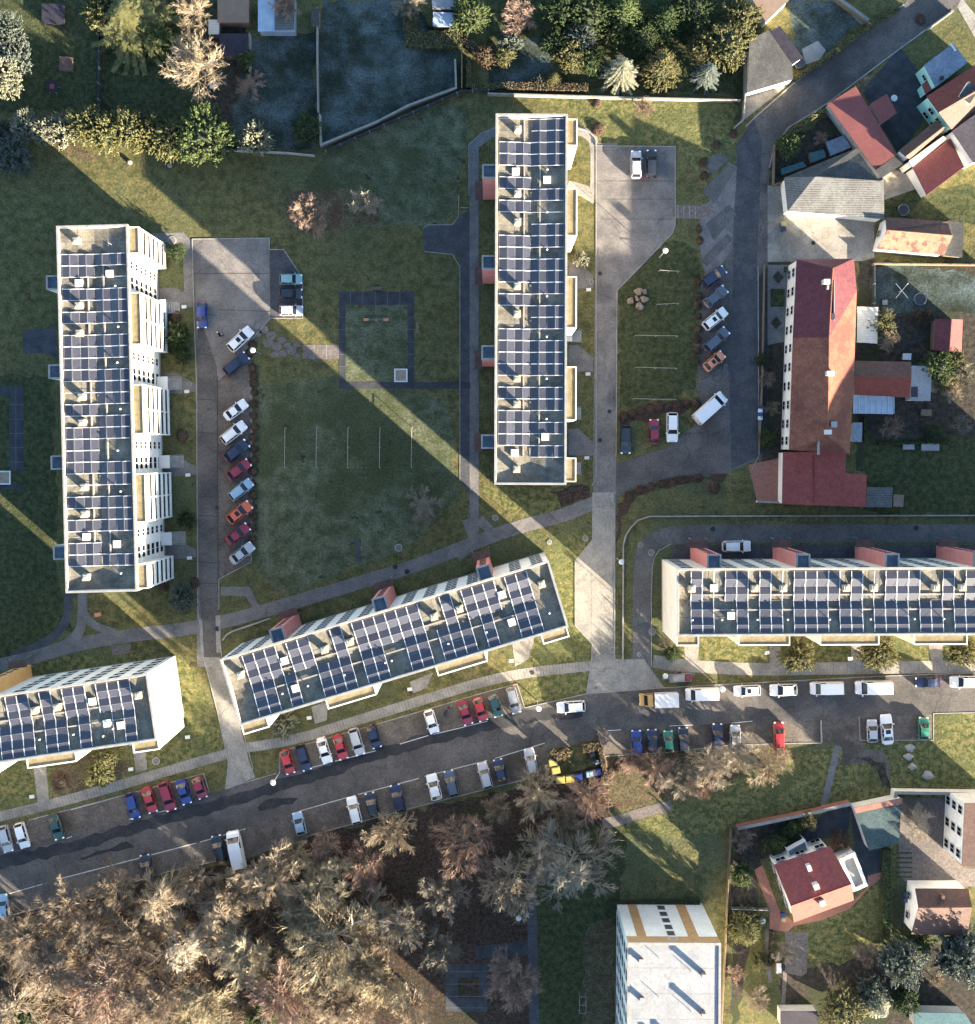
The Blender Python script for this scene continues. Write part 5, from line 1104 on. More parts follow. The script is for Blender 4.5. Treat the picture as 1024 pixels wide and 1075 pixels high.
hedge([(825,280),(825,285)], 2, 1, 'tiny hedge by the gate of the long house', 'dark'); hedge([(909,438),(909,462)], 4, 1.4, 'short dark hedge beside the blue-grey lean-to', 'dark')
hedge([(922,466),(1000,464)], 3, .8, 'low dark hedge above the pale garden frames', 'dark')
# ------------------------------------------------------------------ vehicles
# stations: x, half width, belt height, roof half width, roof height (None = no cabin)
BODY = {
 'hatch': dict(L=4.15, st=[(2.07,.62,.50,0,0),(2.0,.76,.66,0,0),(1.75,.83,.78,0,0),(1.2,.86,.90,0,0),(.95,.86,.94,0,0),(.25,.87,.96,.62,1.42),(-.4,.87,.97,.66,1.48),(-1.25,.87,.98,.63,1.44),(-1.85,.84,.98,0,0),(-2.0,.80,.86,0,0),(-2.08,.70,.55,0,0)]),
 'sedan': dict(L=4.6, st=[(2.3,.62,.50,0,0),(2.2,.78,.66,0,0),(1.9,.85,.78,0,0),(1.3,.88,.88,0,0),(.95,.88,.92,0,0),(.25,.88,.94,.60,1.38),(-.35,.88,.95,.64,1.43),(-.95,.88,.96,.60,1.38),(-1.6,.87,.98,0,0),(-2.1,.82,.96,0,0),(-2.3,.70,.58,0,0)]),
 'wagon': dict(L=4.6, st=[(2.3,.62,.50,0,0),(2.2,.78,.66,0,0),(1.9,.85,.80,0,0),(1.3,.88,.92,0,0),(1.05,.88,.96,0,0),(.4,.88,.98,.64,1.44),(-.4,.88,.98,.67,1.50),(-1.8,.87,1.0,.63,1.46),(-2.18,.83,1.0,0,0),(-2.25,.80,.85,0,0),(-2.32,.70,.55,0,0)]),
 'van': dict(L=5.2, st=[(2.6,.66,.55,0,0),(2.52,.85,.75,0,0),(2.3,.93,.98,0,0),(2.0,.95,1.12,0,0),(1.85,.95,1.18,0,0),(1.25,.96,1.25,.80,1.90),(.3,.96,1.28,.84,2.0),(-2.3,.95,1.28,.82,1.98),(-2.52,.93,1.25,0,0),(-2.56,.92,.9,0,0),(-2.6,.85,.5,0,0)])}
def car_meshes(kind, sx):
    d = BODY[kind]; st = d['st']; body = MB(); ws = MB(); rw = MB(); sw = {1: MB(), -1: MB()}; P1 = PAINT['white']; gl = M['glass']
    van = kind == 'van'
    rows = []
    for (x, w, zb, rw_, zr) in st:
        cab = rw_ > 0
        rows.append((cab, [(x,w*.90,.22),(x,w,.48),(x,w*.985,zb*.90),(x,w*.90,zb),(x,(rw_ if cab else w*.62),(zr if cab else zb+.035)),(x,0,(zr+.035 if cab else zb+.05))]))
    for a in range(len(rows)-1):
        (c1, r1), (c2, r2) = rows[a], rows[a+1]
        for s in (1,-1):
            for k in range(5):
                q = [r1[k], r1[k+1], r2[k+1], r2[k]]; q = [(x,y*s,z) for x,y,z in q]
                if s < 0: q = q[::-1]
                tgt, m = body, P1
                if k == 3 and (c1 or c2):
                    if c1 and c2 and not (van and a >= 6): tgt, m = sw[s], gl
                    elif c1 and c2: tgt, m = body, P1
                    else: tgt, m = sw[s], gl
                elif k == 4 and (c1 != c2): 
                    tgt, m = (ws, gl) if c2 else ((rw, gl) if not van else (body, P1))
                tgt.poly(q, m)
    for (c, r) in (rows[0], rows[-1]): body.poly([p for p in r]+[(x,-y,z) for x,y,z in r[::-1]][1:], P1)
    body.poly([(st[0][0],.6,.22),(st[0][0],-.6,.22),(st[-1][0],-.6,.22),(st[-1][0],.6,.22)], M['rubber'])
    # roof pillars
    ca = [i for i, r in enumerate(rows) if r[0]]
    for i in ([ca[0], ca[1], ca[-1]] if not van else [ca[0], ca[1]]):
        for s in (1,-1):
            a3, a4 = rows[i][1][3], rows[i][1][4]
            body.tube((a3[0],a3[1]*s,a3[2]),(a4[0],a4[1]*s,a4[2]),.035,.035,P1,4)
    for i in (ca[0],):
        for s in (1,-1):
            a3 = rows[i-1][1][3]; a4 = rows[i][1][4]; body.tube((a3[0],a3[1]*s,a3[2]),(a4[0],a4[1]*s,a4[2]),.045,.045,P1,4)
    a3 = rows[ca[-1]+1][1][3]; a4 = rows[ca[-1]][1][4]
    for s in (1,-1): body.tube((a3[0],a3[1]*s,a3[2]),(a4[0],a4[1]*s,a4[2]),.05,.05,P1,4)
    fx = st[0][0]; bx = st[-1][0]
    body.box(fx-.06,-.45,.28,fx+.02,.45,.42,M['rubber']); body.box(bx-.015,-.26,.5,bx+.06,.26,.62,M['frame'])
    hl = MB(); hl.box(-.16,-.15,-.07,.10,.15,.085,M['headlamp']); tl = MB(); tl.box(-.06,-.10,-.12,.14,.10,.12,M['taillamp'])
    mi = MB(); mi.box(-.08,-.11,-.06,.08,.11,.07,P1)
    wh = MB(); wh.tube((0,-.10,0),(0,.10,0),.31,.31,M['rubber'],14); rm = MB(); rm.tube((0,-.115,0),(0,.115,0),.18,.18,M['steel'],10)
    return dict(body=body.mesh('body'), ws=ws.mesh('windscreen'), rw=rw.mesh('rear_window') if rw.v else None, sw=[sw[1].mesh('side_window'), sw[-1].mesh('side_window')], hl=hl.mesh('headlight'), tl=tl.mesh('tail_light'), mi=mi.mesh('wing_mirror'), wh=wh.mesh('wheel'), rm=rm.mesh('rim'), st=st)
CM = {k: car_meshes(k, 1) for k in BODY}
for k in CM:
    for n in ('body',):
        for p in CM[k][n].polygons: p.use_smooth = False
def recol(o, col):
    for s in o.material_slots:
        if s.material == PAINT['white']: s.link = 'OBJECT'; s.material = PAINT[col]
SRF = MB(); SRF.box(-.30,-.36,0,.30,.36,.02,M['glass']); SRF = SRF.mesh('sunroof')
RR = MB()
for s in (1,-1): RR.box(-1.15,s*.60-.025,0,.2,s*.60+.025,.06,M['steel'])
RR = RR.mesh('roof_rack')
def car(X, Y, ang, col, kind, label, group, Lpx=None, extra='', roofcol=None, Z=.06):
    m = CM[kind]; x, y = gp(X, Y, .8)
    nm = {'hatch':'parked_car','sedan':'parked_car','wagon':'parked_estate_car','van':'parked_van'}[kind]
    T = thing(nm, label, 'van' if kind == 'van' else 'car', (x,y,Z), radians(ang), group)
    s = (Lpx*S/BODY[kind]['L']) if Lpx else 1.0
    sy = min(1.12, max(.95, s*1.02)); T.scale = (s, sy, min(1.15, max(.95, s)))
    o = inst('body', m['body'], T); recol(o, col); st = m['st']
    inst('windscreen', m['ws'], T)
    if m['rw']: inst('rear_window', m['rw'], T)
    for q in m['sw']: inst('side_window', q, T)
    f = st[1]; r = st[-2]
    for q in (1,-1):
        inst('headlight', m['hl'], T, (f[0]-.04, q*(f[1]-.16), f[2]+.0)); inst('tail_light', m['tl'], T, (r[0]-.03, q*(r[1]-.09), r[2]-.05))
        o = inst('wing_mirror', m['mi'], T, (st[4][0]-.12, q*(st[4][1]+.10), st[4][2]+.04)); recol(o, col)
        for wx in (st[0][0]-.72, st[-1][0]+.75): inst('rim', m['rm'], inst('wheel', m['wh'], T, (wx, q*(st[5][1]-.10), .31-Z*.5)))
    if 's' in extra: inst('sunroof', SRF, T, (st[6][0]+.15,0,st[6][4]+.035))
    if 'r' in extra: inst('roof_rack', RR, T, (0,0,st[6][4]+.0))
    return T
GL = 'cars in the angled bays of the left parking court'
A = 41
for a in [
 (305.4,293,0,'teal','wagon','pale teal car topmost of three in the short bays beside the light strip','cars in the three short bays',24,''),
 (305.6,308,0,'black','wagon','black car between the teal and silver cars in the short bays','cars in the three short bays',24,''),
 (305.8,326,0,'silver','wagon','silver-blue car lowest of three in the short bays','cars in the three short bays',25,''),
 (212,331,-90,'blue','hatch','deep blue car standing alone on the left drive',None,27,''),
 (252.5,356,A+2,'white','wagon','white estate with roof rack and sunroof at the top of the angled row',GL,31,'sr'),
 (248,382,A-1,'navy','wagon','dark navy car second from the top of the angled row',GL,30,''),
 (247.4,430.5,37,'white','sedan','white saloon just below the empty bay of the angled row',GL,28,''),
 (245.4,454,38,'white','wagon','white estate between a white saloon and a dark blue car in the angled row',GL,30,'r'),
 (248.5,473.5,38,'navy','hatch','dark blue car above the crimson car in the angled row',GL,29,''),
 (251,493,38,'maroon','hatch','crimson car between dark blue and light blue cars',GL,27,''),
 (253,514,38,'lightblue','wagon','light blue-silver car above the bright orange-red car',GL,28,''),
 (251.5,538,38,'orange','hatch','bright orange-red car in the lower part of the angled row',GL,29,'s'),
 (249.5,561,38,'maroon','sedan','very dark purple car second from the bottom of the angled row',GL,29,''),
 (254,581,38,'silver','sedan','pale silver-blue car at the bottom of the angled row',GL,29,''),
 (668,172.5,90,'silver','wagon','silver car in the walled bays at the top of the centre court','cars in the walled bays of the centre court',29,''),
 (684.3,171.5,90,'black','wagon','black car beside the silver one in the walled bays','cars in the walled bays of the centre court',29,''),
 (749.5,290.5,36,'navy','wagon','near-black car at the top of the slanting right row','cars in the slanting right row',29,''),
 (751.3,311.5,39,'steelblue','hatch','steel blue car second in the slanting right row','cars in the slanting right row',28,''),
 (751,334.5,39,'white','wagon','white car in the slanting right row','cars in the slanting right row',29,'s'),
 (752.3,356.5,43,'steelblue','wagon','slate-grey blue car between the white and the coral cars','cars in the slanting right row',31,''),
 (750,379,40,'coral','hatch','small coral-orange car at the bottom of the slanting right row','cars in the slanting right row',25,'s'),
 (745.3,428.5,42,'white','van','big white van at the lower end of the right parking area',None,40,''),
 (657,461.5,-90,'black','wagon','black car leftmost in the row of three below the brown bushes','cars in the short row of three',30,''),
 (687,453,90,'maroon','hatch','dark red car between the black and the white car','cars in the short row of three',26,''),
 (706,448.5,-90,'white','wagon','white car rightmost in the row of three below the brown bushes','cars in the short row of three',31,''),
 (773.5,573.5,1,'white','wagon','white car alone on the service road between two salmon towers',None,30,''),
 (599.7,742,184,'white','wagon','white estate alone on the street just left of the junction',None,30,'r'),
 (784.6,725,182,'white','wagon','white car second from the left behind the big white van on the sunny kerb','vehicles along the sunny kerb',28,'s'),
 (823,724.3,181,'white','hatch','off-white car in front of a van with blue-shadowed nose on the sunny kerb','vehicles along the sunny kerb',29,''),
 (737.5,728.5,182,'white','van','white van right behind the orange and white truck','vehicles along the sunny kerb',35,''),
 (868.3,722.3,181,'white','van','white van second from the right of the three vans on the sunny kerb','vehicles along the sunny kerb',35,''),
 (917.5,721.5,181,'white','van','longest white van on the sunny kerb','vehicles along the sunny kerb',39,''),
 (974.7,716.3,180,'navy','sedan','navy car on the sunny kerb at the right','vehicles along the sunny kerb',27,''),
 (1013,715.8,180,'white','wagon','white car at the right end of the sunny kerb','vehicles along the sunny kerb',31,''),
 (668.4,779.5,92,'blue','wagon','deep blue car leftmost of four in the bays right of the bin yard','cars in the right lower bays',26,''),
 (685.2,777.8,93,'navy','wagon','navy car left of the green one in the right lower bays','cars in the right lower bays',25,''),
 (702,778.5,92,'green','hatch','green car among dark blue ones in the right lower bays','cars in the right lower bays',23,''),
 (717.8,777,92,'black','wagon','black car right of the green one','cars in the right lower bays',27,''),
 (753.6,772,91,'navy','sedan','navy car with pale windscreen left of the silver one','cars in the right lower bays',25,''),
 (772.3,773.7,91,'silver','hatch','silver-blue car left of the bright red car','cars in the right lower bays',25,''),
 (817.9,772,91,'red','wagon','bright red car alone in the right lower bays','cars in the right lower bays',28,''),
 (916,767.6,91,'silver','hatch','silver car next to the larger white one at the dirt track','cars in the bays by the dirt track',24,''),
 (931.2,766,94,'white','sedan','large white car between the silver and the dark green cars','cars in the bays by the dirt track',32,'s'),
 (970,765,90,'green','hatch','dark green car at the right end of the bays by the dirt track','cars in the bays by the dirt track',24,''),
 ]:
    X, Y, an, c, k, lb, gr, lp, ex = a; car(X, Y, an, c, k, lb, gr, lp, ex)
GN = 'cars in the upper bays of the street'; D1 = -73
for a in [(302,800,D1,'red','hatch','bright red hatchback first in the middle upper bays near the lamp',26),(319,795.5,D1,'navy','wagon','dark car with snow-bright patches second in the middle upper bays',28),(340.6,788,D1,'white','sedan','white saloon left of the second bright red car',28),
 (357.5,784.5,D1,'red','sedan','bright red saloon between the white saloon and the silver estate',27),(374.7,779,D1,'silver','wagon','silver estate right of the bright red saloon',29),(392.8,773.3,D1,'navy','hatch','navy car with gold-tinted windscreen in the middle upper bays',25),
 (453.2,757.8,D1,'white','hatch','white car standing apart in the upper bays under the lawn',25),(488.7,748.6,D1,'maroon','sedan','brown-maroon car left of the crimson car in the upper bays',26),(504.6,745,D1,'red','hatch','crimson red car right of the brown-maroon one',25),
 (520.4,741,D1,'darkgreen','hatch','dark green car left of the grey one at the end of the upper bays',24),(539.4,735.5,D1-2,'grey','wagon','grey car last in the upper bays before the lawn',28),
 (6,881,-76,'silver','wagon','silver-grey car at the left edge in the upper bays',28),(23.3,877.3,-74,'white','wagon','white car with dark roof glass near the left edge',27),(59,868,-74,'darkgreen','sedan','dark green car with tan windscreen alone in the left upper bays',28),
 (139.7,846,-76,'blue','wagon','bright blue car first of the five beside the kerb hedge',28),(157.2,840,-73,'red','sedan','bright red car between the blue and the crimson car',28),(176,836.5,-73,'maroon','wagon','dark crimson car in the middle of the five',31),
 (192.8,831.6,-72,'blue','sedan','vivid blue car right of the dark crimson one',27),(209.8,827.3,-70,'maroon','hatch','dark red car with beige windscreen last of the five',23)]:
    X, Y, an, c, k, lb, lp = a; car(X, Y, an, c, k, lb, GN, lp)
GS = 'cars in the lower bays of the street'
for a in [(3.5,952,96,'lightblue','wagon','light blue car at the left edge in the lower bays',26),(154,911,100,'black','wagon','black car alone in the left lower bays',28),(229.8,891,103,'black','wagon','black car beside the long white van',29),
 (314.5,865,104,'lightblue','hatch','light blue car with white hood alone left in the lower bays',25),(372,850.7,104,'white','wagon','white car left of the dark pair in the lower bays',29),(391,845.3,104,'black','hatch','black car right of the white one in the lower bays',27),
 (418,838,104,'navy','wagon','dark car with gold-tinted windscreen in the lower bays',30),(456,826.5,104,'white','hatch','white car left of the steel blue one in the lower bays',28),(474,822.3,104,'steelblue','wagon','steel blue car right of the white one in the lower bays',28),
 (509.3,814,105,'silver','wagon','silver-white car left of the small dark blue one',28),(525,808.8,103,'navy','hatch','small dark blue car left of the silver-grey one near the bin yard',24),(557.6,799.5,101,'silver','wagon','silver-grey car nearest the bin yard',28)]:
    X, Y, an, c, k, lb, lp = a; car(X, Y, an, c, k, lb, GS, lp)
car(248.5,892,102,'white','van','long white van in the left lower bays','cars in the lower bays of the street',40)
# truck with orange cab
def truck():
    x, y = gp(691.6,734.3,1.2); T = thing('box_truck', 'small truck with orange cab and white box body at the junction', 'truck', (x,y,.06), radians(182))
    b = MB(); O = PAINT['amber']
    prof = [(2.95,.45),(2.98,.9),(2.75,1.15),(2.3,1.25),(1.75,1.95),(.95,2.05),(.85,.45)]
    n = len(prof)
    for s in (1,-1): b.poly([(px,.93*s,pz) for px, pz in (prof if s < 0 else prof[::-1])], O)
    for i in range(n-1):
        (x0,z0),(x1,z1) = prof[i], prof[i+1]; b.poly([(x0,.93,z0),(x0,-.93,z0),(x1,-.93,z1),(x1,.93,z1)][::-1], O)
    b.build('cab', T)
    b = MB(); b.poly([(2.29,-.82,1.30),(2.29,.82,1.30),(1.80,.76,1.945),(1.80,-.76,1.945)][::1], M['glass']); b.build('windscreen', T)
    for s in (1,-1): b = MB(); b.box(1.1,s*.935-.005,1.15,2.0,s*.935+.005,1.7,M['glass']); b.build('side_window', T)
    b = MB(); b.box(-2.95,-1.05,.75,.70,1.05,2.5,PAINT['white']); b.box(-2.99,-1.09,2.5,.74,1.09,2.54,M['white']); b.build('cargo_box', T)
    b = MB(); b.box(-2.9,-.4,.4,2.5,.4,.74,M['rubber']); b.build('chassis', T)
    for wx in (2.15,-1.9):
        for s in (1,-1): inst('wheel', CM['van']['wh'], T, (wx,s*.85,.33), sc=(1.1,1.2,1.1))
    for s in (1,-1):
        inst('headlight', CM['van']['hl'], T, (2.93,s*.7,.8)); o = inst('wing_mirror', CM['van']['mi'], T, (2.1,s*1.1,1.35)); recol(o, 'black'); inst('tail_light', CM['van']['tl'], T, (-2.98,s*.8,.68))
truck()
def trailer():
    x, y = gp(713,711.5,.6); T = thing('flatbed_trailer', 'pale trailer with white round hitch cover on the grass by the junction', 'trailer', (x,y,.02), radians(-176))
    b = MB(); b.box(-1.9,-.62,.5,1.5,.62,.62,M['coping']); b.build('bed', T)
    b = MB(); [b.box(p[0],p[1],.62,p[2],p[3],.95,M['steel']) for p in ((-1.9,-.62,1.5,-.56),(-1.9,.56,1.5,.62),(-1.9,-.56,-1.84,.56))]; b.build('side_rail', T)
    b = MB(); b.box(-1.75,-.45,.62,-1.0,.45,1.1,PAINT['maroon']); b.build('red_crate', T)
    b = MB(); b.box(-.9,-.5,.62,1.0,.5,.9,M['coping']); b.build('cover', T)
    b = MB(); b.box(1.5,-.08,.45,2.6,.08,.56,M['steel']); b.build('drawbar', T)
    b = MB(); b.lathe([(.42,.56),(.45,.8),(.25,1.0),(.02,1.05)],M['white'],12,(2.1,-.45)); b.build('round_cover', T)
    for s in (1,-1): inst('wheel', CM['van']['wh'], T, (-.2,s*.72,.31))
trailer()
def bin_(X, Y, col, w, lb, gr, rz=0, hh=1.15, lid=None):
    x, y = gp(X, Y, hh); m = PAINT[col]; T = thing('wheelie_bin' if w < .8 else 'waste_container', lb, 'bin', (x,y,.05), rz, gr)
    b = MB(); d = w*.8; q = .82
    lo = [(-w/2*q,-d/2*q),(w/2*q,-d/2*q),(w/2*q,d/2*q),(-w/2*q,d/2*q)]; up = [(-w/2,-d/2),(w/2,-d/2),(w/2,d/2),(-w/2,d/2)]
    b.poly([(*p,.12) for p in lo][::-1], m)
    for i in range(4): j = (i+1) % 4; b.poly([(*lo[i],.12),(*lo[j],.12),(*up[j],hh-.1),(*up[i],hh-.1)], m)
    b.build('bin_body', T)
    b = MB(); lm = PAINT[lid or col]; b.prism([(-w/2-.04,-d/2-.04),(w/2+.04,-d/2-.04),(w/2+.04,d/2+.06),(-w/2-.04,d/2+.06)], hh-.1, hh-.04, lm); b.prism([(-w/2+.03,-d/2+.03),(w/2-.03,-d/2+.03),(w/2-.03,d/2-.1),(-w/2+.03,d/2-.1)], hh-.04, hh+.02, lm); b.build('lid', T)
    for sx in (-1,1):
        for sy in (-1,1):
            b = MB(); b.tube((sx*w*.32-.03,sy*d*.32,.09),(sx*w*.32+.03,sy*d*.32,.09),.09,.09,M['rubber'],8); b.build('wheel', T)
GY = 'large waste containers in the bin yard'
for a in [(580.8,800.5,'yellow',1.25,'yellow container topmost on the left side of the bin yard',.2),(583.8,808.8,'yellow',1.25,'yellow container below the topmost one on the left side',.2),(588.7,819,'yellow',1.3,'yellow container leftmost on the bottom side of the bin yard',.1),
 (598.6,817.8,'yellow',1.25,'yellow container next to the blue ones on the bottom side',.1),(607.6,816,'blue',1.15,'blue container with white front next to the yellow ones',.15),(619.3,813,'lightblue',1.0,'pale blue container in the middle of the bottom side',.15),
 (627.6,811,'blue',1.1,'blue container at the lower right corner of the bin yard',.2)]:
    X, Y, c, w, lb, r = a; bin_(X, Y, c, w, lb, GY, r)
for a in [(622,792.5,'black',.7,'black bin with white mark at the top right of the bin yard'),(624,800,'black',.7,'black bin right of the bin yard centre'),(627,800.5,'silver',.6,'small pale bin at the right side of the bin yard')]:
    X, Y, c, w, lb = a; bin_(X, Y, c, w, lb, None, .4)
for a in [(798.6,427,'navy',.6,'navy bin above the white-lidded one on the verge of the long house',None),(798.6,431,'white',.6,'bin with a white lid on the verge of the long house',None),(798.4,435,'blue',.6,'blue bin low in the row of bins on the verge',None),(798.4,439,'white',.6,'second white-lidded bin at the end of the verge row',None),
 (823,235,'navy',.8,'dark bin with yellow lid by the workshop gate','yellow'),(823,240.5,'blue',.7,'blue bin below the yellow-lidded one by the workshop','navy'),(952.5,939,'blue',.7,'bin with pale green lid beside the brown-roofed house','green'),(952.5,945,'blue',.9,'blue bin below the pale-lidded bin by the brown-roofed house',None),
 (823,966,'yellow',.6,'small bin with yellow lid by the villa path',None),(822.6,961,'blue',.65,'blue bin above the yellow-lidded one by the villa path',None)]:
    X, Y, c, w, lb, ld = a; bin_(X, Y, c, w, lb, None, 0, 1.0, ld)
# ------------------------------------------------------------------ street furniture
def lamp(X, Y, lb, dirx=(1,1), h=7.0, r=.42):
    x, y = gp(X, Y, h); T = thing('street_lamp', lb, 'street lamp', (x,y,0), 0, 'white street lamps')
    b = MB(); b.lathe([(.11,0),(.11,.9),(.06,1.0),(.05,h-.3)], M['steel'], 8); b.build('pole', T)
    b = MB(); b.lathe([(.10,h-.35),(r*.6,h-.2),(r,h-.02),(r,h+.04),(r*.75,h+.16),(.08,h+.22)], M['white'], 16); b.build('lamp_head', T)
for a in [(698.7,263,'white round street lamp on the lawn beside the slanted edge of the centre court'),(265.5,367.5,'white street lamp behind the white estate at the top of the angled row'),(286.8,821.5,'white street lamp on the kerb at the foot of the left drive'),
 (565.6,744,'white street lamp at the lawn corner left of the white estate'),(652.7,590,'white street lamp on the narrow verge between drive and service road'),(544.7,964,'white street lamp beside the path under the bare trees'),(758.6,723.5,'white street lamp on the kerb between the two white vans and cars')]: lamp(*a)
b = 0
def signbox(X, Y, lb):
    x, y = gp(X, Y, 1.2); T = thing('path_light', lb, 'path light', (x,y,0), .1, 'white box lights at the block entrances')
    m = MB(); m.tube((0,0,0),(0,0,1.0),.05,.05,M['steel'],8); m.build('post', T); m = MB(); m.box(-.36,-.24,1.0,.36,.24,1.25,M['white']); m.build('light_box', T)
for a in [(193.4,322,'white box light by the first entrance path of the west block'),(196.2,411,'white box light by the second entrance path of the west block'),(197.4,498.6,'white box light by the third entrance path of the west block'),(199,585.8,'white box light by the last entrance path of the west block'),
 (618.2,304,'white box light by the first entrance path east of the centre block'),(617.5,392.6,'white box light by the second entrance path east of the centre block'),(616.3,480.6,'white box light by the lowest entrance path east of the centre block'),(33.5,836.5,'white box light by the footway near the left edge'),
 (137.4,807.7,'white box light beside the yellow-green tree in front of the lower left block'),(197,774,'white box light on the lawn right of the blank gable wall'),(324.7,753.8,'white box light beside the cream bush of the slanted block'),(430.3,723.7,'white box light by the middle entrance of the slanted block'),
 (537.1,693.8,'white box light by the last entrance of the slanted block'),(805.3,915.5,'white box light by the first entrance of the right block'),(893,691.5,'white box light between the two olive trees of the right block')]:
    if a[1] == 915.5: a = (805.5,915.8-230.8+.3, a[2])
    signbox(*a)
def washline(p, q, lb, gr):
    a = Vector((*gp(*p,1.9),0)); c = Vector((*gp(*q,1.9),0)); mid = (a+c)/2; T = thing('washing_line_frame', lb, 'washing line', tuple(mid), 0, gr); a -= mid; c -= mid; d = (c-a)/2
    for i in range(3):
        s = a+d*i; b = MB(); b.tube(tuple(s),(s.x,s.y,1.9),.045,.045,M['steel'],6); b.build('post', T)
    b = MB(); b.tube((a.x,a.y,1.9),(c.x,c.y,1.9),.05,.05,M['coping'],6); b.build('crossbar', T)
WL = 'washing line frames on the left lawn'
for i, x in enumerate((299.3,332.5,365.5,399,432.5)):
    washline((x,449),(x-.6,491), ['upright washing line frame nearest the angled parking row','second upright washing line frame on the frosty lawn','washing line frame in the middle of the frosty lawn','fourth upright washing line frame on the frosty lawn','washing line frame nearest the light strip on the frosty lawn'][i], WL)
WR = 'washing line frames on the right lawn'
for p, q, lb in [((693,283.5),(713,284.8),'short washing line frame topmost on the right lawn'),((690.5,319.5),(713,318.2),'short washing line frame second on the right lawn beside the boulders'),((667.5,352),(712,352.6),'long washing line frame third on the right lawn'),((668,385.5),(711,386.6),'long washing line frame fourth on the right lawn'),((666,418.5),(710.5,419.5),'washing line frame lowest on the right lawn')]: washline(p, q, lb, WR)
def boulders():
    for n, (x, y, r, lb) in enumerate([(670,306,4.4,'dark-topped boulder at the top of the boulder ring'),(662.5,315.5,4.2,'tan boulder at the left of the boulder ring'),(669,313.5,2.9,'grey boulder in the middle of the boulder ring'),(677,314,4.2,'brown boulder at the right of the boulder ring'),(671.5,321.5,4.4,'pinkish boulder at the bottom of the boulder ring'),(677,306.5,2.6,'small grey boulder at the upper right of the ring')]):
        wx, wy = gp(x, y, .4); bm = bmesh.new(); bmesh.ops.create_icosphere(bm, subdivisions=3, radius=1); R = random.Random(n)
        for v in bm.verts:
            f = 1+.18*sin(v.co.x*3+n*2)+.14*sin(v.co.y*4+n)+.1*sin(v.co.z*5+n*3); v.co = Vector((v.co.x*f*r*S, v.co.y*f*r*S*.8, max(-.05, v.co.z*f*.55+.3)))
        me = bpy.data.meshes.new('boulder'); bm.to_mesh(me); bm.free(); me.materials.append(M['stone']); o = inst('boulder', me, None, (wx,wy,0), (0,0,n)); tag(o, lb, 'boulder', 'ring of boulders on the right lawn')
boulders()
def sandbox(X, Y, w, lb):
    x, y = gp(X, Y, .3); T = thing('sandbox', lb, 'sandbox', (x,y,.02), 0); s = w*S/2; b = MB(); b.ribbon([(-s,-s),(s,-s),(s,s),(-s,s)], .22, 0, .32, M['white'], True); b.build('frame', T)
    b = MB(); b.box(-s+.1,-s+.1,0,s-.1,s-.1,.18,M['sand']); b.build('sand_fill', T)
sandbox(421,394,12.5,'square white-framed sandbox in the corner of the paving ring'); sandbox(4,501.5,13,'square white-framed sandbox at the left edge')
x, y = gp(395,335.5,.6); T = thing('seesaw', 'red-ended seesaw on the lawn inside the paving ring', 'seesaw', (x,y,0)); b = MB(); b.box(-1.9,-.1,.5,1.9,.1,.62,M['wood']); b.build('beam', T); b = MB(); b.box(-.15,-.25,0,.15,.25,.5,M['steel']); b.build('base', T)
for s in (1,-1):
    b = MB(); b.box(s*1.6-.35,-.2,.62,s*1.6+.35,.2,.7,PAINT['coral']); b.tube((s*1.15,-.25,.9),(s*1.15,.25,.9),.03,.03,M['steel'],6); b.tube((s*1.15,0,.6),(s*1.15,0,.9),.03,.03,M['steel'],6); b.build('seat', T)
def bench(X, Y, rz, lb):
    x, y = gp(X, Y, .4); T = thing('park_bench', lb, 'bench', (x,y,.03), rz)
    b = MB(); [b.box(-.9,-.25+i*.165,.42,.9,-.085+i*.165,.47,M['wood']) for i in range(3)]; b.build('seat', T); b = MB(); b.box(-.9,.28,.55,.9,.32,.86,M['wood']); b.build('backrest', T)
    for s in (-.75,.75): b = MB(); b.box(s-.04,-.25,0,s+.04,.3,.42,M['steel']); b.box(s-.04,.32,0,s+.04,.36,.85,M['steel']); b.build('leg', T)
bench(395.5,302.5,pi,'dark bench in the notch above the paving ring'); bench(438.5,344,-pi/2,'dark bench right of the paving ring')
x, y = gp(100,646,.6); T = thing('play_spring_rider', 'small salmon box seat on the lawn below the west block', 'play equipment', (103*0+x+.4,y+.1,0), .2); b = MB(); b.box(-.5,-.3,.4,.5,.3,.62,PAINT['coral']); b.build('seat', T); b = MB(); b.tube((0,0,0),(0,0,.4),.12,.12,M['steel'],8); b.build('spring', T)
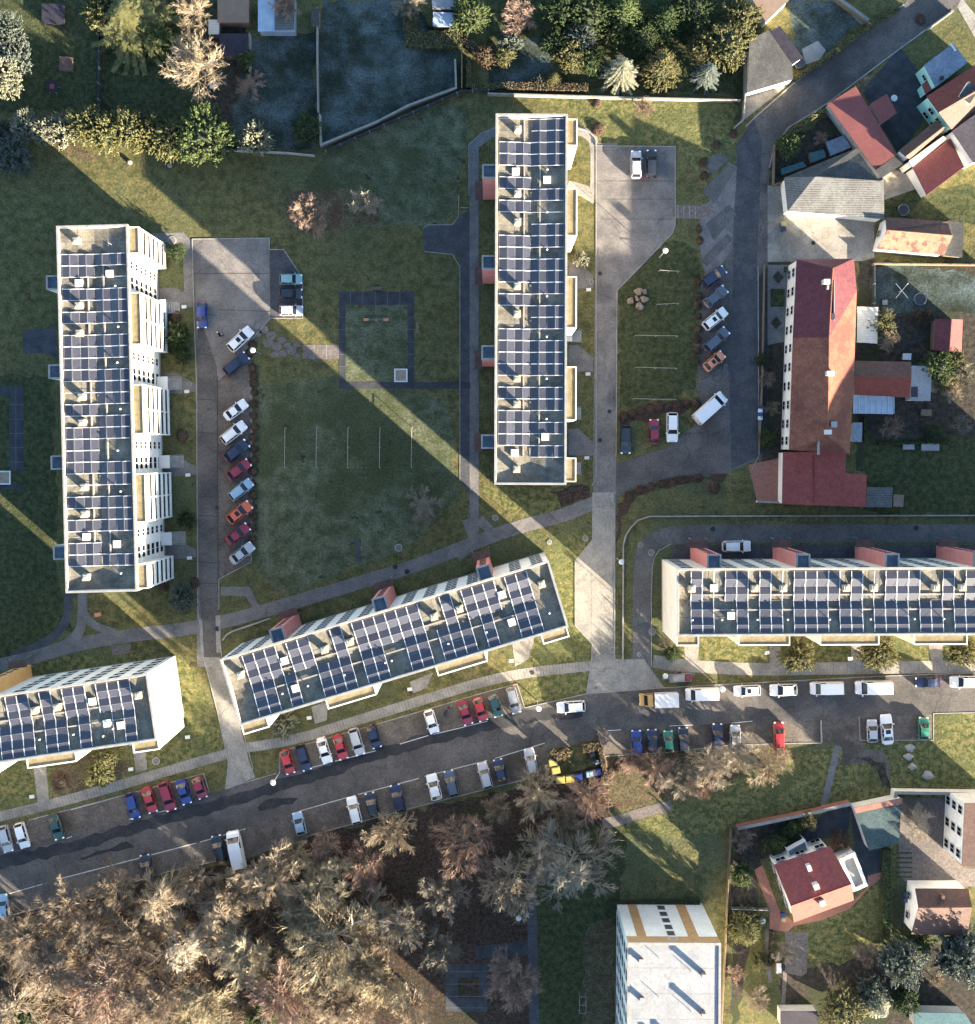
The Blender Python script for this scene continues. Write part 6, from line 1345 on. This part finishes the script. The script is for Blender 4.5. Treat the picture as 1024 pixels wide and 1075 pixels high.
for a in [(181,252.5,1.0,'round concrete manhole on the paving at the head of the west block'),(228.5,660,.6,'dark manhole on the left drive'),(228,533,.5,'small dark manhole beside the orange-red car'),(621,296,.55,'manhole on the first entrance path of the centre block'),(199,403,.55,'manhole on the second entrance path of the west block'),
 (630,287,.5,'small dark manhole on the centre drive'),(640,432,.5,'dark manhole low on the centre drive'),(630,462,.5,'faint manhole near the foot of the centre drive'),(672.4,572,.6,'pale manhole on the bend of the service road'),(684,580,.75,'large pale manhole beside the service road bend'),(685,663,.85,'pale ring manhole by the corner of the right block'),
 (748.5,555.5,.6,'dark manhole on the service road above the right block'),(962,554,.6,'dark manhole on the service road at the right'),(671,687,.5,'pale manhole at the mouth of the service road'),(626,722,.5,'white manhole on the drive at the junction'),(643,682,.7,'pale manhole on the drive edge near the junction'),
 (427.5,600,.6,'dark manhole on the slanting path above the middle block'),(415,595,.6,'dark round cover on the lawn edge above the slanting path'),(418.5,575,.9,'square pale drain cover on the frosty lawn'),(614.7,565,.7,'white round cover on the lawn tip by the centre drive'),(520,543.5,.7,'white round cover below the centre block'),
 (854,255,.5,'faint round cover on the sunlit workshop yard'),(559,706,.5,'dark cover on the footway by the last entrance of the slanted block'),(164,799,.9,'round planter ring on the lawn beside the footway'),(577,569,.6,'brown round cover on the lawn near the slanted block'),(202,642+60,0,'')]:
    if a[2]:
        x, y = gp(a[0],a[1]); b = MB(); dk = 'dark' in a[3] or 'faint' in a[3]; a = (a[0],a[1],a[2]*.68,a[3]); b.lathe([(a[2],.0),(a[2],.085),(a[2]*.8,.09)], M['slab_dark' if dk else 'kerb'], 20); b.lathe([(a[2]*.78,.088),(a[2]*.78,.098),(a[2]*.2,.1)], M['patch' if dk else 'path'], 20); o = b.build('manhole_cover'); o.location = (x,y,0); tag(o, a[3], 'manhole cover')
# person and trolley on the court
def person():
    x, y = gp(229.3,349.3,.9); T = None
    me = bpy.data.meshes.new('person'); V = []; E = []; RR_ = []
    def v(p, r, par=None):
        V.append(p); RR_.append(r); i = len(V)-1
        if par is not None: E.append((par,i))
        return i
    pel = v((0,0,.95),.14); sp = v((0,.02,1.15),.13,pel); ch = v((0,.02,1.35),.16,sp); nk = v((0,.02,1.50),.06,ch); hd = v((0,.04,1.60),.085,nk); tp = v((0,.03,1.72),.085,hd)
    for s in (1,-1):
        hip = v((s*.09,0,.88),.095,pel); kn = v((s*.10,.10*s,.50),.065,hip); an = v((s*.10,-.05+.16*s,.10),.045,kn); v((s*.11,.10+.16*s,.05),.04,an)
        sh = v((s*.19,.02,1.42),.065,ch); el = v((s*.25,-.02-.06*s,1.16),.048,sh); wr = v((s*.25,.12-.10*s,.95),.032,el); pm = v((s*.25,.15-.1*s,.90),.032,wr)
        for k in range(4): f = v((s*.25+(k-1.5)*.018,.17-.1*s,.85-.004*k),.009,pm); v((s*.25+(k-1.5)*.018,.19-.1*s,.82),.008,f)
        th = v((s*.215,.19-.1*s,.90),.010,pm)
    me.from_pydata(V, E, []); o = bpy.data.objects.new('person', me); link(o); o.location = (x,y,.03); o.rotation_euler = (0,0,radians(-65))
    md = o.modifiers.new('skin','SKIN'); 
    for i, sv in enumerate(me.skin_vertices[0].data): sv.radius = (RR_[i],RR_[i]); sv.use_root = (i == 0)
    sd = o.modifiers.new('sub','SUBSURF'); sd.levels = 1; sd.render_levels = 1
    me.materials.append(mat('dark_cloth',(.010,.010,.013),1.0,spec=0)); tag(o, 'person in dark clothes and pale cap walking across the left parking court', 'person')
    b = MB(); b.lathe([(.12,1.62),(.125,1.70),(.10,1.79),(.03,1.83)], M['white'], 12, (0,.03)); b.build('cap', o)
    b = MB(); b.lathe([(.07,1.50),(.095,1.56),(.1,1.63)], mat('skin',(.45,.28,.2),.6), 12, (0,.04)); b.build('face', o)
person()
x, y = gp(232.3,351.3,.5); T = thing('shopping_trolley', 'small dark wheeled trolley with a light top behind the walking person', 'trolley', (x,y,.03), .5)
b = MB(); b.box(-.38,-.2,.12,.3,.2,.75,MATS['dark_cloth']); b.build('bag', T); b = MB(); b.box(.02,-.15,.75,.3,.15,.82,M['coping']); b.build('top_flap', T)
for s in (.16,-.16): b = MB(); b.tube((-.1,s,.1),(-.1,s+.04,.1),.1,.1,M['rubber'],10); b.build('wheel', T)
b = MB(); b.tube((-.2,0,.5),(-.45,0,1.0),.02,.02,M['steel'],6); b.build('handle', T)
# scooter standing in an upper bay
x, y = gp(468.5,746.5,.5); T = thing('motor_scooter', 'small dark scooter parked between the white and the brown-maroon cars', 'scooter', (x,y,.06), radians(60))
b = MB(); b.box(-.75,-.14,.3,-.1,.14,.75,PAINT['black']); b.box(-.1,-.16,.28,.4,.16,.36,PAINT['black']); b.box(.38,-.15,.3,.52,.15,.95,PAINT['black']); b.build('body', T)
b = MB(); b.box(-.7,-.13,.75,-.05,.13,.83,M['rubber']); b.build('seat', T); b = MB(); b.tube((.42,-.33,1.02),(.42,.33,1.02),.03,.03,M['steel'],6); b.build('handlebar', T)
for xx in (-.6,.62): b = MB(); b.tube((xx,-.06,.24),(xx,.06,.24),.24,.24,M['rubber'],12); b.build('wheel', T)
# walls and fences
def wall(px, h, w, lb, m='coping', name='garden_wall', cat='wall', posts=0, hr=0.0):
    P = [gp(*p,h) for p in px]; c = P[0]; P = [(a-c[0],d-c[1]) for a, d in P]; T = thing(name, lb, cat, (c[0],c[1],0)); b = MB(); b.ribbon(P, w, hr, h, M[m]); b.build('wall_panel', T)
    b = MB(); b.ribbon(P, w+.06, h, h+.06, M['bed' if m in ('brick','wall_white','wall_cream','coping') else m]); b.build('capping', T)
    if posts:
        for n, (x_, y_, *_r) in enumerate(along(P, posts)):
            if n < 60: b = MB(); b.box(x_-.07,y_-.07,0,x_+.07,y_+.07,h+.12,M['steel' if m != 'wood' else 'wood']); b.build('post', T)
wall([(336,120),(337,152),(395,128),(430,110),(479,92),(478,62)], 1.5, .25, 'white concrete garden wall around the frozen blue-grey lawn', 'bed', posts=3)
wall([(333,8),(333,60),(334,118)], 1.6, .12, 'thin grey fence on the left of the frozen lawn', 'coping', 'garden_fence', 'fence', 2.5)
wall([(342,158),(400,132),(484,95),(520,94)], 1.2, .1, 'dark wire fence along the outside of the white garden wall', 'slab_dark', 'garden_fence', 'fence', 2.5)
wall([(236,157),(300,160),(330,163)], 1.2, .1, 'low fence with a pale end piece below the dim garden', 'plinth', 'garden_fence', 'fence', 2.5)
wall([(512,98),(580,100),(650,102),(778,105)], 1.3, .16, 'long pale garden wall lit by the sun above the lawn', 'bed', posts=0)
wall([(262,35),(262,60),(262,75)], 1.6, .15, 'pale upright fence between the dark shed and the glasshouse garden', 'coping', 'garden_fence', 'fence', 2.0)
wall([(103,20),(104,60),(103,112)], 1.2, .08, 'thin fence across the dark top left garden', 'slab_dark', 'garden_fence', 'fence', 2.5)
wall([(783,20),(783,95),(781,125),(772,133)], 1.6, .15, 'grey fence beside the slate roof at the street bend', 'coping', 'garden_fence', 'fence', 2.5)
wall([(485,52),(485,92)], 1.6, .12, 'dark plank fence right of the frozen lawn', 'wood', 'garden_fence', 'fence', 2)
wall([(646,150+22),(646,172.2)], .3, .3, 'short stone stub at the court wall', 'kerb') if False else None
wall(zt(768,805,[(30,258),(380,185),(390,180),(500,155)]), 1.8, .45, 'long white-capped garden wall slanting above the villa shrubs', 'brick', posts=4)
wall(zt(768,805,[(685,135),(688,108),(930,112),(1060,115)]), 2.0, .4, 'bright white wall along the top of the brick courtyard', 'wall_white')
wall([(768,872),(764,950),(762,1000),(758,1080)], 1.3, .1, 'thin pale fence between the white block lawn and the narrow garden', 'wood', 'garden_fence', 'fence', 3)
wall(zt(768,805,[(5,595),(155,600)]), 1.2, .08, 'thin cross fence in the narrow garden left of the villa', 'coping', 'garden_fence', 'fence', 2)
wall(zt(768,0,[(182,610),(178,770),(225,760)]), 1.4, .12, 'grey wooden fence at the corner left of the workshop', 'wood', 'garden_fence', 'fence', 2)
wall(zt(768,230,[(235,60),(600,185)]), 1.0, .1, 'thin fence hidden behind the long house', 'wood', 'garden_fence', 'fence', 3) if False else None
wall(zt(768,230,[(140,190),(135,455),(130,700),(118,955)]), 1.0, .1, 'low fence along the verge before the long house', 'wood', 'garden_fence', 'fence', 3)
wall(zt(768,230,[(598,185),(1060,190)]), 1.5, .12, 'fence below the blotched orange cottage', 'wood', 'garden_fence', 'fence', 3)
wall(zt(768,230,[(600,190),(600,365)]), 1.2, .08, 'thin fence right of the pale slatted canopy', 'slab_dark', 'garden_fence', 'fence', 3)
wall(zt(768,230,[(720,420),(1060,424)]), 1.2, .08, 'thin pale fence through the small garden house', 'coping', 'garden_fence', 'fence', 3) if False else None
wall([(795,526.5),(821,527.5)], .9, .3, 'short bright wall at the lower edge of the brick yard', 'wall_white')
wall(zt(512,700,[(462,278),(480,340),(500,420)]), 1.2, .18, 'pale rail down the right side of the bin yard', 'wood', 'timber_rail', 'rail', 0)
wall(zt(768,700,[(375,225),(378,315)]), .5, .15, 'short kerb wall left of the dirt track', 'kerb', 'kerb_wall')
wall(zt(768,0,[(435,-5),(590,105)]), 1.2, .12, 'fence at the lower end of the small round patio', 'wood', 'garden_fence', 'fence', 2)
wall(zt(920,0,[(545,290),(800,105)], 9.77), 1.1, .15, 'pale broken fence on the lower side of the dark street', 'coping', 'garden_fence', 'fence', 2.5)
sheet('pavement', zt(920,0,[(830,70),(880,-20),(1100,260),(1100,480),(1000,370)], 9.77), 9, M['concrete'])
# small things in gardens
def slabbox(name, lb, cat, px, h, m, rz=0, parts=None):
    P = [gp(*p,h) for p in px]; c = (sum(p[0] for p in P)/len(P), sum(p[1] for p in P)/len(P)); P = [(x_-c[0],y_-c[1]) for x_, y_ in P]; T = thing(name, lb, cat, (c[0],c[1],0)); b = MB(); b.prism(P, 0, h-.05, M['wood']); b.build('frame', T); b = MB(); b.prism(inset(P,-.03), h-.05, h, M[m]); b.build('lid', T)
slabbox('cold_frame', 'left pale cold frame on the lower garden lawn', 'cold frame', zt(768,230,[(718,935),(764,935),(764,962),(718,962)]), .5, 'white_roof'); slabbox('cold_frame', 'right longer pale cold frame on the lower garden lawn', 'cold frame', zt(768,230,[(795,935),(868,935),(868,967),(795,967)]), .5, 'white_roof')
slabbox('water_tank', 'rounded teal-white tank in the yard left of the barn', 'tank', zt(768,0,[(325,640),(385,625),(395,655),(335,678)]), 1.2, 'teal'); slabbox('tarpaulin_stack', 'blue-grey covered stack beside the teal tank', 'stack', zt(768,0,[(395,595),(470,565),(500,615),(415,650)]), 1.0, 'blue_roof')
slabbox('pallet_stack', 'pale pallet stack above the workshop roof', 'stack', zt(768,0,[(208,705),(300,675),(312,695),(212,730)]), .8, 'teal'); slabbox('caravan', 'small white cabin trailer in the narrow garden', 'trailer', zt(768,805,[(190,822),(208,822),(208,862),(190,862)]), 1.8, 'white')
slabbox('raised_bed', 'pale square planter beside the cross-shaped frame', 'planter', zt(768,230,[(632,338),(652,338),(652,357),(632,357)]), .4, 'coping'); slabbox('garden_table', 'garden table in the kitchen garden below the glass veranda', 'table', zt(768,230,[(795,795),(838,797),(836,822),(793,820)]), .75, 'wood')
slabbox('rabbit_hutch', 'pale hutch with dark roof in the garden above the tan bush', 'hutch', zt(768,230,[(718,562),(752,562),(750,588),(716,586)]), .9, 'white'); slabbox('playhouse', 'dim red square play box in the top left garden', 'playhouse', zt(0,0,[(250,235),(303,240),(300,295),(247,290)]), .9, 'porch')
slabbox('compost_bin', 'grey compost box beside the dark shed at top left', 'compost box', zt(200,0,[(140,590),(192,590),(192,632),(140,632)], 6.83), 1, 'white')
x, y = gp(55,91,.6); T = thing('trampoline', 'round black trampoline in the shaded top left garden', 'trampoline', (x,y,0)); b = MB(); b.lathe([(.95,.62),(1.05,.68),(1.05,.72),(.95,.74)], M['rubber'], 24); b.build('mat', T); b = MB(); b.box(-.35,-.35,.74,.35,.35,.78,PAINT['maroon']); b.build('centre_mat', T)
for k in range(6): b = MB(); b.tube((cos(k*pi/3),sin(k*pi/3),0),(cos(k*pi/3),sin(k*pi/3),.64),.04,.04,M['white'],6); b.build('leg', T)
for (X, Y, r, lb) in [(966.5,314,1.0,'round dark trampoline-like pool right of the cross-shaped frame'),(949,220,.9,'round blue tub on the dark lawn below the ribbed red roof'),(840,66,.9,'round green tub beside the dark purple lean-to')]:
    x, y = gp(X, Y, .6); T = thing('paddling_pool', lb, 'pool', (x,y,0)); b = MB(); b.lathe([(r,0),(r,.55),(r*.93,.6)], PAINT['steelblue'], 20); b.build('rim', T); b = MB(); b.lathe([(r*.85,.6),(r*.8,.62)], M['dark'], 20); b.build('water', T)
x, y = gp(947.5,305,1.6); T = thing('swing_frame', 'white cross-shaped frame on the garden lawn', 'frame', (x,y,0)); 
for s in (1,-1): b = MB(); b.tube((-.95,-1.15*s,1.4),(.95,1.15*s,1.4+.06*s),.05,.05,M['white'],6); b.build('bar', T)
b = MB(); b.tube((0,0,0),(0,0,1.45),.06,.06,M['white'],8); b.build('post', T)
for (X, Y, lb) in [(939,103,'round white parasol or dish in the dark yard beside the barn annex'),(800.5,967,'round white disc table in the narrow villa garden')]:
    x, y = gp(X, Y, 1); T = thing('garden_table', lb, 'table', (x,y,0)); b = MB(); b.lathe([(.5,.95),(.52,1.0),(.3,1.05)], M['white'], 18); b.build('top', T); b = MB(); b.tube((0,0,0),(0,0,.95),.05,.05,M['steel']); b.build('leg', T)
for n, (X, Y, s, lb) in enumerate([(955.5,785.5,.8,'white boulder highest of the four on the lower right lawn'),(954,794.5,.75,'white boulder second of the four on the lower right lawn'),(958,805,.7,'white boulder third of the four on the lower right lawn'),(974.5,814,.9,'largest pale boulder, lowest on the lower right lawn')]):
    x, y = gp(X, Y, .3); bm = bmesh.new(); bmesh.ops.create_icosphere(bm, subdivisions=2, radius=1)
    for v in bm.verts: v.co = Vector((v.co.x*s*(1+.2*sin(v.co.y*4+n)), v.co.y*s*.8*(1+.15*sin(v.co.x*5+n)), max(-.02,v.co.z*.4+.2)))
    me = bpy.data.meshes.new('boulder'); bm.to_mesh(me); bm.free(); me.materials.append(M['coping']); tag(inst('boulder', me, None, (x,y,0)), lb, 'boulder', 'four pale boulders on the lower right lawn')
for (X, Y, lb) in [(136,170,'white round cover post on the lit grass at the shadow tip'),(178,173.5,'grey round cover at the edge of the hedge shade')]:
    x, y = gp(X, Y, .4); T = thing('vent_post', lb, 'vent post', (x,y,0)); b = MB(); b.lathe([(.35,0),(.35,.4),(.2,.5)], M['coping'], 14); b.build('cap', T)
x, y = gp(385,1068,1); 
def frame_pair(X, Y, lb):
    x, y = gp(X, Y, 1.5); T = thing('climbing_frame', lb, 'climbing frame', (x,y,0)); 
    for yy in (-1.3,0,1.3): b = MB(); b.tube((-.5,yy,0),(-.5,yy,1.6),.04,.04,M['steel']); b.tube((.5,yy,0),(.5,yy,1.6),.04,.04,M['steel']); b.tube((-.5,yy,1.6),(.5,yy,1.6),.04,.04,M['steel']); b.build('arch', T)
    b = MB(); [b.tube((s,-1.3,1.6),(s,1.3,1.6),.04,.04,M['steel']) for s in (-.5,.5)]; b.build('rail', T)
frame_pair(612,1055,'thin steel frame on the shaded lawn left of the white block')
R = random.Random(77); ug = MB(); ug.mi(M['tw_brown']); ug.mi(M['tw_tan'])
poly = [(-20,975),(100,945),(230,915),(330,885),(400,905),(420,960),(400,1010),(370,1075),(-20,1080)]
def inpoly(x, y):
    c = False
    for (x1,y1),(x2,y2) in zip(poly, poly[1:]+poly[:1]):
        if (y1 > y) != (y2 > y) and x < (x2-x1)*(y-y1)/(y2-y1)+x1: c = not c
    return c
n = 0
while n < 1500:
    X, Y = R.uniform(-20,420), R.uniform(885,1080)
    if not inpoly(X, Y): continue
    n += 1; x, y = gp(X, Y); hh = R.uniform(.8,2.6)
    for k in range(9):
        d = Vector((R.uniform(-1,1),R.uniform(-1,1),R.uniform(.5,1.4))).normalized(); p = Vector((x,y,0)); q = p+d*hh*.5; prism3(ug, p, q, .018, .014, k % 2)
        for j in range(2): prism3(ug, p.lerp(q,.7), q+(d+rvec(R)*.7).normalized()*hh*.5, .012, .006, k % 2)
tag(ug.build('undergrowth'), 'brown tangle of low twigs filling the floor of the grove', 'undergrowth', kind='stuff')
# ------------------------------------------------------------------ camera, sun, sky
cam = bpy.data.cameras.new('camera'); co = bpy.data.objects.new('camera', cam); COL.objects.link(co); scene.camera = co
co.location = ((NX-512)*S, (537-NY)*S, CH); co.rotation_euler = (0,0,0)
cam.sensor_fit = 'VERTICAL'; cam.sensor_height = 24; cam.lens = 24*CH/(1075*S); cam.shift_y = -(537.5-NY)/1075; cam.shift_x = -(NX-512)/1075
cam.clip_start = 1; cam.clip_end = 3000
EL = radians(13.0); sv = Vector((.754*cos(EL), -.656*cos(EL), sin(EL)))
sun = bpy.data.lights.new('sun', 'SUN'); so = bpy.data.objects.new('sun', sun); COL.objects.link(so)
sun.energy = SUN_E; sun.angle = radians(.55); sun.color = (1.0, .85, .64); so.rotation_euler = sv.to_track_quat('Z','Y').to_euler(); so.location = (0,0,100)
w = bpy.data.worlds.new('World'); scene.world = w; w.use_nodes = True; nt = w.node_tree
sk = nt.nodes.new('ShaderNodeTexSky'); sk.sky_type = 'NISHITA'; sk.sun_disc = False; sk.sun_elevation = EL; sk.sun_rotation = atan2(.754,-.656); sk.altitude = 300
bg = nt.nodes['Background']; bg.inputs['Strength'].default_value = SKY_S; tm = nt.nodes.new('ShaderNodeMix'); tm.data_type = 'RGBA'; tm.blend_type = 'MULTIPLY'; tm.inputs['Factor'].default_value = 1; tm.inputs[7].default_value = (*SKY_T, 1)
nt.links.new(sk.outputs[0], tm.inputs[6]); nt.links.new(tm.outputs[2], bg.inputs['Color'])
scene.view_settings.view_transform = 'Standard'; scene.view_settings.look = 'None'; scene.view_settings.exposure = EXPO; scene.view_settings.gamma = 1
scene.render.resolution_x = 975; scene.render.resolution_y = 1024
